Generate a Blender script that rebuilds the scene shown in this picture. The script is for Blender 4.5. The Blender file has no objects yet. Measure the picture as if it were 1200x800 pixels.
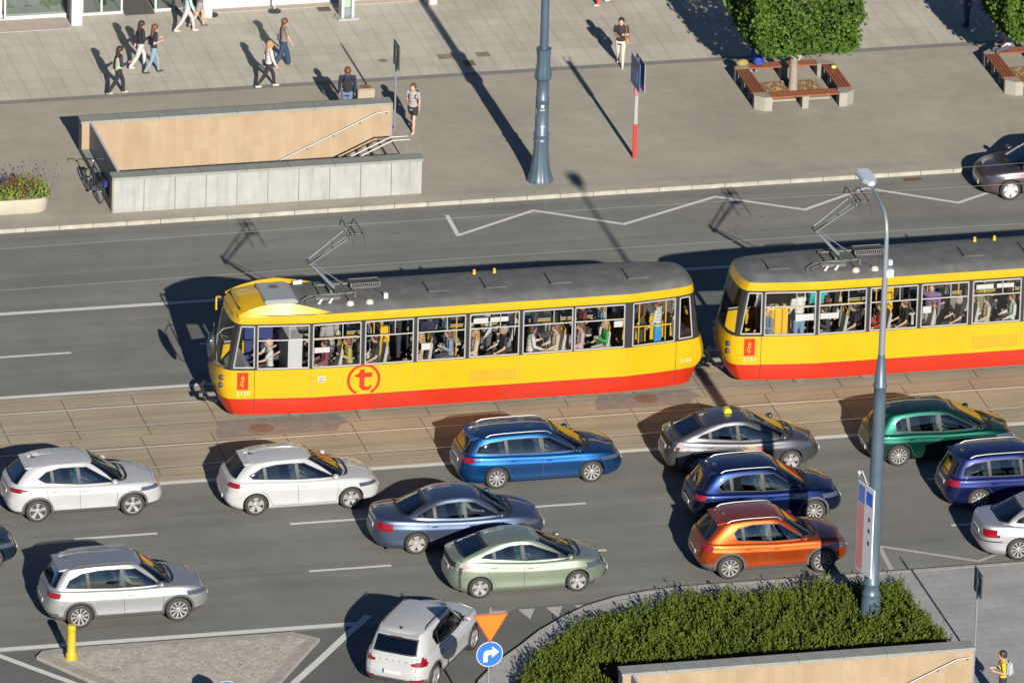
import bpy, bmesh, math, random
from mathutils import Vector, Matrix
from mathutils.bvhtree import BVHTree
R = math.radians
random.seed(7)
S = bpy.context.scene
COL = S.collection

# ------------------------------------------------------------------ camera
def cam_basis(p, yaw, roll):
    w = Vector((math.sin(yaw)*math.cos(p), math.cos(yaw)*math.cos(p), -math.sin(p)))
    r = Vector((math.cos(yaw), -math.sin(yaw), 0.0))
    u = r.cross(w)
    c, s = math.cos(roll), math.sin(roll)
    return c*r + s*u, -s*r + c*u, w
cr, cu, cw = cam_basis(R(22.35), R(14.216), R(1.6856))
cd = bpy.data.cameras.new('camera'); co = bpy.data.objects.new('camera', cd); COL.objects.link(co)
cd.sensor_width = 36.0; cd.lens = 12471/1200*36; cd.clip_start = 5; cd.clip_end = 3000
mw = Matrix((cr, cu, -cw)).transposed().to_4x4(); mw.translation = -302.45*cw
co.matrix_world = mw
S.camera = co

# ------------------------------------------------------------------ light
SUN_EL = 21.4
wd = bpy.data.worlds.new('World'); S.world = wd; wd.use_nodes = True
nt = wd.node_tree
sky = nt.nodes.new('ShaderNodeTexSky'); sky.sky_type = 'NISHITA'; sky.sun_disc = False
sky.sun_elevation = R(SUN_EL); sky.sun_rotation = R(180)
bg = nt.nodes['Background']; nt.links.new(sky.outputs[0], bg.inputs[0]); bg.inputs[1].default_value = 0.05
sky.air_density = 0.6; sky.dust_density = 0.1; sky.ozone_density = 5.0
sl = bpy.data.lights.new('sun', 'SUN'); so = bpy.data.objects.new('sun', sl); COL.objects.link(so)
sl.energy = 5.0; sl.angle = R(0.45); sl.color = (1.0, 0.93, 0.82)
so.rotation_euler = (R(90-SUN_EL), 0, 0)       # shines towards +Y and down
S.view_settings.view_transform = 'Standard'; S.view_settings.look = 'None'
S.view_settings.exposure = 0.90; S.view_settings.gamma = 1.0
S.render.engine = 'CYCLES'
S.cycles.use_denoising = True
S.cycles.max_bounces = 8; S.cycles.diffuse_bounces = 2; S.cycles.transparent_max_bounces = 16
S.cycles.caustics_reflective = False; S.cycles.caustics_refractive = False

# ------------------------------------------------------------------ materials
def nm(name):
    m = bpy.data.materials.new(name); m.use_nodes = True
    return m, m.node_tree, m.node_tree.nodes['Principled BSDF']
def mat(name, col, rough=0.6, metal=0.0, coat=0.0, emit=None, var=0.0, vscale=3.0, spec=0.5, bump=0.0, bscale=40.0):
    m, t, b = nm(name)
    b.inputs['Base Color'].default_value = (*col, 1)
    b.inputs['Roughness'].default_value = rough; b.inputs['Metallic'].default_value = metal
    b.inputs['Coat Weight'].default_value = coat; b.inputs['Coat Roughness'].default_value = 0.04
    b.inputs['Specular IOR Level'].default_value = spec
    if var or bump:
        tc = t.nodes.new('ShaderNodeTexCoord')
    if var:
        n = t.nodes.new('ShaderNodeTexNoise'); n.inputs['Scale'].default_value = vscale; n.inputs['Detail'].default_value = 6
        n.inputs['Roughness'].default_value = 0.65
        t.links.new(tc.outputs['Object'], n.inputs['Vector'])
        mr = t.nodes.new('ShaderNodeMapRange'); mr.inputs['From Min'].default_value = 0.3; mr.inputs['From Max'].default_value = 0.7
        mr.inputs['To Min'].default_value = 1-var; mr.inputs['To Max'].default_value = 1+var
        t.links.new(n.outputs['Fac'], mr.inputs['Value'])
        vm = t.nodes.new('ShaderNodeVectorMath'); vm.operation = 'SCALE'; vm.inputs[0].default_value = col
        t.links.new(mr.outputs[0], vm.inputs['Scale']); t.links.new(vm.outputs[0], b.inputs['Base Color'])
    if bump:
        n = t.nodes.new('ShaderNodeTexNoise'); n.inputs['Scale'].default_value = bscale; n.inputs['Detail'].default_value = 4
        t.links.new(tc.outputs['Object'], n.inputs['Vector'])
        bp = t.nodes.new('ShaderNodeBump'); bp.inputs['Strength'].default_value = bump; bp.inputs['Distance'].default_value = 0.02
        t.links.new(n.outputs['Fac'], bp.inputs['Height']); t.links.new(bp.outputs[0], b.inputs['Normal'])
    return m
def paint(name, col, metal=0.0, rough=0.35):
    return mat(name, col, rough, metal, coat=1.0, var=0.05, vscale=1.3)
def glass(name, tint, refl=1.0):
    m = bpy.data.materials.new(name); m.use_nodes = True; t = m.node_tree; t.nodes.clear()
    o = t.nodes.new('ShaderNodeOutputMaterial'); mx = t.nodes.new('ShaderNodeMixShader')
    tr = t.nodes.new('ShaderNodeBsdfTransparent'); tr.inputs[0].default_value = (*tint, 1)
    gl = t.nodes.new('ShaderNodeBsdfGlossy'); gl.inputs['Roughness'].default_value = 0.02; gl.inputs[0].default_value = (refl, refl, refl, 1)
    fr = t.nodes.new('ShaderNodeFresnel'); fr.inputs[0].default_value = 1.95
    t.links.new(fr.outputs[0], mx.inputs[0]); t.links.new(tr.outputs[0], mx.inputs[1]); t.links.new(gl.outputs[0], mx.inputs[2])
    t.links.new(mx.outputs[0], o.inputs[0])
    return m

class NB:      # tiny node helper for the ground materials
    def __init__(s, name):
        s.m, s.t, s.b = nm(name); s.tc = s.t.nodes.new('ShaderNodeTexCoord'); s.p = s.tc.outputs['Object']
    def noise(s, scale, detail=5, sc=(1, 1, 1), rough=0.6):
        mp = s.t.nodes.new('ShaderNodeMapping'); mp.inputs['Scale'].default_value = sc
        s.t.links.new(s.p, mp.inputs[0])
        n = s.t.nodes.new('ShaderNodeTexNoise'); n.inputs['Scale'].default_value = scale; n.inputs['Detail'].default_value = detail
        n.inputs['Roughness'].default_value = rough
        s.t.links.new(mp.outputs[0], n.inputs['Vector']); return n.outputs['Fac']
    def rng(s, v, a, b, c, d):
        n = s.t.nodes.new('ShaderNodeMapRange'); s.t.links.new(v, n.inputs['Value'])
        for k, x in zip(('From Min', 'From Max', 'To Min', 'To Max'), (a, b, c, d)): n.inputs[k].default_value = x
        return n.outputs[0]
    def mul(s, a, b):
        n = s.t.nodes.new('ShaderNodeMath'); n.operation = 'MULTIPLY'; s.t.links.new(a, n.inputs[0])
        if isinstance(b, float): n.inputs[1].default_value = b
        else: s.t.links.new(b, n.inputs[1])
        return n.outputs[0]
    def scalecol(s, col, v):
        n = s.t.nodes.new('ShaderNodeVectorMath'); n.operation = 'SCALE'
        if isinstance(col, tuple): n.inputs[0].default_value = col
        else: s.t.links.new(col, n.inputs[0])
        s.t.links.new(v, n.inputs['Scale']); return n.outputs[0]
    def mix(s, a, b, f):
        n = s.t.nodes.new('ShaderNodeMix'); n.data_type = 'RGBA'
        s.t.links.new(f, n.inputs[0])
        for v, i in ((a, 6), (b, 7)):
            if isinstance(v, tuple): n.inputs[i].default_value = (*v, 1)
            else: s.t.links.new(v, n.inputs[i])
        return n.outputs[2]
    def brick(s, w, h, mortar, c1, c2, cm, rot=0.0, off=0.5, loc=(0, 0, 0)):
        mp = s.t.nodes.new('ShaderNodeMapping'); mp.inputs['Rotation'].default_value = (0, 0, rot); mp.inputs['Location'].default_value = loc
        s.t.links.new(s.p, mp.inputs[0])
        n = s.t.nodes.new('ShaderNodeTexBrick'); s.t.links.new(mp.outputs[0], n.inputs['Vector'])
        n.inputs['Scale'].default_value = 1; n.inputs['Brick Width'].default_value = w; n.inputs['Row Height'].default_value = h
        n.inputs['Mortar Size'].default_value = mortar; n.inputs['Mortar Smooth'].default_value = 0.1; n.inputs['Bias'].default_value = 0
        n.offset = off
        for k, c in (('Color1', c1), ('Color2', c2), ('Mortar', cm)): n.inputs[k].default_value = (*c, 1)
        return n.outputs['Color'], n.outputs['Fac']
    def done(s, col, rough=0.85, bump=None, bs=0.2):
        s.t.links.new(col, s.b.inputs['Base Color']); s.b.inputs['Roughness'].default_value = rough
        if bump is not None:
            bp = s.t.nodes.new('ShaderNodeBump'); bp.inputs['Strength'].default_value = bs; bp.inputs['Distance'].default_value = 0.02
            s.t.links.new(bump, bp.inputs['Height']); s.t.links.new(bp.outputs[0], s.b.inputs['Normal'])
        return s.m

def asphalt(name, col, streak=0.16):
    n = NB(name)
    a = n.rng(n.noise(0.30, 7, rough=.7), .3, .7, .82, 1.16)
    st = n.rng(n.noise(1.0, 5, (.03, 1.3, 1), .7), .3, .7, 1-streak, 1+streak)
    g = n.rng(n.noise(55, 3), .3, .7, .86, 1.14)
    sp = n.rng(n.noise(2.2, 7, (.6, 1.4, 1), .8), .58, .72, 1.0, .74)
    return n.done(n.scalecol(n.scalecol(n.scalecol(n.scalecol(col, a), st), g), sp), .85, n.noise(60, 3), .25)
M = {}
M['asphalt'] = asphalt('weathered asphalt', (.146, .148, .133))
M['asphalt_dark'] = asphalt('newer dark asphalt', (.098, .100, .094), .06)
n = NB('brown grey footway pavers')
bc, bf = n.brick(.20, .10, .006, (.318, .296, .242), (.300, .279, .229), (.24, .222, .183))
a = n.rng(n.noise(.22, 7), .3, .7, .80, 1.10); g = n.rng(n.noise(2.0, 8, (.7, 1.0, 1), .75), .3, .7, .90, 1.09)
sp = n.rng(n.noise(.9, 9, rough=.85), .56, .72, 1.0, .80)
M['footway'] = n.done(n.scalecol(n.scalecol(n.scalecol(bc, a), g), sp), .85, n.noise(40, 2), .15)
n = NB('pale stone slabs')
bc, bf = n.brick(.74, .60, .012, (.435, .41, .345), (.40, .375, .315), (.29, .27, .23), R(90), .0, (0, .2, 0))
bc2, _ = n.brick(7.4, .60, .001, (1, 1, 1), (.91, .91, .90), (1, 1, 1), R(90), .37)
a = n.rng(n.noise(.5, 6), .3, .7, .90, 1.08); g = n.rng(n.noise(2.2, 6, (2.2, .5, 1)), .35, .75, .95, 1.08)
vm = n.t.nodes.new('ShaderNodeVectorMath'); vm.operation = 'MULTIPLY'; n.t.links.new(bc, vm.inputs[0]); n.t.links.new(bc2, vm.inputs[1])
M['slabs'] = n.done(n.scalecol(n.scalecol(vm.outputs[0], a), g), .75)
n = NB('grey stone slabs')
bc, bf = n.brick(.8, .4, .01, (.28, .28, .275), (.255, .255, .25), (.19, .19, .19))
a = n.rng(n.noise(.6, 6), .3, .7, .85, 1.12)
M['grey_slabs'] = n.done(n.scalecol(bc, a), .8)
M['band'] = mat('dark stone band', (.17, .165, .155), .8, var=.12, vscale=4)
n = NB('tram track concrete')
a = n.rng(n.noise(.5, 6), .3, .7, .85, 1.12); st = n.rng(n.noise(1.0, 6, (.04, 2.2, 1), .7), .3, .7, .78, 1.2); g = n.rng(n.noise(12, 6, rough=.8), .3, .7, .88, 1.12)
M['track_concrete'] = n.done(n.scalecol(n.scalecol(n.scalecol((.280, .235, .165), a), st), g), .85)
n = NB('patched concrete')
a = n.rng(n.noise(3.0, 8, rough=.8), .35, .7, .75, 1.25)
M['patch'] = n.done(n.scalecol((.19, .165, .14), a), .9)
M['road_white'] = mat('road marking white', (.50, .50, .47), .7, var=.10, vscale=9)
M['road_worn'] = mat('worn road marking', (.33, .32, .30), .8, var=.22, vscale=14)
M['kerb'] = mat('granite kerb', (.27, .255, .225), .8, var=.18, vscale=3)
M['joint'] = mat('dark joint', (.045, .038, .032), .9)
M['slab_joint'] = mat('slab joint filler', (.075, .06, .045), .9)
M['seam'] = mat('slab seam', (.14, .11, .08), .9)
M['rail'] = mat('worn rail steel', (.40, .37, .33), .45, .3)
M['groove'] = mat('rail groove', (.07, .055, .045), .9)
M['rust'] = mat('rusty cast iron', (.16, .095, .06), .8, var=.3, vscale=12)
M['drain'] = mat('drain grate iron', (.11, .095, .08), .8, var=.3, vscale=30)
n = NB('fair faced concrete')
a = n.rng(n.noise(2.5, 6), .3, .7, .9, 1.08); st = n.rng(n.noise(1.0, 6, (5.5, 5.5, .5), .7), .50, .72, 1.0, .72)
M['concrete'] = n.done(n.scalecol(n.scalecol((.262, .268, .262), a), st), .8)
M['coping'] = mat('grey stone coping', (.19, .20, .185), .75, var=.12, vscale=3)
n = NB('sandstone cladding')
mp = n.t.nodes.new('ShaderNodeMapping'); mp.inputs['Rotation'].default_value = (R(-90), 0, 0)
n.t.links.new(n.tc.outputs['Object'], mp.inputs[0]); n.p = mp.outputs[0]
bc, bf = n.brick(.95, .26, .004, (.285, .215, .140), (.262, .187, .115), (.23, .165, .105), R(90), .5)
a = n.rng(n.noise(1.2, 6), .3, .7, .90, 1.08); st = n.rng(n.noise(2.0, 7, (1, 1, 1), .8), .60, .75, 1.0, .82)
M['sandstone'] = n.done(n.scalecol(n.scalecol(bc, a), st), .7)
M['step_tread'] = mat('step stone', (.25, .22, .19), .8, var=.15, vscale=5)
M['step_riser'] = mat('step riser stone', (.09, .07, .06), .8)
M['steel'] = mat('brushed steel', (.20, .21, .22), .5, .3)
M['pole_blue'] = mat('blue grey lamp post paint', (.055, .085, .115), .42, .1, var=.12, vscale=3)
M['pole_grey'] = mat('galvanised grey', (.19, .22, .25), .45, .3)
M['lamp_head'] = mat('lamp head grey', (.42, .46, .52), .4)
M['lens'] = mat('lamp lens', (.5, .5, .5), .2)
M['black'] = mat('matt black', (.012, .012, .013), .55)
M['rubber'] = mat('tyre rubber', (.022, .021, .02), .75)
M['dark'] = mat('dark interior', (.018, .018, .02), .7)
M['cladding'] = mat('grey plastic cladding', (.06, .06, .063), .6)
M['white'] = mat('white plastic', (.42, .42, .42), .4)
M['wood'] = mat('varnished bench wood', (.20, .062, .024), .45, var=.25, vscale=8)
M['bench_concrete'] = mat('bench concrete', (.23, .22, .19), .85, var=.12, vscale=6)
M['bark'] = mat('tree bark', (.21, .18, .15), .9, var=.25, vscale=9)
M['mulch'] = mat('bark mulch', (.18, .12, .07), .95, var=.45, vscale=18)
M['alloy'] = mat('alloy wheel', (.30, .295, .29), .4, .4)
M['alloy_dark'] = mat('dark wheel backing', (.03, .03, .032), .5)
M['chrome'] = mat('chrome trim', (.20, .21, .22), .4, .5)
M['tail'] = mat('red tail lamp', (.17, .002, .006), .2, coat=1)
M['tail_clear'] = mat('clear tail lamp', (.30, .25, .25), .2, coat=1)
M['head'] = mat('headlamp', (.05, .06, .085), .2, .1, coat=1)
M['plate'] = mat('white number plate', (.42, .42, .42), .5)
M['plate_blue'] = mat('blue plate band', (.01, .05, .35), .5)
M['car_glass'] = glass('car window glass', (.42, .54, .56))
M['dark_glass'] = glass('privacy glass', (.10, .12, .13))
M['shop_glass'] = glass('shop window glass', (.80, .88, .86))
M['tram_glass'] = glass('tram window glass', (.93, .95, .95), .8)
M['yellow_plastic'] = mat('yellow bollard plastic', (.42, .28, .005), .5)
M['seat'] = mat('car seat fabric', (.10, .095, .09), .9)

# ------------------------------------------------------------------ mesh helpers
def link_obj(name, me, parent=None):
    o = bpy.data.objects.new(name, me); COL.objects.link(o)
    if parent is not None: o.parent = parent
    return o
class MB:
    def __init__(s): s.v = []; s.f = []; s.T = None
    def add(s, vs, fs):
        k = len(s.v)
        if s.T is not None: vs = [s.T @ Vector(v) for v in vs]
        s.v += [tuple(v) for v in vs]; s.f += [tuple(k+i for i in f) for f in fs]; return s
    def box(s, x0, x1, y0, y1, z0, z1):
        return s.add([(x0,y0,z0),(x1,y0,z0),(x1,y1,z0),(x0,y1,z0),(x0,y0,z1),(x1,y0,z1),(x1,y1,z1),(x0,y1,z1)],
                     [(0,3,2,1),(4,5,6,7),(0,1,5,4),(1,2,6,5),(2,3,7,6),(3,0,4,7)])
    def quad(s, *p): return s.add(p, [tuple(range(len(p)))])
    def prism(s, poly, h0, h1, ax=(0, 1, 2)):
        n = len(poly); vs = []
        for h in (h0, h1):
            for p in poly:
                q = [0, 0, 0]; q[ax[0]] = p[0]; q[ax[1]] = p[1]; q[ax[2]] = h; vs.append(tuple(q))
        return s.add(vs, [tuple(range(n))[::-1], tuple(range(n, 2*n))] + [(i, (i+1) % n, n+(i+1) % n, n+i) for i in range(n)])
    def tube(s, pts, r, n=8):
        P = [Vector(p) for p in pts]; rs = r if isinstance(r, (list, tuple)) else [r]*len(P)
        vs = []; fs = []; prev = None
        for i, p in enumerate(P):
            d = (P[min(i+1, len(P)-1)] - P[max(i-1, 0)]).normalized()
            if prev is None:
                a = Vector((0, 0, 1)) if abs(d.z) < .9 else Vector((1, 0, 0)); x = d.cross(a).normalized()
            else: x = (prev - d*prev.dot(d)).normalized()
            prev = x; y = d.cross(x)
            for k in range(n):
                t = 2*math.pi*k/n; vs.append(p + rs[i]*(math.cos(t)*x + math.sin(t)*y))
        for i in range(len(P)-1):
            for k in range(n):
                fs.append((i*n+k, i*n+(k+1) % n, (i+1)*n+(k+1) % n, (i+1)*n+k))
        fs.append(tuple(range(n))[::-1]); fs.append(tuple((len(P)-1)*n+k for k in range(n)))
        return s.add(vs, fs)
    def lathe(s, prof, n=24, o=(0, 0, 0), ax='z', flute=0.0, nf=12, caps=True):
        vs = []; fs = []
        for r, h in prof:
            for k in range(n):
                t = 2*math.pi*k/n; rr = r*(1+flute*math.cos(nf*t)); a, b = rr*math.cos(t), rr*math.sin(t)
                v = (a, b, h) if ax == 'z' else ((a, h, b) if ax == 'y' else (h, a, b))
                vs.append((v[0]+o[0], v[1]+o[1], v[2]+o[2]))
        for i in range(len(prof)-1):
            for k in range(n): fs.append((i*n+k, i*n+(k+1) % n, (i+1)*n+(k+1) % n, (i+1)*n+k))
        if caps: fs.append(tuple(range(n))[::-1]); fs.append(tuple((len(prof)-1)*n+k for k in range(n)))
        return s.add(vs, fs)
    def ball(s, c, r, n=12, m=8):
        r = (r, r, r) if not isinstance(r, (tuple, list)) else r
        vs = [(c[0], c[1], c[2]-r[2])]; fs = []
        for i in range(1, m):
            a = math.pi*i/m - math.pi/2
            for k in range(n):
                t = 2*math.pi*k/n
                vs.append((c[0]+r[0]*math.cos(a)*math.cos(t), c[1]+r[1]*math.cos(a)*math.sin(t), c[2]+r[2]*math.sin(a)))
        vs.append((c[0], c[1], c[2]+r[2]))
        for k in range(n): fs.append((0, 1+(k+1) % n, 1+k)); fs.append((len(vs)-1, 1+(m-2)*n+k, 1+(m-2)*n+(k+1) % n))
        for i in range(m-2):
            for k in range(n): a = 1+i*n+k; b = 1+i*n+(k+1) % n; fs.append((a, b, b+n, a+n))
        return s.add(vs, fs)
    def mesh(s, name, m=None, smooth=False, bevel=0.0, ang=40):
        me = bpy.data.meshes.new(name); me.from_pydata(s.v, [], s.f)
        if bevel or True:
            bm = bmesh.new(); bm.from_mesh(me)
            if smooth: bmesh.ops.remove_doubles(bm, verts=bm.verts, dist=.0002)
            bmesh.ops.recalc_face_normals(bm, faces=bm.faces)
            if bevel:
                es = [e for e in bm.edges if len(e.link_faces) == 2 and e.calc_face_angle(0) > R(30)]
                bmesh.ops.bevel(bm, geom=es, offset=bevel, segments=2, affect='EDGES', clamp_overlap=True)
            if smooth:
                for f in bm.faces: f.smooth = True
                for e in bm.edges:
                    if len(e.link_faces) == 2 and e.calc_face_angle(0) > R(ang): e.smooth = False
            bm.to_mesh(me); bm.free()
        if m: me.materials.append(m)
        return me
    def build(s, name, m, parent=None, smooth=False, bevel=0.0, ang=40):
        return link_obj(name, s.mesh(name, m, smooth, bevel, ang), parent)
def thing(name, label, cat, loc=(0, 0, 0), rz=0.0, group=None):
    o = bpy.data.objects.new(name, None); COL.objects.link(o); o.location = loc; o.rotation_euler = (0, 0, rz)
    o['label'] = label; o['category'] = cat
    if group: o['group'] = group
    return o
def tag(o, label, cat, group=None):
    o['label'] = label; o['category'] = cat
    if group: o['group'] = group
    return o
def struct(o): o['kind'] = 'structure'; return o
def copy_tree(o, parent=None):
    c = o.copy(); COL.objects.link(c); c.parent = parent
    for ch in list(o.children): copy_tree(ch, c)
    return c
def lin(pts):
    def f(x):
        if x <= pts[0][0]: return pts[0][1]
        for (a, b), (c, d) in zip(pts, pts[1:]):
            if x <= c: return b+(d-b)*(x-a)/(c-a)
        return pts[-1][1]
    return f
def spline(pts):          # monotone-ish cubic through points
    n = len(pts); xs = [p[0] for p in pts]; ys = [p[1] for p in pts]
    d = [(ys[i+1]-ys[i])/(xs[i+1]-xs[i]) for i in range(n-1)]
    m = [d[0]] + [(0 if d[i-1]*d[i] <= 0 else 2*d[i-1]*d[i]/(d[i-1]+d[i])) for i in range(1, n-1)] + [d[-1]]
    def f(x):
        if x <= xs[0]: return ys[0]
        if x >= xs[-1]: return ys[-1]
        for i in range(n-1):
            if x <= xs[i+1]:
                h = xs[i+1]-xs[i]; t = (x-xs[i])/h
                return ((2*t**3-3*t*t+1)*ys[i] + (t**3-2*t*t+t)*h*m[i] + (-2*t**3+3*t*t)*ys[i+1] + (t**3-t*t)*h*m[i+1])
    return f
def inpoly(p, poly):
    x, y = p; c = False; j = len(poly)-1
    for i in range(len(poly)):
        xi, yi = poly[i]; xj, yj = poly[j]
        if (yi > y) != (yj > y) and x < (xj-xi)*(y-yi)/(yj-yi)+xi: c = not c
        j = i
    return c
def area(p): return .5*sum(p[i][0]*p[(i+1) % len(p)][1]-p[(i+1) % len(p)][0]*p[i][1] for i in range(len(p)))
def clip(poly, a, b, c):   # keep a*x+b*y<=c
    out = []
    for i in range(len(poly)):
        p, q = poly[i], poly[(i+1) % len(poly)]; dp, dq = a*p[0]+b*p[1]-c, a*q[0]+b*q[1]-c
        if dp <= 0: out.append(p)
        if dp*dq < 0: t = dp/(dp-dq); out.append((p[0]+t*(q[0]-p[0]), p[1]+t*(q[1]-p[1])))
    return out
def inset(poly, d):
    if area(poly) < 0: poly = poly[::-1]
    out = list(poly)
    for i in range(len(poly)):
        p, q = poly[i], poly[(i+1) % len(poly)]; ex, ey = q[0]-p[0], q[1]-p[1]; l = math.hypot(ex, ey)
        if l < 1e-6: continue
        nx, ny = ey/l, -ex/l
        out = clip(out, nx, ny, nx*p[0]+ny*p[1]-d)
    return out
def cut(bm, poly, ax, ok):
    """split the faces that pass ok() along the outline of poly seen along the third axis; return faces inside"""
    x0 = min(p[0] for p in poly)-.01; x1 = max(p[0] for p in poly)+.01; y0 = min(p[1] for p in poly)-.01; y1 = max(p[1] for p in poly)+.01
    for i in range(len(poly)):
        p, q = poly[i], poly[(i+1) % len(poly)]
        e = Vector((0, 0, 0)); e[ax[0]] = q[0]-p[0]; e[ax[1]] = q[1]-p[1]
        if e.length < 1e-5: continue
        third = Vector((0, 0, 0)); third[3-ax[0]-ax[1]] = 1
        no = e.cross(third).normalized(); c0 = Vector((0, 0, 0)); c0[ax[0]] = p[0]; c0[ax[1]] = p[1]
        g = set()
        for f in bm.faces:
            us = [v.co[ax[0]] for v in f.verts]; ws = [v.co[ax[1]] for v in f.verts]
            if max(us) < x0 or min(us) > x1 or max(ws) < y0 or min(ws) > y1: continue
            if not ok(f): continue
            g.add(f); g.update(f.edges); g.update(f.verts)
        if g: bmesh.ops.bisect_plane(bm, geom=list(g), plane_co=c0, plane_no=no, dist=1e-5)
    bm.normal_update()
    res = []
    for f in bm.faces:
        if ok(f):
            c = f.calc_center_median()
            if inpoly((c[ax[0]], c[ax[1]]), poly): res.append(f)
    return res
def islands(bm, idx, tiny=3):
    left = {f for f in bm.faces if f.material_index == idx}; out = []
    while left:
        q = [left.pop()]; isl = set(q)
        while q:
            f = q.pop()
            for e in f.edges:
                for g in e.link_faces:
                    if g in left: left.discard(g); isl.add(g); q.append(g)
        out.append(isl)
    out.sort(key=len, reverse=True)
    big = [o for o in out if len(o) > tiny] or out[:1]
    for o in out:
        if len(o) <= tiny and o is not big[0]: big[0] |= o
    return big
def absorb(bm, n, tiny=4):
    for k in range(1, n):
        left = {f for f in bm.faces if f.material_index == k}; out = []
        while left:
            q = [left.pop()]; isl = set(q)
            while q:
                f = q.pop()
                for e in f.edges:
                    for g in e.link_faces:
                        if g in left: left.discard(g); isl.add(g); q.append(g)
            out.append(isl)
        if not out: continue
        big = max(len(o) for o in out)
        for o in out:
            if len(o) <= min(tiny, big-1):
                for f in o: f.material_index = 0
def take_split(bm, idx, name, m, parent, off=0.0):
    """one object for each connected piece"""
    res = []
    for isl in islands(bm, idx):
        vi = {}; vs = []; fs = []
        for f in isl:
            t = []
            for v in f.verts:
                if v.index not in vi: vi[v.index] = len(vs); vs.append(v.co - v.normal*off if off else v.co.copy())
                t.append(vi[v.index])
            fs.append(t)
        if not fs: continue
        me = bpy.data.meshes.new(name); me.from_pydata(vs, [], fs); me.polygons.foreach_set('use_smooth', [True]*len(fs)); me.materials.append(m); res.append(link_obj(name, me, parent))
    return res
def take(bm, idx, name, m, parent, smooth=True, off=0.0):
    """make an object of the faces whose material_index is idx"""
    vi = {}; vs = []; fs = []
    for f in bm.faces:
        if f.material_index != idx: continue
        t = []
        for v in f.verts:
            if v.index not in vi: vi[v.index] = len(vs); vs.append(v.co - v.normal*off if off else v.co.copy())
            t.append(vi[v.index])
        fs.append(t)
    if not fs: return None
    me = bpy.data.meshes.new(name); me.from_pydata(vs, [], fs)
    if smooth:
        me.polygons.foreach_set('use_smooth', [True]*len(fs))
    me.materials.append(m)
    return link_obj(name, me, parent)
# ================================================================== the setting
DX, DY, DZ = -.07, -.28, .12          # the footways are a kerb's height above the carriageway
def sheet(name, x0, x1, y0, y1, z, m, holes=()):
    xs = sorted({x0, x1, *[h[0] for h in holes], *[h[1] for h in holes]}); ys = sorted({y0, y1, *[h[2] for h in holes], *[h[3] for h in holes]})
    xs = [x for x in xs if x0 <= x <= x1]; ys = [y for y in ys if y0 <= y <= y1]
    mb = MB()
    for i in range(len(xs)-1):
        for j in range(len(ys)-1):
            cx, cy = (xs[i]+xs[i+1])/2, (ys[j]+ys[j+1])/2
            if any(h[0] < cx < h[1] and h[2] < cy < h[3] for h in holes): continue
            mb.quad((xs[i], ys[j], z), (xs[i+1], ys[j], z), (xs[i+1], ys[j+1], z), (xs[i], ys[j+1], z))
    return struct(mb.build(name, m))
H1 = (-9.05, -.10, 11.66, 15.84)       # stairwell across the road (world coordinates)
H2 = (-3.0, 6.42, -29.6, -25.55)      # stairwell on the near side
HOLES = (H1, H2)
sheet('ground', -700, 700, -700, 1400, -.03, mat('far ground', (.2, .19, .17), .9, var=.1, vscale=.05), HOLES)
sheet('road', -200, 200, -60, 10.55, 0.0, M['asphalt'], (H2, (-7.5, 200, -60, -25)))
sheet('slip_road', -60, -1.0, -60, -18.75, .004, M['asphalt_dark'], (H2, (-7.5, 0, -60, -25)))
mb = MB(); mb.quad((-1, -18.75, .0045), (-4.9, -18.75, .0045), (-4.2, -18.22, .0045), (-1, -18.22, .0045)); struct(mb.build('slip_road', M['asphalt_dark']))
mb = MB(); mb.quad((6.4, -15.1, .003), (60, -15.1, .003), (60, -11.9, .003), (7.2, -11.9, .003)); struct(mb.build('road_patch', asphalt('relaid asphalt lane', (.145, .142, .132), .05)))
mb = MB(); mb.quad((7.1, 8.6, .003), (7.9, 7.4, .003), (60, 7.4, .003), (60, 10.4, .003), (6.4, 10.4, .003)); struct(mb.build('road_patch', asphalt('older asphalt patch', (.165, .158, .142), .1)))
sheet('footway', -200, 200, 10.60, 20.42, DZ, M['footway'], (H1,))
sheet('stone_band', -200, 200, 20.42, 20.70, DZ+.002, M['band'])
sheet('plaza', -200, 200, 20.70, 120, DZ, M['slabs'])
# kerb across the road
def kerb(name, x0, x1, y, s, m=M['kerb'], L=1.0):
    mb = MB(); x = x0
    while x < x1-.01:
        mb.box(x+.006, min(x+L, x1)-.006, min(y, y+s*.09), max(y, y+s*.09), -.02, DZ+.003); x += L
    return struct(mb.build(name, m, bevel=.008))
kerb('kerb', -30, 34, 10.52, 1, mat('pale granite kerb', (.275, .26, .225), .8, var=.22, vscale=2))
# track bed and rails
tb = sheet('tram_track', -200, 200, -8.2, -1.76, .004, M['track_concrete'])
mb = MB()
for k in range(-20, 22):
    x = -13.48+1.99*k
    for y0, y1 in ((-4.9, -2.05),): mb.quad((x-.012, y0, .0075), (x+.012, y0, .0075), (x+.012, y1, .0075), (x-.012, y1, .0075))
    x += 1.66
    mb.quad((x-.012, -7.75, .0075), (x+.012, -7.75, .0075), (x+.012, -5.02, .0075), (x-.012, -5.02, .0075))
o = mb.build('slab_joint', M['slab_joint'], tb); mb = MB()
for y in (-2.02, -4.93, -7.82): mb.quad((-60, y-.012, .0072), (60, y-.012, .0072), (60, y+.012, .0072), (-60, y+.012, .0072))
o = mb.build('slab_seam', M['seam'], tb)
for y in (-2.77, -4.21, -5.72, -7.19):
    mb = MB(); mb.box(-80, 80, y-.032, y+.032, .004, .012); r = struct(mb.build('rail', M['rail']))
    mb = MB(); mb.box(-80, 80, y+.034, y+.075, .004, .0085) if y in (-2.77, -5.72) else mb.box(-80, 80, y-.075, y-.034, .004, .0085)
    mb.build('rail_groove', M['groove'], r)
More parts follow.
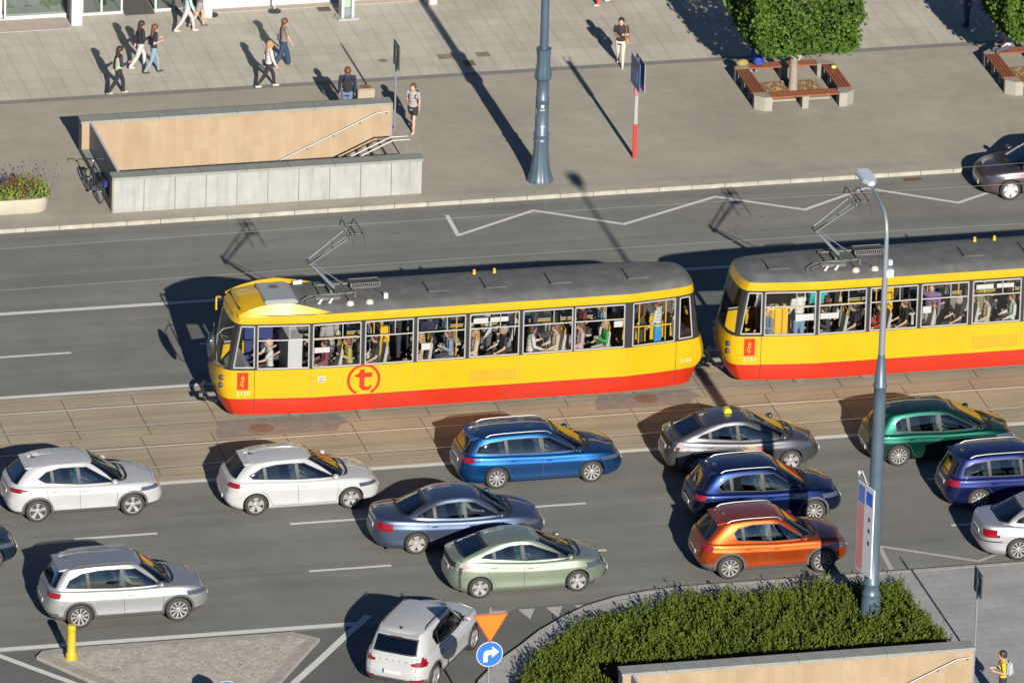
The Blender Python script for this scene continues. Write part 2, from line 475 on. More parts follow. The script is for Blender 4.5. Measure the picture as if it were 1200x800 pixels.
for x0, x1, y0, y1, mx, my in ((-9.75, -5.85, -5.5, -4.34, -8.37, -5.0), (1.15, 4.35, -5.35, -4.32, 2.73, -4.78)):
    mb = MB(); mb.add([(x0, y0, .009), (x1-.5, y0, .009), (x1-.3, y0+.4, .009), (x1, y0+.5, .009), (x1-.25, y1, .009), (x0+.35, y1, .009), (x0+.1, y0+.6, .009)], [(0, 1, 2, 3, 4, 5, 6)])
    struct(mb.build('concrete_patch', M['patch']))
    mb = MB(); mb.lathe([(.33, .009), (.33, .013), (.30, .015), (0.001, .015)], 28, (mx, my, 0)); tag(mb.build('manhole_cover', M['rust']), 'round rusty manhole cover in the track bed '+('below the cab of the front tram' if mx < 0 else 'below the rear of the front tram'), 'manhole cover')
# road markings: one object for each line
def stripe(p, q, w, name='road_marking', m=M['road_white'], z=.0085):
    d = Vector((q[0]-p[0], q[1]-p[1], 0)).normalized(); n = Vector((-d.y, d.x, 0))*w/2
    mb = MB(); P, Q = Vector((*p, z)), Vector((*q, z)); mb.quad(P-n, Q-n, Q+n, P+n); return struct(mb.build(name, m))
def zig(pts, w, m=M['road_white'], z=.0085):
    mb = MB()
    for p, q in zip(pts, pts[1:]):
        d = Vector((q[0]-p[0], q[1]-p[1], 0)).normalized(); n = Vector((-d.y, d.x, 0))*w/2; P, Q = Vector((*p, z)), Vector((*q, z)); e = d*w*.5
        mb.quad(P-n-e*.6, Q-n+e*.6, Q+n+e*.6, P+n-e*.6); z += .0006
    return struct(mb.build('zigzag_marking', m))
stripe((-80, 4.45), (80, 4.45), .20); stripe((-80, -1.62), (80, -1.62), .20); stripe((-80, -8.32), (80, -8.32), .22)
for x in (-18.5, -12.51, -6.5, -.5, 5.5, 11.5, 17.5): stripe((x-2.3, 1.3), (x, 1.3), .12)
for k in range(-3, 6):
    x = -15.04+6.0*k; stripe((x, -11.68), (x+2.3, -11.68), .12)
    x = -9.23+6.0*k; stripe((x, -14.9), (x+2.27, -14.9), .12)
stripe((-60, -18.58), (-8.6, -18.52), .24); stripe((-19.0, -17.93-.35), (-16.95, -20.96), .2, z=.0125)
stripe((-16.95, -20.96), (-13.5, -26), .2, z=.0125)
zig([(-8.35, -18.1), (-8.75, -18.66), (-9.1, -19.11), (-10.22, -20.66), (-11.21, -21.99), (-12.6, -24.2)], .21, z=.0125)
zig([(.39, 9.7), (.35, 8.14), (2.98, 9.67), (5.34, 8.17), (8.52, 9.83), (10.87, 8.39), (13.1, 9.75), (15.49, 8.16), (18.2, 9.7), (20.8, 8.2)], .13)
zig([(6.34, -17.5), (6.43, -15.94), (8.84, -17.4), (11.3, -15.9), (13.8, -17.4), (16.2, -15.9)], .13, M['road_worn'])
for x in (-4.27, -3.5, -2.72, -1.95, -5.05):
    mb = MB(); mb.quad((x, -18.37, .0125), (x+.17, -19.06, .0125), (x+.46, -18.37, .0125)); struct(mb.build('yield_triangle', M['road_worn']))
# painted-over cracks and dark spots near the kerb
mb = MB(); rr = random.Random(3)
for k in range(70):
    x = rr.uniform(-19, 18); y = rr.choice([rr.gauss(8.6, .35), rr.gauss(-18.0, .3), rr.gauss(8.2, .6)]); a, b = rr.uniform(.03, .16), rr.uniform(.02, .06)
    mb.add([(x+a*math.cos(t*math.pi/4)*rr.uniform(.6, 1), y+b*math.sin(t*math.pi/4)*rr.uniform(.6, 1), .0055) for t in range(8)], [tuple(range(8))])
o = mb.build('oil_stains', mat('dark oil stain', (.11, .105, .095), .8)); o['kind'] = 'stuff'; o['label'] = 'small dark oil stains on the asphalt along the kerbs'; o['category'] = 'stains'
rr = random.Random(17)
for k in range(9):       # sealed cracks wandering over the lanes
    x, y = rr.uniform(-18, 12), rr.choice([rr.uniform(2, 9.5), rr.uniform(-17.5, -9.2)]); a = rr.choice([0, 1.57])+rr.gauss(0, .25); pts = [(x, y)]
    for i in range(rr.randint(7, 18)): a += rr.gauss(0, .28); pts.append((pts[-1][0]+.22*math.cos(a), pts[-1][1]+.22*math.sin(a)))
    mb = MB()
    for p, q in zip(pts, pts[1:]):
        d = Vector((q[0]-p[0], q[1]-p[1], 0)).normalized(); nn = Vector((-d.y, d.x, 0))*rr.uniform(.007, .014); P, Q = Vector((*p, .0046)), Vector((*q, .0046)); mb.quad(P-nn, Q-nn, Q+nn, P+nn)
    struct(mb.build('sealed_crack', bpy.data.materials['dark oil stain']))
# drains
def grate(x, y, w, d, z, label, m=M['drain'], name='drain_grate', cat='drain grate', bars=True):
    mb = MB(); mb.box(x-w/2, x+w/2, y-d/2, y+d/2, z, z+.006); o = tag(mb.build(name, m), label, cat)
    if bars:
        mb = MB(); k = int(w/.05)
        for i in range(k): mb.box(x-w/2+(i+.3)*w/k, x-w/2+(i+.7)*w/k, y-d/2+.03, y+d/2-.03, z+.006, z+.0085)
        mb.build('grate_bar', M['joint'], o)
    return o
grate(14.66, 10.2, .55, .28, .003, 'rusty drain grate in the gutter before the brown car', M['rust'])
grate(-8.7+DX, 27.0+DY, .42, .68, DZ+.002, 'rusty floor grate under the shop display window', M['rust'])
grate(.58+DX, 27.0+DY, .4, .4, DZ+.002, 'small grate at the foot of the white shop base, left of the poster stand')
grate(3.3+DX, 22.4+DY, .4, .42, DZ+.002, 'worn square cover in the pale slabs left of the long lamp post shadow', M['patch'], 'inspection_cover', 'inspection cover', False)
grate(4.5+DX, 22.38+DY, .4, .42, DZ+.002, 'worn square cover in the pale slabs right of the long lamp post shadow', M['patch'], 'inspection_cover', 'inspection cover', False)
grate(3.92+DX, 21.75+DY, .34, .45, DZ+.002, 'dark iron cover inside the lamp post shadow near the stone band', M['drain'], 'inspection_cover', 'inspection cover', False)
mb = MB(); mb.lathe([(.15, DZ+.001), (.15, DZ+.007), (.001, DZ+.007)], 12, (1.3, 22.1, 0)); tag(mb.build('inspection_cover', M['patch']), 'small round cover in the pale slabs left of the dark sign plate', 'inspection cover')

# near side: raised footway with a curved kerb
K = [(-7.9, -26.5), (-7.15, -24.6), (-6.44, -22.9), (-5.7, -21.85), (-4.81, -20.89), (-4.1, -20.05), (-3.22, -19.25), (-2.45, -18.66), (-1.57, -18.25), (-.6, -18.0), (.43, -17.88), (1.9, -17.86), (5.17, -17.87), (60, -17.87)]
mb = MB()
top = [p for p in K if p[1] > -24.7]
mb.add([(x, y, DZ) for x, y in top]+[(60, -24.6, DZ)], [tuple(range(len(top)+1))])
z = DZ
for poly in ([(-7.15, -24.6), (-7.9, -26.5), (-9, -60), (H2[0], -60), (H2[0], -24.6)], [(H2[0], -24.6), (H2[0], H2[3]), (H2[1], H2[3]), (H2[1], -24.6)],
             [(H2[1], -24.6), (H2[1], -60), (60, -60), (60, -24.6)], [(H2[0], H2[2]), (H2[0], -60), (H2[1], -60), (H2[1], H2[2])]):
    mb.add([(x, y, z) for x, y in poly], [tuple(range(len(poly)))])
struct(mb.build('near_footway', M['grey_slabs']))
mb = MB()
for (a, b) in zip(K, K[1:]):
    d = Vector((b[0]-a[0], b[1]-a[1], 0)); n = int(max(1, d.length/1.0)); nn = Vector((-d.y, d.x, 0)).normalized()*.14
    for i in range(min(n, 36)):
        p = Vector((*a, 0))+d*(i+.01)/n; q = Vector((*a, 0))+d*(i+.99)/n
        mb.add([tuple(p-nn*.0+Vector((0, 0, -.02))), tuple(q+Vector((0, 0, -.02))), tuple(q-nn+Vector((0, 0, -.02))), tuple(p-nn+Vector((0, 0, -.02))),
                tuple(p+Vector((0, 0, DZ+.006))), tuple(q+Vector((0, 0, DZ+.006))), tuple(q-nn+Vector((0, 0, DZ+.006))), tuple(p-nn+Vector((0, 0, DZ+.006)))],
               [(0, 3, 2, 1), (4, 5, 6, 7), (0, 1, 5, 4), (1, 2, 6, 5), (2, 3, 7, 6), (3, 0, 4, 7)])
struct(mb.build('curved_kerb', M['kerb']))
# traffic island
isl = [(-17.6, -19.3), (-17.38, -18.98), (-16.9, -18.9), (-10.61, -18.92), (-9.95, -19.45), (-11.54, -21.93), (-13.2, -24.3), (-13.9, -24.3), (-16.51, -21.04)][::-1]
mb = MB(); mb.prism(isl, -.01, .10); o = struct(mb.build('traffic_island', M['kerb'], bevel=.012))
n = NB('granite setts')
vo = n.t.nodes.new('ShaderNodeTexVoronoi'); vo.inputs['Scale'].default_value = 9; n.t.links.new(n.p, vo.inputs[0])
cc = n.rng(vo.outputs['Color'], 0, 1, .8, 1.2); vd = n.t.nodes.new('ShaderNodeTexVoronoi'); vd.feature = 'DISTANCE_TO_EDGE'; vd.inputs['Scale'].default_value = 9; n.t.links.new(n.p, vd.inputs[0])
ed = n.rng(vd.outputs['Distance'], 0, .08, .6, 1.0)
big = n.rng(n.noise(1.5, 6), .3, .7, .88, 1.1)
M['setts'] = n.done(n.scalecol(n.scalecol(n.scalecol((.37, .345, .295), cc), ed), big), .9)
mb = MB(); ip = inset(isl, .30); mb.add([(x, y, .103) for x, y in ip], [tuple(range(len(ip)))]); mb.build('island_setts', M['setts'], o)

# ------------------------------------------------------------------ stairwells
def stairwell(kind, X0, X1, yn, yb, ystep0, with_near, label_l):
    """X0..X1 length, yn inner face of near wall, yb inner face of back wall, ystep0: x where the first step falls"""
    t = thing('stairwell', label_l, 'subway entrance', (X0, yn, DZ)); L = X1-X0; W = yb-yn
    if with_near:
        mb = MB(); nn = int(round((L+.2)/.95)); w = (L+.2)/nn
        for i in range(nn): mb.box(-.22+i*w+.006, -.22+(i+1)*w-.006, -.42, -.02, -.1, 1.02)
        mb.build('near_wall', M['concrete'], t, bevel=.006)
        mb = MB(); nn = 7; w = (L+.26)/nn
        for i in range(nn): mb.box(-.25+i*w+.004, -.25+(i+1)*w-.004, -.45, .03, 1.022, 1.105)
        mb.build('coping', M['coping'], t)
        mb = MB(); mb.box(-.2, L-.03, -.018, .0, -3.4, 1.018); mb.build('inner_cladding', M['sandstone'], t)
        mb = MB(); mb.box(-.245, -.223, -.40, -.03, -.02, 1.0); mb.build('end_cladding', M['sandstone'], t)
    # back wall
    mb = MB(); mb.box(-.22, L+.12, W+.02, W+.44, -3.4, 1.02); mb.build('back_wall', M['concrete'], t)
    mb = MB(); mb.box(-.22, L+.10, W-.004, W+.018, -3.4, 1.015); mb.build('back_cladding', M['sandstone'], t)
    mb = MB(); nn = 8; w = (L+.4)/nn
    for i in range(nn): mb.box(-.25+i*w+.004, -.25+(i+1)*w-.004, W-.02, W+.47, 1.022, 1.105)
    mb.build('coping', M['coping'], t)
    mb = MB(); mb.box(L+.10, L+.15, W-.01, W+.45, -.05, 1.02); mb.build('end_cap', M['steel'], t)
    # left end: thin slab between the walls on a low plinth
    mb = MB(); mb.box(.02, .07, .0, W, -3.4, 1.03); mb.build('end_screen', mat('shade toned end panel', (.13, .15, .19), .5), t)  # blue grey shade of the outer face is put into the panel colour
    mb = MB(); mb.box(.01, .08, -.02, W, 1.03, 1.09); mb.build('screen_rail', M['white'], t)
    mb = MB(); mb.box(-.22, .0, .0, W-.01, -.02, .22); mb.build('plinth', M['coping'], t)
    # floor and steps
    mb = MB(); mb.box(0, L, 0, W, -3.5, -3.38); mb.build('floor', M['step_tread'], t)
    xs = ystep0-X0; tr = MB(); ri = MB(); n = 22
    tr.box(xs, L+.02, .0, W-.005, -.2, -.005)
    for i in range(n):
        z = -.15*(i+1); x1 = xs-.335*i; x0 = x1-.335
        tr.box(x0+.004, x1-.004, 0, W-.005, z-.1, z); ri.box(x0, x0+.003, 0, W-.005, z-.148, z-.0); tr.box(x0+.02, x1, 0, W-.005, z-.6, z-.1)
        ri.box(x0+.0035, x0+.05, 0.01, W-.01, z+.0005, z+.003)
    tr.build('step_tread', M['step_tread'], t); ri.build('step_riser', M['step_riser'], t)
    # handrails
    yr = W-.12; mb = MB()
    pts = [(xs-.335*18, yr, .85-.15*18), (xs-.05, yr, .85), (xs+.32, yr, .88)]
    mb.tube(pts, .024, 8); hr = mb.build('wall_handrail', M['steel'], t, smooth=True)
    mb = MB()
    for k in range(9):
        x = xs+.25-k*.8 if k else xs+.25; zz = .87 if k == 0 else .85-.15/.335*(xs-x); mb.tube([(x, yr, zz-.02), (x, yr+.0, zz-.07), (x, W, zz-.07)], .01, 6)
    mb.build('bracket', M['steel'], hr)
    ym = W*.47
    for q, dy in enumerate((-.14, .14)):
        mb = MB(); a = [(xs-.335*18, ym+dy, .85-.15*18), (xs-.1, ym+dy, .83), (xs+.42, ym+dy, .83)]
        mb.tube(a, .026, 8); h2 = mb.build('middle_handrail', M['steel'], t, smooth=True)
    mb = MB()
    for x in (xs+.36, xs-1.2, xs-2.8, xs-4.4): 
        zz = .82 if x > xs else .85-.15/.335*(xs-x)-.03; mb.tube([(x, ym, min(0, zz-.9)), (x, ym, zz-.06), ], .022, 8); mb.tube([(x, ym-.14, zz), (x, ym-.07, zz-.05), (x, ym+.07, zz-.05), (x, ym+.14, zz)], .012, 6)
    mb.build('handrail_post', M['steel'], t, smooth=True)
    return t
stairwell('far', -9.05, 0.0, 11.68, 15.84, -.30, True, 'stone clad stair pit across the road with pale concrete outer wall and steel handrails')
stairwell('near', -3.0, 6.22, -29.5, -25.55, 5.9, True, 'stone clad stair pit beside the green planting bed, with white wall handrail')

# ------------------------------------------------------------------ shop front
FY = 27.67+DY; fz = DZ
b = thing('shop_building', 'shop front with white columns, glazed doors and display windows along the pavement', 'building', (0, FY, fz))
mb = MB(); mb.box(-30, 4.0, .55, 14, 3.6, 16.0); mb.box(-30, 4.0, 6, 14, -.1, 3.59); mb.build('wall', mat('dark glazed facade', (.035, .042, .048), .25), b)
mb = MB(); mb.box(-30, 4.05, -.35, .55, 3.25, 4.0); mb.build('fascia', mat('grey fascia', (.16, .16, .165), .6), b)
mb = MB(); mb.box(-30, 4.0, .1, 6, -.02, .03); mb.build('shop_floor', mat('shop floor', (.25, .24, .22), .4), b)
for i, x in enumerate((-13.0, -7.25, -3.2, 3.87)):
    mb = MB(); mb.box(x-.17, x+.17, -.85, -.5, 0, 3.25); mb.build('column', mat('white column', (.36, .36, .37), .5) if i == 0 else bpy.data.materials['white column'], b, bevel=.01)
fr = MB(); gl = MB(); bs = MB()
def win(x0, x1, z0=.10, z1=3.2, y=-.0, mull=()):
    w = .06; fr = MB(); gl = MB()
    fr.box(x0, x1, y-.03, y+.03, z0-.02, z0+w); fr.box(x0, x1, y-.03, y+.03, z1-w, z1); fr.box(x0, x0+w, y-.028, y+.028, z0+w, z1-w); fr.box(x1-w, x1, y-.028, y+.028, z0+w, z1-w)
    for m in mull: fr.box(m-w/2, m+w/2, y-.028, y+.028, z0+w, z1-w)
    gl.box(x0+w, x1-w, y-.006, y+.006, z0+w, z1-w)
    f_ = fr.build('window', M['white'], b); gl.build('pane', M['shop_glass'], f_)
for q in (-29.9, -25.8, -21.7, -17.6): win(q, q+3.95, .06)
win(-13.5, -9.42); win(-9.35, -7.32, .06); win(-6.95, -5.66, .02, 2.9, 0, (-6.32,)); win(-4.66, -4.02, .02, 2.9)
win(-2.95, -1.0, .33, 3.2, -.05); win(-.98, 1.3, .33, 3.2, -.05); win(1.32, 3.75, .33, 3.2, -.05)
mb = MB(); mb.box(-7.0, -4.0, -.03, .03, 2.92, 3.2); mb.build('door_header', M['white'], b)
for q in ((-30, -7.35, -.03, .03, -.02, .04), (-2.98, 3.72, -.11, -.02, -.02, .31)): bs = MB(); bs.box(*q); bs.build('base_panel', M['white'], b)
tm = mat('pinkish threshold stone', (.36, .31, .26), .8, var=.12, vscale=3)
for q in ((-12.8, -7.5, -1.05, -.04, 0, .012), (-2.9, 3.7, -.45, -.12, 0, .012)): mb = MB(); mb.box(*q); mb.build('threshold_stone', tm, b)
mb = MB(); mb.box(-9.38, -7.32, .15, 1.7, .04, .12); mb.box(-9.38, -7.32, 1.55, 1.7, .1, 3.0); mb.build('display_platform', mat('white display board', (.40, .40, .39), .7), b)
mb = MB(); mb.box(-2.9, 3.7, .9, 1.0, .0, 3.0); mb.build('display_back', mat('pale green display panel', (.21, .27, .20), .7), b)
mb = MB(); mb.box(-5.6, -4.7, -.3, 5, .031, .036); mb.build('door_mat', mat('door mat', (.09, .085, .08), .9), b)
for fl_ in range(3):
    for k in range(11):
        x = -28.5+3.0*k; z = 4.6+3.7*fl_; w_ = MB(); w_.box(x-1.3, x+1.3, .49, .53, z, z+2.4); f_ = w_.build('upper_window', mat('upper window frame', (.09, .095, .10), .4) if 'upper window frame' not in bpy.data.materials else bpy.data.materials['upper window frame'], b)
        w_ = MB(); w_.box(x-1.2, x+1.2, .47, .488, z+.1, z+2.3); w_.build('pane', mat('upper window pane', (.02, .03, .035), .05) if 'upper window pane' not in bpy.data.materials else bpy.data.materials['upper window pane'], f_)
# mannequins in dresses and a plant in the display
def garment(x, col, label, w=.28):
    t = thing('mannequin', label, 'mannequin', (x, FY+.75, fz+.12))
    mb = MB(); mb.lathe([(.13, 0), (.13, .02), (.015, .03), (.015, .8)], 12); mb.build('stand', M['steel'], t, smooth=True)
    mb = MB(); mb.lathe([(w, .45), (w*.9, .8), (w*.55, 1.0), (w*.62, 1.25), (w*.5, 1.42), (.06, 1.5), (.05, 1.58)], 20, flute=.06, nf=7); mb.build('dress', mat(label[:24], col, .8), t, smooth=True)
    for s in (-1, 1):
        mb = MB(); mb.tube([(s*w*.5, 0, 1.38), (s*w*.85, -.03, 1.1), (s*w*.8, -.1, .85)], [.06, .05, .035], 8); mb.build('sleeve', bpy.data.materials[label[:24]], t, smooth=True)
garment(-8.45, (.55, .05, .03), 'orange red dress on a stand inside the display window', .34)
garment(-9.0, (.5, .22, .22), 'pinkish top on a stand inside the display window left of the red dress', .25)
pl = thing('potted_plant', 'green leafy plant on the floor of the shop display window', 'plant', (-7.75, FY+.45, fz+.12))
mb = MB(); mb.lathe([(.12, 0), (.15, .16), (.13, .16), (.001, .12)], 14); mb.build('pot', M['bench_concrete'], pl)
mb = MB(); rr = random.Random(5)
for k in range(240):
    a = rr.uniform(0, 6.28); r = rr.uniform(.02, .32); z = .14+rr.uniform(0, .28)*(1-r); c = Vector((r*math.cos(a), r*.7*math.sin(a), z)); u = Vector((rr.gauss(0, 1), rr.gauss(0, 1), rr.gauss(0, 1))).normalized()*.05; v = Vector((rr.gauss(0, 1), rr.gauss(0, 1), rr.gauss(0, 1))).normalized()*.03
    mb.quad(c-u, c-v, c+u, c+v)
mb.build('leaves', mat('plant green', (.05, .16, .04), .6), pl)
# poster stand and two barrier posts at the front
t = thing('poster_stand', 'free standing poster display with grey base plate against the white shop base', 'poster stand', (1.1+DX, 26.1+DY, fz), R(2))
mb = MB(); mb.prism([(-.30, -.18), (.34, -.18), (.40, .05), (.2, .35), (-.25, .35), (-.38, .1)], 0, .05); mb.build('base_plate', mat('grey steel plate', (.27, .28, .28), .5), t)
mb = MB(); mb.box(-.20, -.12, -.1, .25, .05, 1.9); mb.box(.12, .20, -.1, .25, .05, 1.9); mb.build('frame', M['white'], t)
mb = MB(); mb.box(-.115, .115, .02, .06, .35, 1.85); mb.build('poster', mat('pale green poster', (.25, .32, .22), .5), t)
mb = MB(); mb.box(-.115, .115, -.02, .015, .1, .34); mb.build('cross_bar', M['pole_grey'], t)
for x, lab in ((-2.93, 'barrier post on a round black foot beside the right hand white column'), (-.96, 'barrier post on a round black foot in front of the greenish shop window')):
    t = thing('barrier_post', lab, 'barrier post', (x+DX, 27.05+DY, fz))
    mb = MB(); mb.lathe([(.20, 0), (.20, .03), (.16, .06), (.05, .09)], 18); mb.build('foot', M['black'], t, smooth=True)
    mb = MB(); mb.lathe([(.025, .09), (.025, .95), (.04, .96), (.03, 1.0)], 10); mb.build('post', M['white'], t, smooth=True)
# recessed block behind and beyond the shop
mb = MB(); mb.box(4.3, 60, 41, 55, 0, 12); tag(mb.build('building', bpy.data.materials['dark glazed facade']), 'dark glazed building set back far behind the plaza', 'building')
# ================================================================== cars
def superloop(N, nf, nr):
    out = []
    for i in range(N):
        t = 2*math.pi*i/N; c, s = math.cos(t), math.sin(t); n = nf if c > 0 else nr
        # blend towards square spacing
        r = (abs(c)**n+abs(s)**n)**(-1.0/n); out.append((c*r, s*r))
    return out
SIDE = [(0, .925), (.05, .968), (.11, .986), (.18, .990), (.25, .984), (.38, .984), (.50, .990), (.62, .998), (.70, 1.0), (.73, .998), (.77, .985), (.85, .976), (.91, .965), (.95, .948), (.98, .922), (1.0, .89)]
def smooth_sharp(me, ang=35): pass
def car(name, label, sp, loc, rz, paint_m, group='cars in the traffic on the wide street'):
    L, W = sp['L'], sp['W']; hw = W/2; wr = sp.get('wr', .325); xw = (sp['ro'], sp['ro']+sp['wb']); zb0 = sp.get('zb', .2)
    zd = spline(sp['deck']); zr = spline(sp['roof']); r0, f0, r1, f1 = sp['gh']
    root = thing(name, label, 'car', loc, rz, group)
    # ---- lower body
    N = 176; loop = superloop(N, sp.get('nf', 4.6), sp.get('nr', 6.5))
    vs = []; fs = []; xm = L*.5
    zbf = lambda x: zb0 + .05*max(0, (x-(L-.5))/.5) + .07*max(0, (.45-x)/.45)
    fin = lin(sp.get('fin', [(0, .14), (.12, .05), (.3, .01), (.45, 0), (.6, .02), (.75, .05), (.88, .10), (.95, .16), (1, .23)]))
    rin = lin(sp.get('rin', [(0, .12), (.12, .04), (.25, .0), (.5, .0), (.58, .04), (.75, .06), (.9, .08), (1, .11)]))
    fl = sp.get('flare', .015)
    for t, sd in SIDE:
        for cx, cy in loop:
            x = xm+cx*(L-fin(t)-xm) if cx > 0 else xm+cx*(xm-rin(t))
            z = zbf(x)+(zd(x)-zbf(x))*t; y = cy*hw*sd
            for w in xw: y += math.copysign(1, cy)*min(1, abs(cy)*2)*fl*math.exp(-((x-w)/.38)**2)*math.exp(-((z-.62)/.22)**2)*(1 if abs(cy) > .05 else 0)
            vs.append((x, y, z))
    nl = len(SIDE)
    for j in range(nl-1):
        for i in range(N): fs.append((j*N+i, j*N+(i+1) % N, (j+1)*N+(i+1) % N, (j+1)*N+i))
    base = (nl-1)*N; crown = sp.get('crown', .055); last = vs[base:base+N]; ks = (.94, .85, .72, .55, .36, .18, 0.0001); prev = base
    for k in ks:
        st = len(vs)
        for (x, y, z) in last: 
            zz = z + crown*(1-k*k)*min(1, max(0, (L-x)/.25))*min(1, max(0, x/.2))
            xx = x + (.05*(1-k) if x > L-.4 else 0)*min(1, (x-(L-.4))/.2 if x > L-.4 else 0)
            vs.append((xx, y*k, zz))
        for i in range(N): fs.append((prev+i, prev+(i+1) % N, st+(i+1) % N, st+i))
        prev = st
    bm = bmesh.new(); bv = [bm.verts.new(v) for v in vs]
    for f in fs:
        try: bm.faces.new([bv[i] for i in f])
        except ValueError: pass
    bmesh.ops.remove_doubles(bm, verts=bm.verts, dist=.002)
    bmesh.ops.recalc_face_normals(bm, faces=bm.faces)
    # open the top under the cabin
    gi = [f for f in bm.faces if f.normal.z > .6 and f.calc_center_median().z > .6 and (r0+.16) < f.calc_center_median().x < (f0-.16) and abs(f.calc_center_median().y) < hw*.76]
    bmesh.ops.delete(bm, geom=gi, context='FACES')
    side = lambda f: abs(f.normal.y) > .35 and abs(f.calc_center_median().y) > hw*.55
    slots = [('body', paint_m)]
    def assign(faces, nme, m):
        for k, (a, b) in enumerate(slots):
            if a == nme: break
        else: slots.append((nme, m)); k = len(slots)-1
        for f in faces: f.material_index = k
    def circ(x, r, z=wr, n=20): return [(x+r*math.cos(2*math.pi*i/n), z+r*math.sin(2*math.pi*i/n)) for i in range(n)]
    clad = sp.get('clad')
    if clad:
        poly = [(.0, -.1), (L, -.1), (L, clad), (0, clad)]
        assign(cut(bm, poly, (0, 2), lambda f: True), 'cladding', M['cladding'])
        for w in xw: assign(cut(bm, circ(w, wr+.105), (0, 2), side), 'cladding', M['cladding'])
        if sp.get('bumper_clad'): 
            assign(cut(bm, [(-hw-.1, -.1), (hw+.1, -.1), (hw+.1, sp['bumper_clad']), (-hw-.1, sp['bumper_clad'])], (1, 2), lambda f: f.calc_center_median().x < .35), 'cladding', M['cladding'])
    for k, w in enumerate(xw):
        fa = cut(bm, circ(w, wr+.045), (0, 2), side); bmesh.ops.delete(bm, geom=fa, context='FACES')
    # lamps, grille
    for nme, m, polys in sp.get('patch', []):
        mm = M[m] if isinstance(m, str) else m
        for kind, poly in polys:
            if kind == 's': ok = lambda f: abs(f.normal.y) > .3 and abs(f.calc_center_median().y) > hw*.5; ax = (0, 2)
            elif kind == 'r': ok = lambda f: f.normal.x < -.25 and f.calc_center_median().x < .5; ax = (1, 2)
            elif kind == 'f': ok = lambda f: f.normal.x > .18 and f.calc_center_median().x > L-.7; ax = (1, 2)
            elif kind == 't': ok = lambda f: f.normal.z > .3 and f.calc_center_median().x > L-.9; ax = (0, 1)
            ps = [poly]
            if kind in 'rf': ps.append([(-a, b) for a, b in poly])
            if kind == 't': ps.append([(a, -b) for a, b in poly])
            for p in ps: assign(cut(bm, p, ax, ok), nme, mm)
    absorb(bm, len(slots)); bm.verts.index_update(); bm.normal_update()
    shell = bm.copy(); bvh = BVHTree.FromBMesh(shell)
    parts = {}
    for k, (nme, m) in enumerate(slots):
        if nme in ('tail_light', 'headlight'):          # left and right lamps are separate
            for sgn in (1, -1):
                sub = bm.copy(); bmesh.ops.delete(sub, geom=[f for f in sub.faces if f.material_index != k or f.calc_center_median().y*sgn < 0], context='FACES')
                sub.verts.index_update(); take(sub, k, nme, m, root); sub.free()
        elif nme == 'body': parts[nme] = take(bm, k, nme, m, root)
        else: take_split(bm, k, nme, m, root)
    bm.free()
    body = parts['body']
    # ---- cabin
    Wb, Wt = hw*sp.get('kb', .905), hw*sp.get('kt', .70)
    N = 144; loop = superloop(N, 4.6, sp.get('gnr', 5.5))
    vs = []; fs = []
    LV = [(0, 0), (.12, .13), (.26, .28), (.40, .43), (.54, .575), (.68, .72), (.80, .84), (.89, .925), (.95, .97), (.985, .992), (1.0, 1.0)]
    for s, sz in LV:
        ws = s; bul = .022*math.sin(math.pi*min(1, s))
        a0 = r0+(r1-r0)*s; a1 = f0+(f1-f0)*s; m_ = (a0+a1)/2; h_ = (a1-a0)/2; yw = Wb+(Wt-Wb)*s+bul
        for cx, cy in loop:
            x = m_+cx*h_; y = cy*yw
            m0 = (r0+f0)/2; xb = m0+cx*(f0-r0)/2; m1 = (r1+f1)/2; xt = m1+cx*(f1-r1)/2
            z0 = zd(xb)-.03+crown*(1-min(1, abs(cy))**2)*.6; z1 = zr(xt)
            vs.append((x, y, z0+(z1-z0)*sz))
    nl = len(LV)
    for j in range(nl-1):
        for i in range(N): fs.append((j*N+i, j*N+(i+1) % N, (j+1)*N+(i+1) % N, (j+1)*N+i))
    base = (nl-1)*N; last = vs[base:]; prev = base; rc = sp.get('rcrown', .045)
    for k in (.95, .86, .72, .55, .36, .18, .0001):
        st = len(vs)
        for (x, y, z) in last: 
            e = min(1, (x-r1)/.12, (f1-x)/.12) if r1 < x < f1 else 0
            vs.append((x, y*k, z+rc*(1-k*k)*max(0, e)**.5))
        for i in range(N): fs.append((prev+i, prev+(i+1) % N, st+(i+1) % N, st+i))
        prev = st
    gb = bmesh.new(); bv = [gb.verts.new(v) for v in vs]
    for f in fs:
        try: gb.faces.new([bv[i] for i in f])
        except ValueError: pass
    bmesh.ops.remove_doubles(gb, verts=gb.verts, dist=.002); bmesh.ops.recalc_face_normals(gb, faces=gb.faces)
    gside = lambda f: abs(f.normal.y) > .5
    slots = [('roof', paint_m)]
    if sp.get('roof_m'): slots = [('roof', sp['roof_m'])]
    # side glass outline
    xs0 = f0-sp.get('apb', .36); xt0 = f1-sp.get('apt', .17)
    zt = lambda x: zr(min(max(x, r1+.02), f1-.02))-sp.get('dtop', .075)
    rear = sp['dlo']
    top = [(xt0, zt(xt0)-.01), ((xt0*2+rear[0][0])/3, zt((xt0*2+rear[0][0])/3)), ((xt0+2*rear[0][0])/3, zt((xt0+2*rear[0][0])/3))]
    low = [(rear[-1][0]*.5+xs0*.5, zd(rear[-1][0]*.5+xs0*.5)+.035)]
    P0 = [(xs0, zd(xs0)+.03)] + top + rear + low
    trim = sp.get('trim', M['black'])
    assign(cut(gb, P0, (0, 2), gside), 'window_trim', trim)
    Pi = inset(P0, .022); px = sp['pill']          # x of pillars at the belt, from front: mirror, B, C
    lean = lambda x: (x-px[1])*.0
    edges = [(9, 9)] + [(p, p) for p in px] + [(-9, -9)]
    wins = []
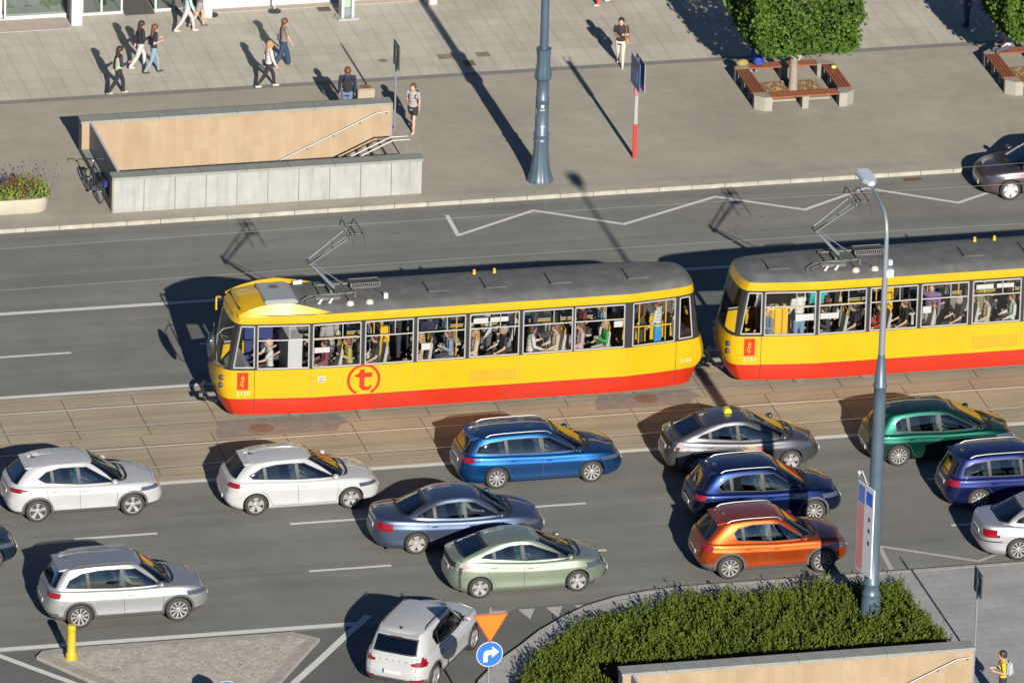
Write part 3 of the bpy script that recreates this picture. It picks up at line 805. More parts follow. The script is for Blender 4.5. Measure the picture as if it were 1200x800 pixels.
    for q in range(len(edges)-1):
        hi, lo = edges[q][0], edges[q+1][0]; w = sp.get('pw', .045)
        hi2 = hi-(w if q > 0 else 0); lo2 = lo+(w if q < len(edges)-2 else 0)
        # pillars lean back with height
        k = sp.get('plean', .10); pk = []
        p = clip(Pi, 1, k, hi2+k*.95); p = clip(p, -1, -k, -(lo2+k*.95))
        if len(p) > 2 and abs(area(p)) > .004: wins.append(p)
    nws = []
    for q, p in enumerate(wins):
        nme = 'side_window_%d' % q; nws.append(nme)
        assign(cut(gb, p, (0, 2), gside), nme, M['dark_glass'] if (sp.get('privacy') and q >= sp.get('pfrom', 2)) else M['car_glass'])
    # windscreen and rear window in the end view
    zc = zd(f0)+.0; ze = zr(f1)
    ws = [(-Wb*.90, zc+.02), (Wb*.90, zc+.02), (Wt*.90, ze-.015), (-Wt*.90, ze-.015)]
    fok = lambda f: f.normal.x > .22 and f.normal.z < .93
    assign(cut(gb, ws, (1, 2), fok), 'screen_surround', M['black'])
    wi = inset(ws, .03); wi = [(a, b+(.03 if b < (zc+ze)/2 else 0)) for a, b in wi]
    assign(cut(gb, wi, (1, 2), fok), 'windscreen', M['car_glass'])
    rw = sp['rwin']        # half widths and heights: (yb, zb, yt, zt)
    rs = [(-rw[0], rw[1]), (rw[0], rw[1]), (rw[2], rw[3]), (-rw[2], rw[3])]
    rok = lambda f: f.normal.x < -.15 and f.normal.z < .97
    assign(cut(gb, rs, (1, 2), rok), 'screen_surround', M['black'])
    assign(cut(gb, inset(rs, .03), (1, 2), rok), 'rear_window', M['dark_glass'] if sp.get('privacy') else M['car_glass'])
    absorb(gb, len(slots)); gb.verts.index_update(); gb.normal_update()
    gsh = gb.copy(); gbvh = BVHTree.FromBMesh(gsh)
    for k, (nme, m) in enumerate(slots):
        if nme.startswith('side_window'):
            for sgn in (1, -1):
                sub = gb.copy(); bmesh.ops.delete(sub, geom=[f for f in sub.faces if f.material_index != k or f.calc_center_median().y*sgn < 0], context='FACES')
                sub.verts.index_update(); take(sub, k, 'side_window', m, root, off=.006); sub.free()
        elif nme == 'roof': take(gb, k, nme, m, root)
        else: take_split(gb, k, nme, m, root, off=0.004 if nme in ('windscreen', 'rear_window') else 0)
    gb.free()
    # ---- surface helpers
    def sy(x, z, s=-1):
        h = None
        for tree in (bvh, gbvh):
            q = tree.ray_cast(Vector((x, s*3, z)), Vector((0, -s, 0)))
            if q[0] is not None and (h is None or abs(q[0].y) > abs(h)): h = q[0].y
        return h if h is not None else s*hw
    def sx(y, z, back=True):
        h = None
        for tree in (bvh, gbvh):
            q = tree.ray_cast(Vector((-3 if back else L+3, y, z)), Vector((1 if back else -1, 0, 0)))
            if q[0] is not None and (h is None or (q[0].x < h if back else q[0].x > h)): h = q[0].x
        return h if h is not None else (0 if back else L)
    def sz(x, y):
        h = -1
        for tree in (bvh, gbvh):
            q = tree.ray_cast(Vector((x, y, 4)), Vector((0, 0, -1)))
            if q[0] is not None: h = max(h, q[0].z)
        return h
    def drape(mb, pts, w, s):      # dark seam line on a body side
        out = []
        for a, b in zip(pts, pts[1:]):
            n = max(2, int(math.hypot(b[0]-a[0], b[1]-a[1])/.06))
            for i in range(n+1):
                x, z = a[0]+(b[0]-a[0])*i/n, a[1]+(b[1]-a[1])*i/n; out.append(Vector((x, sy(x, z, s)+s*.0015, z)))
        for p, q in zip(out, out[1:]):
            d = q-p
            if d.length < 1e-4: continue
            nn = d.cross(Vector((0, 1, 0))).normalized()*w/2
            mb.quad(p-nn, q-nn, q+nn, p+nn)
    # ---- door seams, handles, mirrors
    zs = sp.get('sill', zb0+.09); bx = px[1]
    fx = xs0+.02; rdx = sp['door_r']
    for s in (-1, 1):
        mb = MB()
        zt_ = lambda x: zd(x)-.005
        drape(mb, [(fx, zt_(fx)), (fx+.03, .62), (fx-.02, zs)], .011, s)
        drape(mb, [(bx-.02, zt_(bx)), (bx-.0, zs)], .011, s)
        drape(mb, [(rdx, zt_(rdx)), (rdx+.02, zd(rdx)-.25), (xw[0]+wr*.95, wr+.28), (xw[0]+wr+.16, zs)], .011, s)
        drape(mb, [(xw[0]+wr+.16, zs), (fx-.02, zs)], .011, s)
        mb.build('door_seam', M['joint'], root)
        for hx in (bx+.16, rdx+.20):
            hz = zd(hx)-.14; mb = MB(); y = sy(hx, hz, s)
            mb.box(hx-.085, hx+.085, y-.006 if s > 0 else y-.03, y+.03 if s > 0 else y+.006, hz-.014, hz+.014); mb.build('door_handle', sp.get('handle_m', paint_m), root, bevel=.006)
        # mirror
        mx = xs0-.04; mz = zd(mx)+.10; y = sy(mx, mz-.07, s); mt = MB()
        mt.ball((mx+.01, y+s*.15, mz), (.085, .11, .068), 14, 9); mr = mt.build('wing_mirror', sp.get('mirror_m', paint_m), root, smooth=True)
        mt = MB(); mt.tube([(mx, y-s*.02, mz-.08), (mx, y+s*.09, mz-.03)], .022, 6); mt.build('mirror_arm', M['black'], mr)
        mt = MB(); mt.lathe([(.001, 0), (.055, 0), (.055, .004), (.001, .004)], 12, (0, 0, 0), 'x'); 
        mt.v = [(mx-.075+v[0], y+s*.15+v[1]*1.4, mz+v[2]*.85) for v in mt.v]; mt.build('mirror_glass', M['chrome'], mr)
    def topseam(pts, w=.012):
        mb = MB()
        out = [Vector((x, y, sz(x, y)+.0025)) for x, y in pts]
        for p, q in zip(out, out[1:]):
            d = q-p; nn = d.cross(Vector((0, 0, 1))).normalized()*w/2; mb.quad(p-nn, q-nn, q+nn, p+nn)
        mb.build('panel_gap', M['joint'], root)
    for s in (-1, 1): topseam([(f0-.06+(L-.34-f0+.06)*i/12, s*hw*(.84-.10*i/12)) for i in range(13)])
    topseam([(L-.34+.07*(1-abs(i/6-1)**2), hw*.74*(i/6-1)) for i in range(13)])
    if r0 > .3: 
        for s in (-1, 1): topseam([(.12+(r0-.1)*i/6, s*hw*.80) for i in range(7)])
    else:
        for s in (-1, 1):
            mb = MB(); pts = []
            for i in range(9):
                z = zd(.1)-.04-(zd(.1)-.46)*i/8; y = s*hw*.70; pts.append(Vector((sx(y, z)-.003, y, z)))
            for p, q in zip(pts, pts[1:]): mb.quad(p, q, q+Vector((0, .012, 0)), p+Vector((0, .012, 0)))
            mb.build('panel_gap', M['joint'], root)
    mb = MB(); pts = []
    for i in range(17):
        y = Wb*.80*(i/8-1); x = f0+.015-.20*abs(i/8-1)**4.6-.02; pts.append((x, y, sz(x, y)+.006))
    for p, q in zip(pts, pts[1:]): mb.quad(p, q, (q[0]+.075, q[1], q[2]-.002), (p[0]+.075, p[1], p[2]-.002))
    mb.build('cowl', M['black'], root)
    # ---- wheels
    nsp = sp.get('spokes', 5)
    for wx in xw:
        for s in (-1, 1):
            o = Vector((wx, s*(hw-.115), wr)); T = Matrix.Translation(o) @ Matrix.Diagonal((1, s, 1, 1))
            mb = MB(); mb.T = T
            mb.lathe([(wr*.66, .085), (wr*.70, .10), (wr*.90, .105), (wr*.97, .085), (wr, .04), (wr, -.07), (wr*.95, -.10), (wr*.6, -.10)], 36, ax='y', caps=False); ty = mb.build('wheel', M['rubber'], root, smooth=True, ang=50)
            mb = MB(); mb.T = T; mb.lathe([(wr*.70, .088), (wr*.655, .092), (wr*.62, .07), (wr*.60, .02), (.001, .02)], 36, ax='y', caps=False); rim = mb.build('rim', M['alloy_dark'], ty, smooth=True)
            mb = MB(); mb.T = T
            mb.lathe([(.001, .075), (.035, .078), (.06, .07), (.075, .05), (.075, .03)], 20, ax='y')
            mb.lathe([(wr*.715, .075), (wr*.715, .100), (wr*.66, .098), (wr*.63, .075)], 36, ax='y', caps=False)
            for k in range(nsp):
                a = 2*math.pi*(k+.25)/nsp; wd_ = sp.get('spw', .5)*math.pi*wr*.32/nsp*1.7
                c, sn = math.cos(a), math.sin(a)
                def P(r, t, y): return (r*c-t*sn, y, r*sn+t*c)
                ra, rb = .05, wr*.67
                q = [P(ra, -wd_*.55, .055), P(rb, -wd_, .062), P(rb, wd_, .062), P(ra, wd_*.55, .055), P(ra, -wd_*.4, .078), P(rb, -wd_*.8, .094), P(rb, wd_*.8, .094), P(ra, wd_*.4, .078)]
                mb.add(q, [(0, 1, 2, 3), (4, 7, 6, 5), (0, 4, 5, 1), (1, 5, 6, 2), (2, 6, 7, 3), (3, 7, 4, 0)])
            mb.build('spokes', sp.get('alloy', M['alloy']), rim)
    # wheel housings + floor + interior
    mb = MB(); mb.box(.35, L-.45, -hw*.80, hw*.80, zb0-.02, .34); 
    for wx in xw:
        for s in (-1, 1):
            yo = min(abs(sy(wx-wr-.06, .36, s)), abs(sy(wx+wr+.06, .36, s)), abs(sy(wx-wr-.05, .24, s)), abs(sy(wx+wr+.05, .24, s)), hw)-.012; mb.lathe([(wr+.05, hw*.42*s), (wr+.05, yo*s)], 28, (wx, 0, wr), 'y'); 
    o = mb.build('underbody', M['dark'], root)
    me = o.data; b2 = bmesh.new(); b2.from_mesh(me)
    bmesh.ops.delete(b2, geom=[f for f in b2.faces if (len(f.verts) > 8 and abs(f.calc_center_median().y) > hw*.7) or (len(f.verts) == 4 and f.calc_center_median().z < .17 and abs(f.normal.z) < .999)], context='FACES'); b2.to_mesh(me); b2.free()
    mb = MB(); mb.box(r0+.15, f0-.05, -hw*.84, -hw*.80, .3, zd(2.0)-.06); mb.box(r0+.15, f0-.05, hw*.80, hw*.84, .3, zd(2.0)-.06)
    mb.box(f0-.55, f0-.06, -hw*.8, hw*.8, .5, zd(f0)-.03); mb.box(r0+.25, r0+.6, -hw*.8, hw*.8, .5, zd(r0+.4)-.05)
    mb.build('cabin_lining', M['dark'], root)
    sx_ = px[1]-.05
    for s in (-1, 1):
        mb = MB(); y = s*.37
        mb.box(sx_, sx_+.5, y-.25, y+.25, .42, .58); mb.prism([(sx_-.16, 1.12), (sx_+.0, .55), (sx_+.13, .55), (sx_-.06, 1.12)], y-.24, y+.24, (0, 2, 1)); mb.box(sx_-.18, sx_-.09, y-.13, y+.13, 1.13, 1.30)
        mb.build('front_seat', M['seat'], root, bevel=.03)
    xr = xw[0]+.28; mb = MB(); mb.box(xr, xr+.5, -.62, .62, .42, .58); mb.prism([(xr-.17, 1.08), (xr, .55), (xr+.13, .55), (xr-.06, 1.08)], -.62, .62, (0, 2, 1))
    for y in (-.4, .4): mb.box(xr-.18, xr-.10, y-.12, y+.12, 1.09, 1.22)
    mb.build('rear_seat', M['seat'], root, bevel=.03)
    mb = MB(); T = Matrix.Translation((f0-.72, .37, .93)) @ Matrix.Rotation(R(70), 4, 'Y')
    mb.tube([T @ Vector((.18*math.cos(a*math.pi/8), .18*math.sin(a*math.pi/8), 0)) for a in range(17)], .014, 6); mb.build('steering_wheel', M['black'], root)
    # ---- plates, badges, wipers, aerial, rails
    pz = sp.get('plate_z', .62)
    def plate(z, back):
        x = min(sx(y, z, back) for y in (-.2, 0, .2)) if back else max(sx(y, z, back) for y in (-.2, 0, .2)); a, b_ = (x-.016, x+.004) if back else (x-.004, x+.016)
        mb = MB(); mb.box(a, b_, -.26, .26, z-.057, z+.057); p = mb.build('number_plate', M['plate'], root)
        xx = (a-.002, a+.0) if back else (b_, b_+.002); mb = MB(); s_ = 1 if back else -1
        ya, yb = sorted((s_*.26, s_*.215)); mb.box(xx[0], xx[1], ya, yb, z-.056, z+.056); mb.build('blue_band', M['plate_blue'], p)
    plate(pz, True); plate(sp.get('fplate_z', .42), False)
    for y0, y1 in ((-.60, .02), (.06, .55)):
        mb = MB(); pts = []
        for i in range(9):
            y = y0+(y1-y0)*i/8; x = f0-.02-.16*(i/8); z = sz(x, y)
            pts.append((x, y, z+.016))
        mb.tube(pts, .010, 5); mb.build('wiper', M['black'], root)
    if sp.get('aerial', True):
        ax_ = r1+.22; z = sz(ax_, 0); mb = MB(); mb.prism([(ax_-.08, z-.005), (ax_+.09, z-.005), (ax_-.05, z+.065), (ax_-.07, z+.06)], -.016, .016, (0, 2, 1)); mb.build('aerial_fin', sp.get('fin_m', M['black']), root)
    if sp.get('rails'):
        for s in (-1, 1):
            mb = MB(); pts = []; a, b_ = sp['rails']; yy = s*Wt*.90
            for i in range(15):
                x = a+(b_-a)*i/14; z = sz(x, yy); pts.append((x, yy, z+(.045 if 0 < i < 14 else .0)))
            mb.tube(pts, .015, 8); mb.build('roof_rail', sp.get('rail_m', M['chrome']), root, smooth=True)
    if sp.get('spoiler'):
        a = sp['spoiler']; mb = MB(); z = zr(r1+.05)
        mb.prism([(r1+.16, z+.03), (r1-a, z-.015), (r1-a+.01, z-.045), (r1+.10, z-.05)], -Wt*.86, Wt*.86, (0, 2, 1)); mb.build('spoiler', sp.get('spoiler_m', paint_m), root, smooth=True, bevel=.012)
        mb = MB(); mb.box(r1-a-.004, r1-a+.004, -.16, .16, z-.042, z-.024); mb.build('brake_light', M['tail'], root)
    if sp.get('extra'): sp['extra'](root, dict(sx=sx, sy=sy, sz=sz, paint=paint_m, hw=hw, L=L, zd=zd, zr=zr))
    bm = None; shell.free(); gsh.free()
    return root

def mk(**k): return k
def lamp_side(x0, x1, z0, z1, sl=.0): return [(x0, z0), (x1, z0+sl), (x1, z1), (x0, z1)]
def frontlights(L, z0=.62, z1=.76, ln=.42, inner=.42, hw=.9):
    return [('headlight', 'head', [('s', [(L-ln*.8, z1+.005), (L-.10, z0+.03), (L+.1, z0+.03), (L+.1, z1+.0), (L-.15, z1+.04)]), ('f', [(hw*.60, z0+.02), (hw+.1, z0+.03), (hw+.1, z1+.04), (hw*.80, z1+.02), (hw*.56, z1-.03)])]),
            ('grille', 'black', [('f', [(0, z0+.02), (hw*.45, z0+.03), (hw*.47, z1-.05), (0, z1-.06)]), ('f', [(0, .28), (hw*.6, .28), (hw*.5, .45), (0, .47)])])]
SP = {}
SP['crossover'] = mk(L=4.36, W=1.795, ro=.80, wb=2.64, wr=.335, zb=.22, deck=[(0, .96), (.35, 1.04), (1.0, 1.02), (2.2, .96), (3.15, .95), (3.7, .93), (4.1, .86), (4.36, .74)],
    roof=[(.4, 1.42), (.8, 1.50), (1.4, 1.555), (2.0, 1.555), (2.5, 1.50)], gh=(.06, 3.32, .62, 2.35), kb=.89, kt=.66, dlo=[(1.05, 1.40), (.80, 1.22), (1.02, 1.10)], pill=(2.95, 1.98, 1.25), door_r=1.05,
    rwin=(.66, 1.07, .50, 1.42), clad=.34, flare=.05, spokes=5, spw=.55, spoiler=.12, spoiler_m=None, privacy=True, pfrom=2,
    patch=[('tail_light', 'tail', [('s', [(-.1, .86), (.30, .90), (.62, .935), (.30, .985), (-.1, .98)]), ('r', [(.42, .88), (.95, .86), (.95, .99), (.5, .97)])])]+frontlights(4.36, .70, .80, .62), plate_z=.74)
SP['hatch'] = mk(L=4.37, W=1.81, ro=.81, wb=2.66, wr=.32, zb=.18, deck=[(0, .90), (.3, .97), (1.0, .96), (2.2, .91), (3.2, .90), (3.7, .87), (4.1, .79), (4.37, .66)],
    roof=[(.4, 1.34), (.8, 1.41), (1.4, 1.465), (2.0, 1.475), (2.6, 1.42)], gh=(.10, 3.42, .62, 2.35), kb=.90, kt=.67, dlo=[(1.0, 1.33), (.62, 1.13), (.72, 1.03)], pill=(2.98, 2.0, 1.10), door_r=.98,
    rwin=(.64, 1.03, .50, 1.335), spokes=5, spw=.8, spoiler=.10,
    patch=[('tail_light', 'tail', [('s', [(-.1, .80), (.28, .83), (.42, .87), (.26, .94), (-.1, .95)]), ('r', [(.48, .82), (.95, .80), (.95, .95), (.55, .93)])])]+frontlights(4.37, .62, .72, .46), plate_z=.42)
SP['wagon'] = mk(L=4.69, W=1.83, ro=1.02, wb=2.69, wr=.325, zb=.17, deck=[(0, .90), (.3, .97), (1.2, .955), (2.5, .91), (3.5, .905), (4.0, .88), (4.45, .79), (4.69, .66)],
    roof=[(.15, 1.32), (.6, 1.41), (1.4, 1.46), (2.2, 1.465), (3.0, 1.41)], gh=(.10, 3.72, .42, 2.70), kb=.90, kt=.69, dlo=[(.85, 1.33), (.52, 1.22), (.42, 1.03)], pill=(3.25, 2.33, 1.32), door_r=1.27,
    rwin=(.66, 1.0, .54, 1.335), spokes=10, spw=.55, spoiler=.10, rails=(.75, 2.6), trim=None,
    patch=[('tail_light', 'tail', [('s', [(-.1, .80), (.30, .83), (.40, .90), (-.1, .93)]), ('r', [(.45, .80), (.95, .79), (.95, .93), (.5, .93)])])]+frontlights(4.69, .62, .72, .4), plate_z=.70)
SP['saloon'] = mk(L=4.82, W=1.82, ro=1.12, wb=2.85, wr=.325, zb=.17, deck=[(0, .93), (.25, .99), (.8, .985), (1.6, .93), (2.6, .89), (3.6, .90), (4.15, .86), (4.6, .76), (4.82, .64)], nf=3.4, nr=4.2,
    rin=[(0, .12), (.12, .04), (.25, .0), (.5, .0), (.58, .03), (.8, .05), (.92, .06), (1, .08)],
    roof=[(1.4, 1.36), (1.9, 1.43), (2.4, 1.45), (2.9, 1.41), (3.1, 1.37)], gh=(.62, 3.85, 1.62, 2.95), kb=.90, kt=.63, gnr=4.2, dlo=[(1.62, 1.30), (1.25, 1.13), (1.06, 1.02)], pill=(3.42, 2.50, 1.66), door_r=1.42,
    rwin=(.66, 1.03, .47, 1.35), spokes=5, spw=.9, trim=None, aerial=False,
    patch=[('tail_light', 'tail', [('s', [(-.1, .66), (.22, .70), (.32, .80), (.22, .90), (-.1, .88)]), ('r', [(.50, .68), (.95, .66), (.95, .88), (.6, .88)])])]+frontlights(4.82, .58, .70, .30), plate_z=.72)
SP['liftback'] = mk(L=4.45, W=1.725, ro=.80, wb=2.70, wr=.31, zb=.17, deck=[(0, 1.02), (.25, 1.07), (.8, 1.04), (1.6, .97), (2.5, .92), (3.4, .93), (3.85, .88), (4.2, .77), (4.45, .62)], nf=3.2, nr=4.6,
    roof=[(.7, 1.28), (1.3, 1.43), (1.9, 1.485), (2.4, 1.47), (2.8, 1.40)], gh=(.08, 3.62, 1.10, 2.40), kb=.885, kt=.66, gnr=5, dlo=[(1.30, 1.31), (.95, 1.21), (.78, 1.12)], pill=(3.02, 2.02, 1.22), door_r=.98, apb=.30,
    rwin=(.60, 1.13, .50, 1.385), spokes=5, spw=.8, trim=None, aerial=False,
    patch=[('tail_light', 'tail_clear', [('s', [(-.1, .78), (.10, .79), (.13, 1.03), (-.1, 1.04)]), ('r', [(.64, .78), (.95, .78), (.95, 1.04), (.68, 1.03)])]), ('rear_glass_panel', 'black', [('r', [(0, .86), (.58, .86), (.58, 1.0), (0, 1.0)])])]+frontlights(4.45, .62, .78, .52), plate_z=.76)
SP['suv'] = mk(L=4.49, W=1.84, ro=.89, wb=2.68, wr=.35, zb=.24, deck=[(0, 1.00), (.3, 1.07), (1.2, 1.05), (2.4, 1.02), (3.35, 1.03), (3.8, 1.0), (4.2, .93), (4.49, .78)],
    roof=[(.25, 1.53), (.7, 1.61), (1.5, 1.655), (2.2, 1.655), (2.7, 1.60)], gh=(.10, 3.48, .48, 2.60), kb=.90, kt=.71, dlo=[(.95, 1.52), (.62, 1.36), (.50, 1.14)], pill=(3.02, 2.10, 1.16), door_r=1.10,
    rwin=(.68, 1.12, .56, 1.53), clad=.37, bumper_clad=.46, spokes=10, spw=.5, spoiler=.12, rails=(.75, 2.5), rail_m=None,
    patch=[('tail_light', 'tail', [('s', [(-.1, .88), (.30, .93), (.46, .98), (.26, 1.02), (-.1, 1.02)]), ('r', [(.42, .88), (.95, .87), (.95, 1.02), (.46, 1.02)])])]+frontlights(4.49, .72, .84, .40), plate_z=.64, fplate_z=.5)
SP['xc'] = dict(SP['suv'], L=4.43, W=1.86, ro=.85, wb=2.70, deck=[(0, 1.00), (.3, 1.07), (1.2, 1.04), (2.4, 1.0), (3.3, 1.03), (3.8, 1.01), (4.15, .95), (4.43, .80)],
    dlo=[(1.05, 1.52), (.92, 1.40), (1.10, 1.12)], pill=(3.0, 2.1, 1.25), privacy=True, rwin=(.62, 1.10, .58, 1.50), rails=(.8, 2.4), spokes=5, spw=.6,
    patch=[('tail_light', 'tail', [('s', [(-.1, .84), (.18, .84), (.42, .86), (.42, .93), (.16, .96), (.16, 1.06), (-.1, 1.06)]), ('r', [(.66, .84), (.95, .82), (.95, 1.1), (.74, 1.1), (.74, .96), (.5, .92), (.5, .86)])]), ('reflector', 'tail', [('r', [(.50, .42), (.82, .42), (.82, .49), (.50, .49)])])]+frontlights(4.43, .76, .88, .3))
SP['xc']['gh'] = (.10, 3.42, .42, 2.55)
SP['navy_suv'] = dict(SP['suv'], L=4.30, W=1.79, ro=.80, wb=2.60, deck=[(0, .97), (.3, 1.03), (1.2, 1.01), (2.3, .97), (3.2, .98), (3.65, .95), (4.0, .87), (4.3, .73)],
    roof=[(.25, 1.46), (.7, 1.53), (1.5, 1.58), (2.1, 1.58), (2.55, 1.53)], gh=(.10, 3.34, .55, 2.45), dlo=[(.95, 1.42), (.68, 1.22), (.78, 1.09)], pill=(2.95, 1.98, 1.10), rwin=(.64, 1.08, .52, 1.46), rails=(.8, 2.35), clad=.33,
    patch=[('tail_light', 'tail', [('s', [(-.1, .84), (.30, .86), (.34, .97), (-.1, 1.0)]), ('r', [(.5, .84), (.95, .84), (.95, 1.0), (.55, .98)])])]+frontlights(4.30, .68, .80, .42), wr=.34)
SP['orange_suv'] = dict(SP['suv'], L=4.23, W=1.82, ro=.82, wb=2.59, wr=.345, deck=[(0, .96), (.3, 1.03), (1.2, 1.0), (2.3, .96), (3.15, .97), (3.6, .95), (3.95, .88), (4.23, .75)],
    roof=[(.3, 1.44), (.75, 1.52), (1.4, 1.57), (2.0, 1.57), (2.5, 1.51)], gh=(.08, 3.28, .62, 2.38), dlo=[(1.05, 1.42), (.92, 1.30), (1.02, 1.08)], pill=(2.88, 1.95, 1.22), rwin=(.64, 1.07, .50, 1.44), rails=(.78, 2.3), clad=.33,
    patch=[('tail_light', 'tail', [('s', [(-.1, .82), (.28, .84), (.34, .95), (-.1, .97)]), ('r', [(.5, .82), (.95, .82), (.95, .97), (.55, .96)])])]+frontlights(4.23, .66, .78, .34))
SP['green_hatch'] = dict(SP['hatch'], L=4.29, W=1.70, ro=.82, wb=2.68, deck=[(0, .86), (.3, .93), (1.2, .93), (2.3, .89), (3.3, .90), (3.7, .86), (4.05, .77), (4.29, .64)],
    roof=[(.35, 1.38), (.8, 1.45), (1.5, 1.495), (2.1, 1.49), (2.6, 1.43)], gh=(.12, 3.55, .48, 2.42), dlo=[(.9, 1.36), (.72, 1.25), (.74, 1.0)], pill=(3.0, 2.02, 1.12), spokes=12, spw=.5, alloy=None,
    patch=[('tail_light', 'tail', [('s', [(-.1, .74), (.16, .74), (.16, .98), (-.1, .98)]), ('r', [(.6, .74), (.95, .74), (.95, .98), (.64, .98)])])]+frontlights(4.29, .60, .72, .42, .42, .85))
SP['blue_wagon'] = dict(SP['wagon'], L=4.36, W=1.73, ro=.92, wb=2.47, deck=[(0, .88), (.3, .94), (1.2, .93), (2.3, .90), (3.3, .91), (3.75, .87), (4.1, .78), (4.36, .66)],
    roof=[(.15, 1.36), (.6, 1.44), (1.4, 1.49), (2.1, 1.49), (2.7, 1.43)], gh=(.10, 3.50, .40, 2.52), dlo=[(.80, 1.36), (.50, 1.24), (.42, 1.0)], pill=(3.0, 2.13, 1.22), door_r=1.12, rwin=(.64, .98, .54, 1.36), rails=(.7, 2.4),
    patch=[('tail_light', 'tail', [('s', [(-.1, .72), (.26, .74), (.26, .88), (-.1, .90)]), ('r', [(.5, .72), (.95, .72), (.95, .90), (.55, .90)])])]+frontlights(4.36, .60, .72, .4, .4, .86))
SP['notchback'] = dict(SP['saloon'], L=4.57, W=1.77, ro=1.02, wb=2.58, deck=[(0, .93), (.25, 1.0), (.7, .99), (1.5, .93), (2.5, .90), (3.45, .91), (3.95, .87), (4.35, .78), (4.57, .66)], nf=4, nr=5,
    roof=[(1.2, 1.36), (1.7, 1.44), (2.2, 1.46), (2.7, 1.42), (2.9, 1.38)], gh=(.42, 3.68, 1.30, 2.75), dlo=[(1.42, 1.32), (1.02, 1.14), (.92, 1.04)], pill=(3.2, 2.28, 1.42), door_r=1.28, spokes=10, spw=.5, kt=.66,
    patch=[('tail_light', 'tail', [('s', [(-.1, .68), (.20, .70), (.24, .88), (-.1, .90)]), ('r', [(.56, .68), (.95, .68), (.95, .90), (.6, .90)])]), ('bumper_strip', 'black', [('s', [(-.1, .55), (.55, .55), (.55, .585), (-.1, .585)]), ('r', [(0, .55), (.95, .55), (.95, .585), (0, .585)])])]+frontlights(4.57, .60, .72, .4))
SP['brown_hatch'] = dict(SP['hatch'], L=4.26, W=1.79, ro=.78, wb=2.65, spokes=5, spw=1.0, alloy=mat('silver wheel cover', (.45, .45, .45), .35, .3))
for k, v in SP.items():
    for q in ('trim', 'rail_m', 'spoiler_m', 'alloy'):
        if q in v and v[q] is None: del v[q]
SP['saloon']['trim'] = SP['wagon']['trim'] = M['black']
SP['suv']['rail_m'] = M['cladding']; SP['xc']['rail_m'] = M['cladding']
SP['navy_suv']['rail_m'] = M['chrome']; SP['orange_suv']['rail_m'] = M['chrome']
P = {
 'white_a': paint('pearl white paint', (.315, .32, .33)), 'white_b': paint('plain white paint', (.33, .335, .34)), 'white_c': paint('bright white paint', (.33, .335, .34)),
 'blue': paint('bright blue metallic paint', (.008, .066, .215), .85, .40), 'slate': paint('slate blue metallic paint', (.085, .115, .19), .85, .42), 'sage': paint('sage green metallic paint', (.27, .33, .25), .75, .45),
 'silver': paint('silver metallic paint', (.36, .37, .38), .75, .45), 'graphite': paint('graphite metallic paint', (.125, .125, .14), .85, .40), 'navy': paint('navy metallic paint', (.003, .012, .062), .85, .36),
 'orange': paint('burnt orange metallic paint', (.40, .060, .006), .8, .42), 'green': paint('dark green metallic paint', (.003, .052, .036), .85, .38), 'indigo': paint('indigo paint', (.004, .010, .075), .7, .38),
 'silver2': paint('light silver paint', (.40, .41, .43), .7, .45), 'brown': paint('mauve brown metallic paint', (.135, .100, .112), .85, .42), 'black': paint('dark petrol paint', (.01, .022, .035), .4)}
CARS = []
def put(key, name, label, sp, xr, yw, p, rz=0, **kw):
    s = SP[sp]; x0 = xr-s['ro']; y0 = yw+s['W']/2-.03     # xr: rear wheel, yw: outer face of the near wheels
    c = car(name, label, s, (x0, y0, 0), rz, P[p], **kw); CARS.append((key, c, s)); return c
def taxi_extra(root, h):
    z = h['sz'](1.9, 0); mb = MB(); mb.prism([(1.74, z), (1.98, z), (1.93, z+.13), (1.79, z+.13)], -.07, .16, (0, 2, 1)); mb.build('taxi_sign', mat('yellow taxi lamp', (.5, .42, .01), .4), root, bevel=.02)
    mb = MB(); y = h['sy'](2.62, .68, -1)
    def pan(x0, x1, z0, z1, m, nme, off):
        mb = MB(); n = 8
        for i in range(n):
            a, b = x0+(x1-x0)*i/n, x0+(x1-x0)*(i+1)/n
            mb.quad((a, h['sy'](a, z0)-off, z0), (b, h['sy'](b, z0)-off, z0), (b, h['sy'](b, z1)-off, z1), (a, h['sy'](a, z1)-off, z1))
        mb.build(nme, m, root)
    pan(2.18, 2.50, .79, .84, mat('orange strip', (.5, .2, .01), .5), 'door_stripe', .004); pan(2.50, 2.72, .60, .86, M['plate'], 'door_panel', .004); pan(2.56, 2.68, .66, .78, mat('red emblem', (.4, .05, .03), .5), 'door_emblem', .007)
SP['taxi'] = dict(SP['liftback'], extra=taxi_extra, wr=.31)
def text_mesh(name, txt, size, m, parent, loc, rot, ext=.004, bold=False):
    cu_ = bpy.data.curves.new(name, 'FONT'); cu_.body = txt; cu_.size = size; cu_.extrude = ext; cu_.align_x = 'CENTER'; cu_.align_y = 'CENTER'; cu_.space_character = 1.15
    if bold: cu_.offset = size*.02
    tmp = bpy.data.objects.new(name, cu_); COL.objects.link(tmp); bpy.context.view_layer.update()
    me = bpy.data.meshes.new_from_object(tmp.evaluated_get(bpy.context.evaluated_depsgraph_get())); bpy.data.objects.remove(tmp)
    me.name = name; me.materials.clear(); me.materials.append(m); o = link_obj(name, me, parent); o.location = loc; o.rotation_euler = rot; return o
def xc_extra(root, h):
    x = h['sx'](0, .98)-.006; z = .98
    for i, ch in enumerate('VOLVO'):
        y = .36-.18*i; text_mesh('tailgate_letter', ch, .085, M['chrome'], root, (h['sx'](y, .93)-.006, y, .93), (R(90), 0, R(-90)))
SP['xc']['extra'] = xc_extra
put('a', 'crossover_car', 'white coupe-like crossover with dark wheel arches, driving behind the plain white hatchback', 'crossover', -15.79, -10.38, 'white_a')
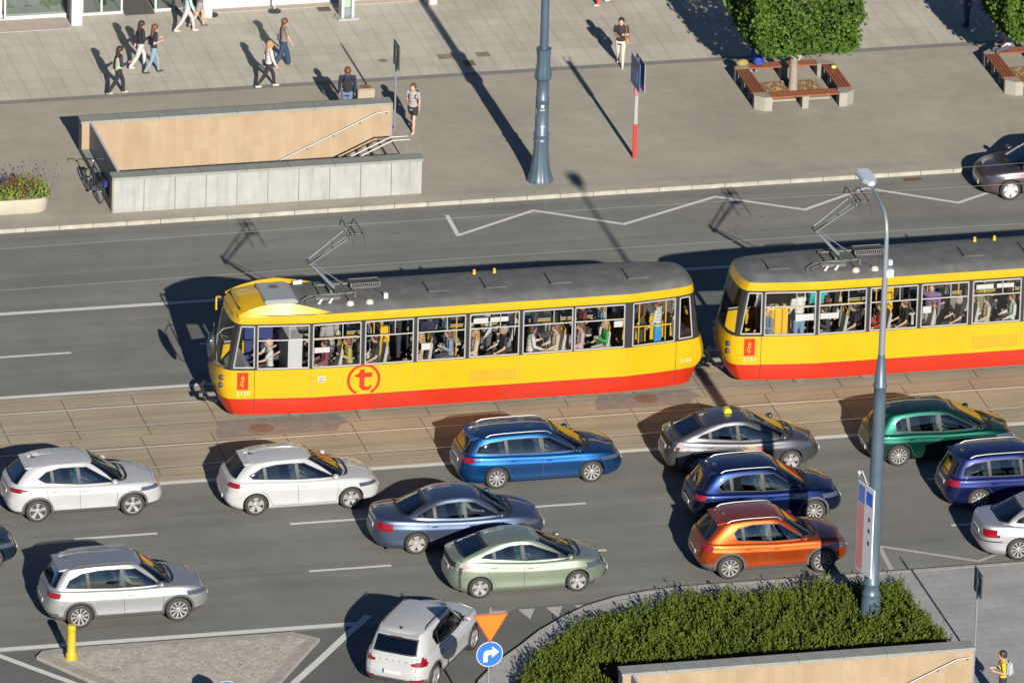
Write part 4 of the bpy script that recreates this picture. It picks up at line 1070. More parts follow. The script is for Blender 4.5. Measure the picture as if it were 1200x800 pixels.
put('b', 'hatchback_car', 'plain white hatchback driving beside the tram track, between the white crossover and the blue estate', 'hatch', -9.84, -10.95, 'white_b')
put('c', 'estate_car', 'bright blue estate car with silver roof rails next to the tram track', 'wagon', -2.92, -10.30, 'blue')
put('d', 'saloon_car', 'slate blue saloon car partly hidden behind the pale green car', 'saloon', -6.12, -14.30, 'slate')
put('e', 'liftback_car', 'pale sage green liftback in front of the slate blue saloon', 'liftback', -5.11, -17.48, 'sage')
put('f', 'suv_car', 'silver compact off-roader with grey cladding next to the yellow bollard', 'suv', -16.07, -17.55, 'silver')
put('h', 'taxi_car', 'graphite taxi with a yellow roof sign behind the navy off-roader', 'taxi', 2.70, -10.47, 'graphite')
put('i', 'suv_car', 'navy off-roader with silver roof rails between the taxi and the orange car', 'navy_suv', 2.49, -14.07, 'navy')
put('j', 'suv_car', 'burnt orange small off-roader in the shadow of the lamp post', 'orange_suv', 1.84, -17.41, 'orange')
put('k', 'hatchback_car', 'dark green hatchback behind the tall lamp post next to the tram track', 'green_hatch', 8.44, -10.67, 'green')
put('l', 'estate_car', 'indigo blue estate car with roof rails between the dark green and the light silver car', 'blue_wagon', 9.80, -14.05, 'indigo')
put('m', 'saloon_car', 'light silver saloon with red lamps and black bumper strip beside the indigo estate', 'notchback', 9.92, -17.53, 'silver2')
# car driving the other way on the far side, nose to the left
s = SP['brown_hatch']; car('hatchback_car', 'mauve brown hatchback facing left by the far kerb', s, (17.06+s['ro']+s['wb'], 8.09+s['W']/2-.03, 0), math.pi, P['brown'])
s = SP['green_hatch']; car('hatchback_car', 'dark petrol coloured hatchback of which only the nose shows, between two white and silver cars', dict(s), (-16.85-s['L'], -13.42+s['W']/2, 0), 0, P['black'])
# white car turning out of the slip road
s = SP['xc']; a = math.atan2(-20.74+22.93, -6.07+7.62)
n_ = Vector((-math.sin(a), math.cos(a), 0)); d_ = Vector((math.cos(a), math.sin(a), 0)); o_ = Vector((-7.62, -22.93, 0)) - d_*s['ro'] + n_*(s['W']/2-.03)
car('suv_car', 'white boxy off-roader with black rear window turning out beside the orange triangle sign', s, tuple(o_), a, P['white_c'])
# ================================================================== trams
def grimy(name, col, rough, coat):
    n = NB(name); a = n.rng(n.noise(1.2, 5), .3, .7, .95, 1.05); s_ = n.rng(n.noise(1.0, 6, (.8, 1, 7), .75), .55, .75, 1.0, .86); d = n.rng(n.noise(5, 6, rough=.8), .62, .75, 1.0, .88)
    m = n.done(n.scalecol(n.scalecol(n.scalecol(col, a), s_), d), rough, n.noise(1.6, 3), .05); n.b.inputs['Coat Weight'].default_value = coat; n.b.inputs['Coat Roughness'].default_value = .12; return m
TY, TR, TG = grimy('tram yellow', (.44, .262, .001), .4, .35), grimy('tram red', (.34, .013, .001), .45, .3), mat('tram roof grey', (.088, .09, .088), .75, var=.28, vscale=1.8, bump=.15, bscale=3)
TB, TF, TI = mat('tram pillar black', (.02, .02, .022), .4), mat('light window frame', (.27, .27, .26), .5), mat('tram interior lining', (.12, .12, .115), .8)
TP = mat('yellow handrail', (.5, .30, .01), .4); TS = mat('pale seat shell', (.34, .33, .31), .5); INS = mat('white insulator', (.5, .48, .42), .4)
PANT = mat('pantograph tube', (.10, .12, .14), .55); TDIRT = mat('roof equipment', (.10, .10, .095), .7, var=.3, vscale=8)
CH = mat('tram seat cushion', (.06, .02, .02), .9)
def tram(label, X0, cab, number, rear_number, group='tram cars'):
    """X0: world x of the front tip; front is towards -x"""
    root = thing('tram_car', label, 'tram', (X0, -3.49, 0), 0, group)
    LT = 14.1
    hwf = [(0, 0), (.012, .35), (.05, .60), (.13, .78), (.26, .90), (.5, .97), (1.0, 1.03), (1.8, 1.12), (2.62, 1.2), (11.7, 1.2), (12.6, 1.075), (13.3, .97), (13.72, .88), (13.93, .76), (14.04, .58), (14.085, .34), (14.1, 0)]
    P = []
    for (a, b), (c, d) in zip(hwf, hwf[1:]):
        n = max(1, int(math.hypot(c-a, d-b)/.22))
        for i in range(n): P.append((a+(c-a)*i/n, b+(d-b)*i/n))
    P.append((LT, 0)); loop = P + [(x, -y) for x, y in P[-2:0:-1]]; N = len(loop)
    fi = lin([(.22, .30), (.45, .16), (.7, .08), (.95, .0), (1.3, .02), (1.56, .08), (2.9, .38), (3.0, .42), (3.17, .50), (3.3, .75), (3.4, .9)])
    ri = lin([(.22, .40), (.45, .30), (.7, .18), (.9, .0), (1.3, .04), (1.56, .14), (2.9, .36), (3.0, .38), (3.17, .42), (3.3, .6), (3.4, .75)])
    kz = lin([(.22, .965), (.40, .985), (.7, .995), (.95, 1), (1.56, 1), (2.9, .985), (3.0, .99), (3.17, .985), (3.20, .955), (3.285, .79), (3.31, .73), (3.33, .62), (3.345, .47), (3.36, .25), (3.37, 0)])
    zs = [.22, .32, .45, .70, .85, 1.0, 1.2, 1.4, 1.56, 1.7, 2.0, 2.3, 2.6, 2.93, 3.0, 3.1, 3.17, 3.205, 3.25, 3.285, 3.31, 3.33, 3.345, 3.355, 3.36, 3.37]
    def pt(x, y, z):
        k = kz(z); a = max(0, 1-x/1.6); b = max(0, 1-(LT-x)/1.6)
        return (x+fi(z)*a**1.5-ri(z)*b**1.5, y*k, z)
    vs = [pt(x, y, z) for z in zs for x, y in loop]; fs = []
    for j in range(len(zs)-1):
        for i in range(N): fs.append((j*N+i, j*N+(i+1) % N, (j+1)*N+(i+1) % N, (j+1)*N+i))
    bm = bmesh.new(); bv = [bm.verts.new(v) for v in vs]
    for f in fs: bm.faces.new([bv[i] for i in f])
    bmesh.ops.remove_doubles(bm, verts=bm.verts, dist=.001); bmesh.ops.recalc_face_normals(bm, faces=bm.faces)
    slots = [('skirt', TR), ('side_panel', TY), ('window_band', TB), ('cornice', TY), ('roof', TG)]
    for f in bm.faces:
        z = f.calc_center_median().z; f.material_index = 0 if z < .7 else 1 if z < 1.56 else 2 if z < 2.93 else 3 if z < 3.17 else 4
    if cab:
        for f in bm.faces:
            c = f.calc_center_median()
            if c.z > 3.17 and c.x < 1.35: f.material_index = 3
    g = root
    wins = [(1.08, 2.50), (2.62, 3.97), (4.11, 5.47), (5.60, 6.96), (7.10, 8.50), (8.63, 10.04), (10.12, 11.54)]
    for k, (a, b) in enumerate(wins): pass
    allw = [(.60, .98, 'q')] + [(a, b, 'w') for a, b in wins] + [(11.80, 13.05, 'w'), (13.20, 13.55, 'q')]
    sidef = lambda f: abs(f.normal.y) > .35 and 1.5 < f.calc_center_median().z < 3.0
    glass_ids = []
    for k, (a, b, t) in enumerate(allw):
        if t == 'q' and a < 1: poly = [(.42, 1.64), (.98, 1.64), (.98, 2.86), (.62, 2.86)]
        elif t == 'q': poly = [(a, 1.64), (b+.05, 1.64), (b-.06, 2.86), (a, 2.86)]
        else: poly = [(a, 1.60), (b, 1.60), (b, 2.87), (a, 2.87)]
        for f in cut(bm, poly, (0, 2), sidef): f.material_index = 10+k
        glass_ids.append((10+k, a, b, t, poly))
    ff = [(-.83, 1.66), (.83, 1.66), (.72, 2.90), (-.72, 2.90)]
    for f in cut(bm, ff, (1, 2), lambda f: f.normal.x < -.3 and 1.5 < f.calc_center_median().z < 3.05 and f.calc_center_median().x < 1.2): f.material_index = 8
    rf = [(-.75, 1.68), (.75, 1.68), (.66, 2.85), (-.66, 2.85)]
    for f in cut(bm, rf, (1, 2), lambda f: f.normal.x > .3 and 1.5 < f.calc_center_median().z < 3.05): f.material_index = 9
    bm.verts.index_update(); bm.normal_update(); sh = bm.copy(); bvh = BVHTree.FromBMesh(sh)
    parts = {}
    for k, (n_, m) in enumerate(slots): 
        parts[n_] = take(bm, k, n_, m, root)
        me = parts[n_].data; b2 = bmesh.new(); b2.from_mesh(me)
        for e in b2.edges:
            if len(e.link_faces) == 2 and e.calc_face_angle(0) > R(28): e.smooth = False
        b2.to_mesh(me); b2.free()
    take(bm, 8, 'windscreen', M['tram_glass'], root); take(bm, 9, 'rear_window', M['tram_glass'], root)
    def sy(x, z, s=-1):
        q = bvh.ray_cast(Vector((x, s*3, z)), Vector((0, -s, 0))); return q[0].y if q[0] is not None else s*1.2
    for idx, a, b, t, poly in glass_ids:
        for s in (-1, 1):
            sub = bm.copy(); bmesh.ops.delete(sub, geom=[f for f in sub.faces if f.material_index != idx or f.calc_center_median().y*s < 0], context='FACES')
            sub.verts.index_update(); w = take(sub, idx, 'window', M['tram_glass'], root, off=.012); sub.free()
            if w is None: continue
            mb = MB(); pts = [Vector((x, sy(x, z, s)+s*.006, z)) for x, z in poly+[poly[0]]]
            for p, q in zip(pts, pts[1:]): mb.tube([p, q], .021, 6)
            if t == 'w':
                zz = 2.44; has = b < 11.6
                if has: mb.tube([(a, sy(a, zz, s)+s*.004, zz), (b, sy(b, zz, s)+s*.004, zz)], .018, 6); xm_ = a+(b-a)*.62; mb.tube([(xm_, sy(xm_, zz, s), zz), (xm_, sy(xm_, 2.86, s), 2.86)], .014, 6)
            mb.build('frame', TF, w)
    bm.free()
    # inner shell: floor, ceiling, lining below the windows
    fp = [(x, lin(hwf)(x)*.93) for x in (.35, .5, 1.0, 1.8, 2.62, 11.7, 12.6, 13.3, 13.6)]; mb = MB(); mb.prism(fp+[(x, -y) for x, y in fp[::-1]], .80, .86); mb.build('floor', mat('tram floor', (.09, .08, .075), .8) if 'tram floor' not in bpy.data.materials else bpy.data.materials['tram floor'], root)
    mb = MB(); mb.box(1.2, 12.9, -.98, .98, 3.02, 3.05); mb.build('ceiling', TI, root)
    for q in ((-1.13, -1.11), (1.11, 1.13)): mb = MB(); mb.box(2.6, 11.7, q[0], q[1], .86, 1.55); mb.build('inner_lining', TI, root)
    mb = MB(); mb.box(1.5, 12.6, -.9, .9, .25, .8); mb.box(.75, 1.5, -.7, .7, .3, .8); mb.box(12.6, 13.3, -.6, .6, .3, .8); mb.build('underframe', M['black'], root)
    # front bulkhead and cab
    if cab:
        mb = MB(); mb.box(1.95, 2.35, -1.0, .1, .86, 2.42); mb.build('cab_partition', mat('white partition', (.38, .39, .40), .5), root)
        mb = MB(); mb.box(1.15, 2.35, .95, 1.0, .86, 2.9); mb.build('cab_blind', mat('dark blue blind', (.01, .02, .10), .7), root)
        mb = MB(); mb.prism([(.42, 1.2), (.8, 1.6), (.95, 1.55), (.95, .9), (.42, .9)], -.8, .6, (0, 2, 1)); mb.build('dashboard', mat('grey dashboard', (.22, .24, .25), .6), root)
    # seats and yellow poles
    rr = random.Random(5)
    for i in range(7):
        for s, off in ((-1, 0), (1, .2)):
            x = 3.0+1.28*i+off; mb = MB(); y = s*.72
            mb.box(x-.02, x+.40, y-.22, y+.22, 1.26, 1.31); mb.prism([(x+.38, 1.28), (x+.48, 1.30), (x+.56, 1.95), (x+.50, 2.0)], y-.21, y+.21, (0, 2, 1)); mb.box(x+.12, x+.20, y-.04, y+.04, .86, 1.26)
            se = mb.build('seat', TS, root, bevel=.02); mb = MB(); mb.tube([(x+.50, y-.18, 1.95), (x+.53, y-.18, 2.12), (x+.53, y+.18, 2.12), (x+.50, y+.18, 1.95)], .016, 6); mb.build('seat_handle', TP, se)
    for x, y in ((1.0, -.45), (2.5, -.5), (4.05, -.40), (4.7, .3), (4.9, .3), (6.9, -.42), (7.9, .35), (8.55, -.42), (10.08, -.4), (11.6, -.5), (12.2, -.3), (12.6, .5), (13.0, -.2)):
        if cab and x < 2: continue
        mb = MB(); mb.tube([(x, y, .86), (x, y, 3.02)], .02, 8); mb.build('grab_pole', TP, root, smooth=True)
    for q in (-.62, .55): mb = MB(); mb.tube([(2.7, q, 2.62), (11.5, q, 2.62)], .016, 6); mb.build('grab_rail', TP, root)
    for x0, x1, zz in ((11.85, 13.0, 2.05), (2.65, 3.9, 2.40), (1.12, 2.45, 2.38)):
        if cab and x0 < 2: continue
        mb = MB(); mb.tube([(x0, -1.05 if x0 < 5 else -.9, zz), (x1, -1.05 if x0 < 5 else -.85, zz)], .02, 6); mb.build('window_bar', TP, root)
    if not cab:
        for x in (1.5, 1.72): mb = MB(); mb.box(x, x+.09, -.6, -.5, .86, 2.3); mb.build('door_post', TP, root)
        mb = MB(); mb.box(1.35, 1.9, -.5, -.46, 1.0, 2.15); mb.build('yellow_panel', TP, root); mb = MB(); mb.box(4.9, 5.3, .35, .5, 1.2, 2.5); mb.build('yellow_panel', TP, root)
    mb = MB(); mb.box(4.72, 4.98, -.40, -.28, 1.9, 2.35); mb.build('ticket_machine', TP, root)
    # notices in the windows
    for (x0, x1, z0, z1) in ([(2.66, 3.10, 2.02, 2.18), (5.72, 5.98, 1.9, 2.1), (7.2, 7.62, 2.58, 2.74), (7.68, 8.2, 2.60, 2.74), (11.25, 11.5, 2.2, 2.38)] if cab else [(1.95, 2.48, 2.0, 2.2), (2.66, 3.2, 2.03, 2.2), (7.2, 7.7, 2.62, 2.75), (7.8, 8.3, 2.62, 2.75), (5.65, 5.9, 2.0, 2.2)]):
        mb = MB(); y = sy((x0+x1)/2, (z0+z1)/2)+.02; mb.box(x0, x1, y, y+.004, z0, z1); mb.build('window_notice', mat('paper notice', (.45, .45, .45), .7) if 'paper notice' not in bpy.data.materials else bpy.data.materials['paper notice'], root)
    gm = bpy.data.materials.get('green exit light') or mat('green exit light', (.02, .40, .08), .5)
    for x, y in ((3.35, .2), (12.45, .2)): mb = MB(); mb.box(x, x+.2, y, y+.04, 2.75, 2.92); mb.build('exit_sign', gm, root)
    # livery: seams, vents, number, crest, logo
    def drape(pts, w, m, nm_, s=-1, par=None, off=.003):
        mb = MB()
        for a, b in zip(pts, pts[1:]):
            n = max(1, int(math.hypot(b[0]-a[0], b[1]-a[1])/.1)); prev = None
            for i in range(n+1):
                x, z = a[0]+(b[0]-a[0])*i/n, a[1]+(b[1]-a[1])*i/n; p = Vector((x, sy(x, z, s)+s*off, z))
                if prev is not None:
                    d = p-prev; nn = Vector((-d.z, 0, d.x)).normalized()*w/2; mb.quad(prev-nn, p-nn, p+nn, prev+nn)
                prev = p
        return mb.build(nm_, m, par or root)
    for s in (-1, 1):
        drape([(1.0, .26), (1.0, 2.92)], .016, M['black'], 'panel_seam', s); drape([(13.12, .3), (13.12, 2.92)], .016, M['black'], 'panel_seam', s)
        for x in (3.3, 4.45, 8.1, 10.4): drape([(x, .26), (x, .69)], .012, M['joint'], 'panel_seam', s)
        for x in (2.58, 5.53, 8.56, 11.66): drape([(x, .71), (x, 1.55)], .008, M['seam'], 'panel_seam', s)
        for x0, x1 in ((4.5, 5.7), (8.2, 9.3)): drape([(x0, .34), (x1, .34), (x1, .60), (x0, .60), (x0, .34)], .008, M['joint'], 'hatch_outline', s)
        drape([(.35, .70), (13.75, .70)], .010, M['joint'], 'panel_seam', s)
    mb = MB()
    for i in range(24):
        x = 7.14+i*.056; mb.box(x, x+.03, -1.212, -1.20, .84, 1.19)
    mb.build('vent_grille', mat('vent yellow', (.36, .20, .006), .6), root)
    def panel(x0, x1, z0, z1, m, nme, off=.004, par=None):
        mb = MB(); n = 4
        for i in range(n):
            a, b = x0+(x1-x0)*i/n, x0+(x1-x0)*(i+1)/n
            mb.quad((a, sy(a, z0)-off, z0), (b, sy(b, z0)-off, z0), (b, sy(b, z1)-off, z1), (a, sy(a, z1)-off, z1))
        return mb.build(nme, m, par or root)
    cr_ = panel(.52, .83, .98, 1.50, TR, 'crest_panel')
    # crest figure on the red plate: ring, shield and stem in yellow
    yc = sy(.675, 1.2)-.008
    def ring(cx, cz, r, w, y, m, nme, par, a0=0, a1=360, sx_=1.0):
        mb = MB(); n = 28
        for i in range(n):
            t0, t1 = R(a0+(a1-a0)*i/n), R(a0+(a1-a0)*(i+1)/n)
            mb.quad(*[(cx+rr_*math.cos(t)*sx_, y, cz+rr_*math.sin(t)) for rr_, t in ((r-w/2, t0), (r+w/2, t0), (r+w/2, t1), (r-w/2, t1))])
        return mb.build(nme, m, par)
    ring(.675, 1.18, .075, .03, yc, TY, 'crest_shield', cr_, sx_=.8); ring(.675, 1.33, .04, .022, yc, TY, 'crest_crown', cr_)
    mb = MB(); mb.box(.665, .685, yc, yc+.003, 1.03, 1.42); mb.build('crest_stem', TY, cr_)
    wm = bpy.data.materials.get('number white') or mat('number white', (.46, .46, .40), .5)
    an = math.atan2(sy(.83, .9)-sy(.5, .9), .33)
    text_mesh('fleet_number', number, .17, wm, root, (.69, sy(.69, .85)-.012, .87), (R(90), 0, an), .002)
    an = math.atan2(sy(13.6, .9)-sy(13.25, .9), .35)
    text_mesh('fleet_number', rear_number, .15, wm, root, (13.42, sy(13.42, .9)-.012, .95), (R(90), 0, an), .002)
    if cab:
        lg = ring(4.08, 1.14, .44, .075, -1.214, TR, 'operator_ring', root, -62, 242)
        mb = MB()      # bold t with a pointed crossbar
        pl = [(3.80, 1.27), (3.96, 1.36), (3.96, 1.45), (4.10, 1.45), (4.10, 1.35), (4.32, 1.35), (4.32, 1.21), (4.10, 1.21), (4.10, .97), (4.14, .92), (4.22, .92), (4.29, .99), (4.30, .90), (4.22, .82), (4.06, .82), (3.96, .92), (3.96, 1.20)]
        mb.prism(pl, -1.216, -1.205, (0, 2, 1)); mb.build('operator_letter', TR, root)
        p = panel(2.78, 2.98, 1.16, 1.32, M['plate'], 'sticker'); 
        mb = MB()
        for dz in (0, .045, .09): mb.box(2.80, 2.96, -1.206, -1.203, 1.175+dz, 1.195+dz)
        mb.build('sticker_print', M['joint'], p)
    # headlights, bumper, coupler, mirror
    for s in (-1, 1):
        for zz in (1.30, 1.08):
            y = s*.74; x = -0.0+fi(zz)+.09; mb = MB(); mb.lathe([(.085, -.05), (.085, .02), (.06, .035), (.001, .04)], 18, ax='x'); mb.v = [(x-v[0]-.0, y+v[1], zz+v[2]) for v in mb.v]; mb.build('headlight', M['head'], root, smooth=True)
        mb = MB(); mb.box(.0, .03, s*.9-.05, s*.9+.05, 1.40, 1.52); mb.v = [(v[0]+.22, v[1]*.86, v[2]) for v in mb.v]; mb.build('marker_light', INS, root)
    mb = MB(); mb.tube([(-.02, -.7, .58), (-.17, -.45, .56), (-.2, 0, .55), (-.17, .45, .56), (-.02, .7, .58)], .06, 8); mb.build('bumper', M['black'], root, smooth=True)
    for q in (((.3, 0, .5), (-.35, 0, .5)), ((13.6, 0, .5), (14.0, 0, .5))): mb = MB(); mb.tube(q, .07, 8); mb.build('coupler', TDIRT, root)
    if cab:
        mb = MB(); mb.tube([(.62, .90, 2.96), (.40, 1.12, 2.96), (.36, 1.16, 2.92), (.36, 1.16, 2.55)], .028, 8); mb.build('yellow_bracket', TP, root, smooth=True)
        mb = MB(); mb.tube([(.42, -.86, 2.85), (.10, -.98, 2.86), (-.06, -.98, 2.72), (-.10, -.98, 2.3), (-.06, -.96, 1.86), (.10, -.92, 1.70), (.20, -.84, 1.66)], .016, 8); mm = mb.build('mirror_bracket', M['chrome'], root, smooth=True)
        mb = MB(); mb.ball((-.20, -.90, 2.30), (.13, .21, .45), 20, 14); mb.build('mirror_housing', M['black'], mm, smooth=True)
        mb = MB(); mb.ball((-.255, -.94, 2.34), (.09, .16, .34), 20, 14); mb.build('mirror_glass', mat('mirror glass', (.16, .18, .2), .12, .9), mm, smooth=True)
        for q in (((.12, -.4, 1.75), (.18, .05, 2.5)), ((.12, .3, 1.75), (.18, .6, 2.4))): mb = MB(); mb.tube(q, .012, 5); mb.build('wiper', M['black'], root)
        # raised roof fairing over the cab with a cooling unit behind
        mb = MB(); n = 18
        prof = lin([(.42, 3.19), (.8, 3.36), (1.3, 3.46), (1.9, 3.48), (2.6, 3.32), (3.25, 3.13)])
        for s in (-1, 1):
            mb = MB(); o_ = []; i_ = []
            for i in range(n+1):
                x = .42+(3.25-.42)*i/n; h = lin(hwf)(x)*.985
                o_.append((x+.12, s*(h+.012), 3.14)); i_.append((x+.12, s*(h-.02-.13*min(1, max(0, prof(x)-3.13)/.3)), prof(x)))
            j_ = [(x, y*.90, z-.30*(z-3.1)) for x, y, z in i_]
            for i in range(n): mb.quad(o_[i], o_[i+1], i_[i+1], i_[i]); mb.quad(i_[i], i_[i+1], j_[i+1], j_[i])
            mb.build('roof_fairing', TY, root, smooth=True, ang=50)
        mb = MB(); 
        a = [(.70, y/10*.72, 3.40-.08*(y/10)**2) for y in range(-10, 11)]; b_ = [(1.30, y/10*.86, 3.475-.10*(y/10)**2) for y in range(-10, 11)]; c_ = [(.46, y/10*.66, 3.12) for y in range(-10, 11)]; d_ = [(1.42, y/10*.9, 3.33-.10*(y/10)**2) for y in range(-10, 11)]
        for i in range(20): mb.quad(c_[i], c_[i+1], a[i+1], a[i]); mb.quad(a[i], a[i+1], b_[i+1], b_[i]); mb.quad(b_[i], b_[i+1], d_[i+1], d_[i])
        mb.build('roof_cap', TY, root, smooth=True)
        mb = MB(); mb.prism([(1.34, 3.34), (1.34, 3.47), (2.2, 3.47), (2.35, 3.34)], -.66, .70, (0, 2, 1)); ac = mb.build('cooling_unit', mat('cooling unit grey', (.22, .24, .25), .5), root, bevel=.03)
        mb = MB(); mb.lathe([(.14, 3.475), (.14, 3.49), (.001, 3.49)], 18, (1.8, .3, 0)); mb.build('fan', TDIRT, ac)
        mb = MB(); mb.tube([(2.45, .78, 3.35), (2.70, .78, 3.38)], .07, 10); mb.build('horn', M['lamp_head'], root)
        mb = MB(); mb.box(.60, .66, -.66, .66, 3.22, 3.30); mb.build('destination_box', M['black'], root)
    # roof hatches
    for hx in ((6.36, 8.0, 9.87, 12.1) if cab else (1.25+.35, 7.4-.1, 9.1, 11.2, 12.5)):
        mb = MB(); mb.box(hx-.30, hx+.30, -.50, .22, 3.33, 3.40); mb.v = [(v[0], v[1], v[2]-(.03 if abs(v[1]+.14) > .3 else 0)) for v in mb.v]; h_ = mb.build('roof_hatch', TG, root, bevel=.015)
        mb = MB(); mb.box(hx-.335, hx-.303, -.50, .22, 3.32, 3.385); mb.build('hatch_gap', M['black'], h_)
    for x in (7.62, 8.2): 
        mb = MB(); mb.lathe([(.05, 3.3), (.05, 3.38), (.035, 3.40), (.05, 3.44), (.02, 3.48)], 10, (x, .62, 0)); mb.build('roof_connector', TP, root, smooth=True)
    for x in (2.1, 3.2, 5.0, 9.0, 11.7):
        drape_pts = [(x, y/10*.95, 0) for y in range(-10, 11)]; mb = MB()
        for p, q in zip(drape_pts, drape_pts[1:]):
            za = bvh.ray_cast(Vector((p[0], p[1], 5)), Vector((0, 0, -1)))[0].z; zb = bvh.ray_cast(Vector((q[0], q[1], 5)), Vector((0, 0, -1)))[0].z
            mb.quad((p[0]-.012, p[1], za+.004), (p[0]+.012, p[1], za+.004), (q[0]+.012, q[1], zb+.004), (q[0]-.012, q[1], zb+.004))
        mb.build('roof_seam', TDIRT, root)
    # pantograph
    pb = 3.45; mb = MB()
    for y in (-.35, .35): mb.tube([(2.95, y, 3.42), (4.0, y, 3.42)], .028, 6)
    for x in (3.0, 3.45, 3.95): mb.tube([(x, -.45, 3.42), (x, .45, 3.42)], .028, 6)
    for x in (3.0, 3.95):
        for y in (-.45, .45): mb.lathe([(.05, 3.33), (.05, 3.36), (.035, 3.37), (.05, 3.385), (.035, 3.40), (.04, 3.42)], 10, (x, y, 0))
    pg = mb.build('pantograph', TDIRT, root)
    kn = Vector((2.72, 0, 4.28)); hd = Vector((3.95, 0, 5.16))
    mb = MB(); mb.tube([(3.45, 0, 3.47), kn], [.056, .036], 10); mb.tube([(3.78, .12, 3.47), (kn.x+.12, .05, kn.z-.05)], .014, 6); mb.build('lower_arm', PANT, pg, smooth=True)
    mb = MB(); mb.tube([(3.3, -.3, 3.47), (3.3, .3, 3.47)], .04, 8); mb.tube([kn+Vector((0, -.22, 0)), kn+Vector((0, .22, 0))], .045, 8); 
    for y in (-.2, 0, .2): mb.ball(kn+Vector((0, y, 0)), .055, 10, 6)
    mb.build('knuckle', TDIRT, pg, smooth=True)
    mb = MB()
    for s in (-1, 1): mb.tube([kn+Vector((0, .18*s, 0)), hd+Vector((0, .34*s, 0))], [.024, .018], 8)
    mb.tube([kn+Vector((.02, 0, -.06)), hd+Vector((-.05, 0, -.08))], .013, 6); m_ = (kn+hd)/2; mb.tube([m_+Vector((0, -.26, 0)), m_+Vector((.1, .26, 0.05))], .012, 6)
    mb.build('upper_arm', PANT, pg, smooth=True)
    mb = MB()
    for dx in (-.17, .17):
        mb.tube([hd+Vector((dx, -.90, -.20)), hd+Vector((dx, -.72, .04)), hd+Vector((dx, -.5, .09)), hd+Vector((dx, .5, .09)), hd+Vector((dx, .72, .04)), hd+Vector((dx, .90, -.20))], .016, 8)
    for s in (-1, 1): mb.tube([hd+Vector((-.22, .34*s, .02)), hd+Vector((.22, .34*s, .02))], .03, 8); mb.ball(hd+Vector((0, .34*s, 0)), .07, 8, 6); mb.ball(hd+Vector((0, .42*s, .05)), .05, 8, 6)
    mb.tube([hd+Vector((0, -.4, 0)), hd+Vector((0, .4, 0))], .025, 8)
    for s in (-1, 1): mb.tube([hd+Vector((.17, .6*s, .07)), hd+Vector((-.17, .6*s, .07))], .012, 6)
    mb.build('collector_head', M['cladding'], pg, smooth=True)
    # resistor box, insulators, cables
    mb = MB(); mb.box(3.92, 4.78, -.02, .34, 3.40, 3.43)
    for k in range(2): mb.tube([(3.92, -.02+.36*k, 3.55), (4.78, -.02+.36*k, 3.55)], .014, 6)
    for k in range(14): mb.box(3.95+.06*k, 3.975+.06*k, .02, .30, 3.43, 3.54)
    mb.box(3.92, 3.95, -.02, .34, 3.40, 3.56); mb.box(4.75, 4.78, -.02, .34, 3.40, 3.56); mb.build('resistor_box', TDIRT, root)
    for x, y in ((3.72, -.88), (4.28, -.86)):
        mb = MB(); mb.lathe([(.11, 3.29), (.11, 3.33), (.08, 3.34), (.10, 3.37), (.07, 3.39), (.001, 3.40)], 16, (x, y, 0)); mb.build('insulator', INS, root, smooth=True)
    mb = MB(); mb.box(4.72, 4.84, -.72, -.58, 3.32, 3.48); mb.build('junction_box', M['lamp_head'], root, bevel=.01)
    for x in (2.85, 3.15):
        mb = MB(); mb.lathe([(.035, 0), (.05, .05), (.035, .09), (.05, .13), (.03, .17)], 10); mb.v = [(x+v[0]+v[2]*.5, -.75+v[1], 3.31+v[2]*.85) for v in mb.v]; mb.build('insulator', INS, root, smooth=True)
    mb = MB(); mb.tube([(2.35, -.85, 3.29), (2.33, -.7, 3.42), (2.6, -.5, 3.46), (3.0, -.42, 3.45), (3.5, -.5, 3.45), (3.9, -.3, 3.44)], .016, 6); mb.tube([(2.45, -.85, 3.29), (2.5, -.68, 3.40), (2.9, -.55, 3.44), (3.45, -.65, 3.42)], .014, 6)
    mb.tube([(3.3, -.55, 3.40), (3.0, -.80, 3.32)], .013, 6); mb.tube([(3.7, -.4, 3.42), (3.72, -.85, 3.40)], .014, 6); mb.tube([(4.0, -.45, 3.42), (4.28, -.85, 3.40)], .014, 6); mb.tube([(4.6, -.2, 3.42), (4.78, -.65, 3.45)], .014, 6)
    mb.box(2.8, 3.5, -.62, -.40, 3.36, 3.44); mb.build('roof_cable', TDIRT, root)
    # wheels
    for x in (2.3, 4.2, 9.9, 11.8):
        for s in (-1, 1):
            mb = MB(); mb.lathe([(.33, -.06), (.35, -.05), (.33, .0), (.30, .06), (.001, .06)], 24, (x, s*.76, .34), 'y'); mb.build('wheel', TDIRT, root, smooth=True)
    sh.free()
    return root, sy
tram1, tsy1 = tram('leading yellow tram car with red skirt and a red ring emblem on its side', -9.5, True, '2120', '2120')
tram2, tsy2 = tram('second yellow tram car with red skirt, coupled behind, without an emblem on its side', 5.08, False, '2121', '2121')
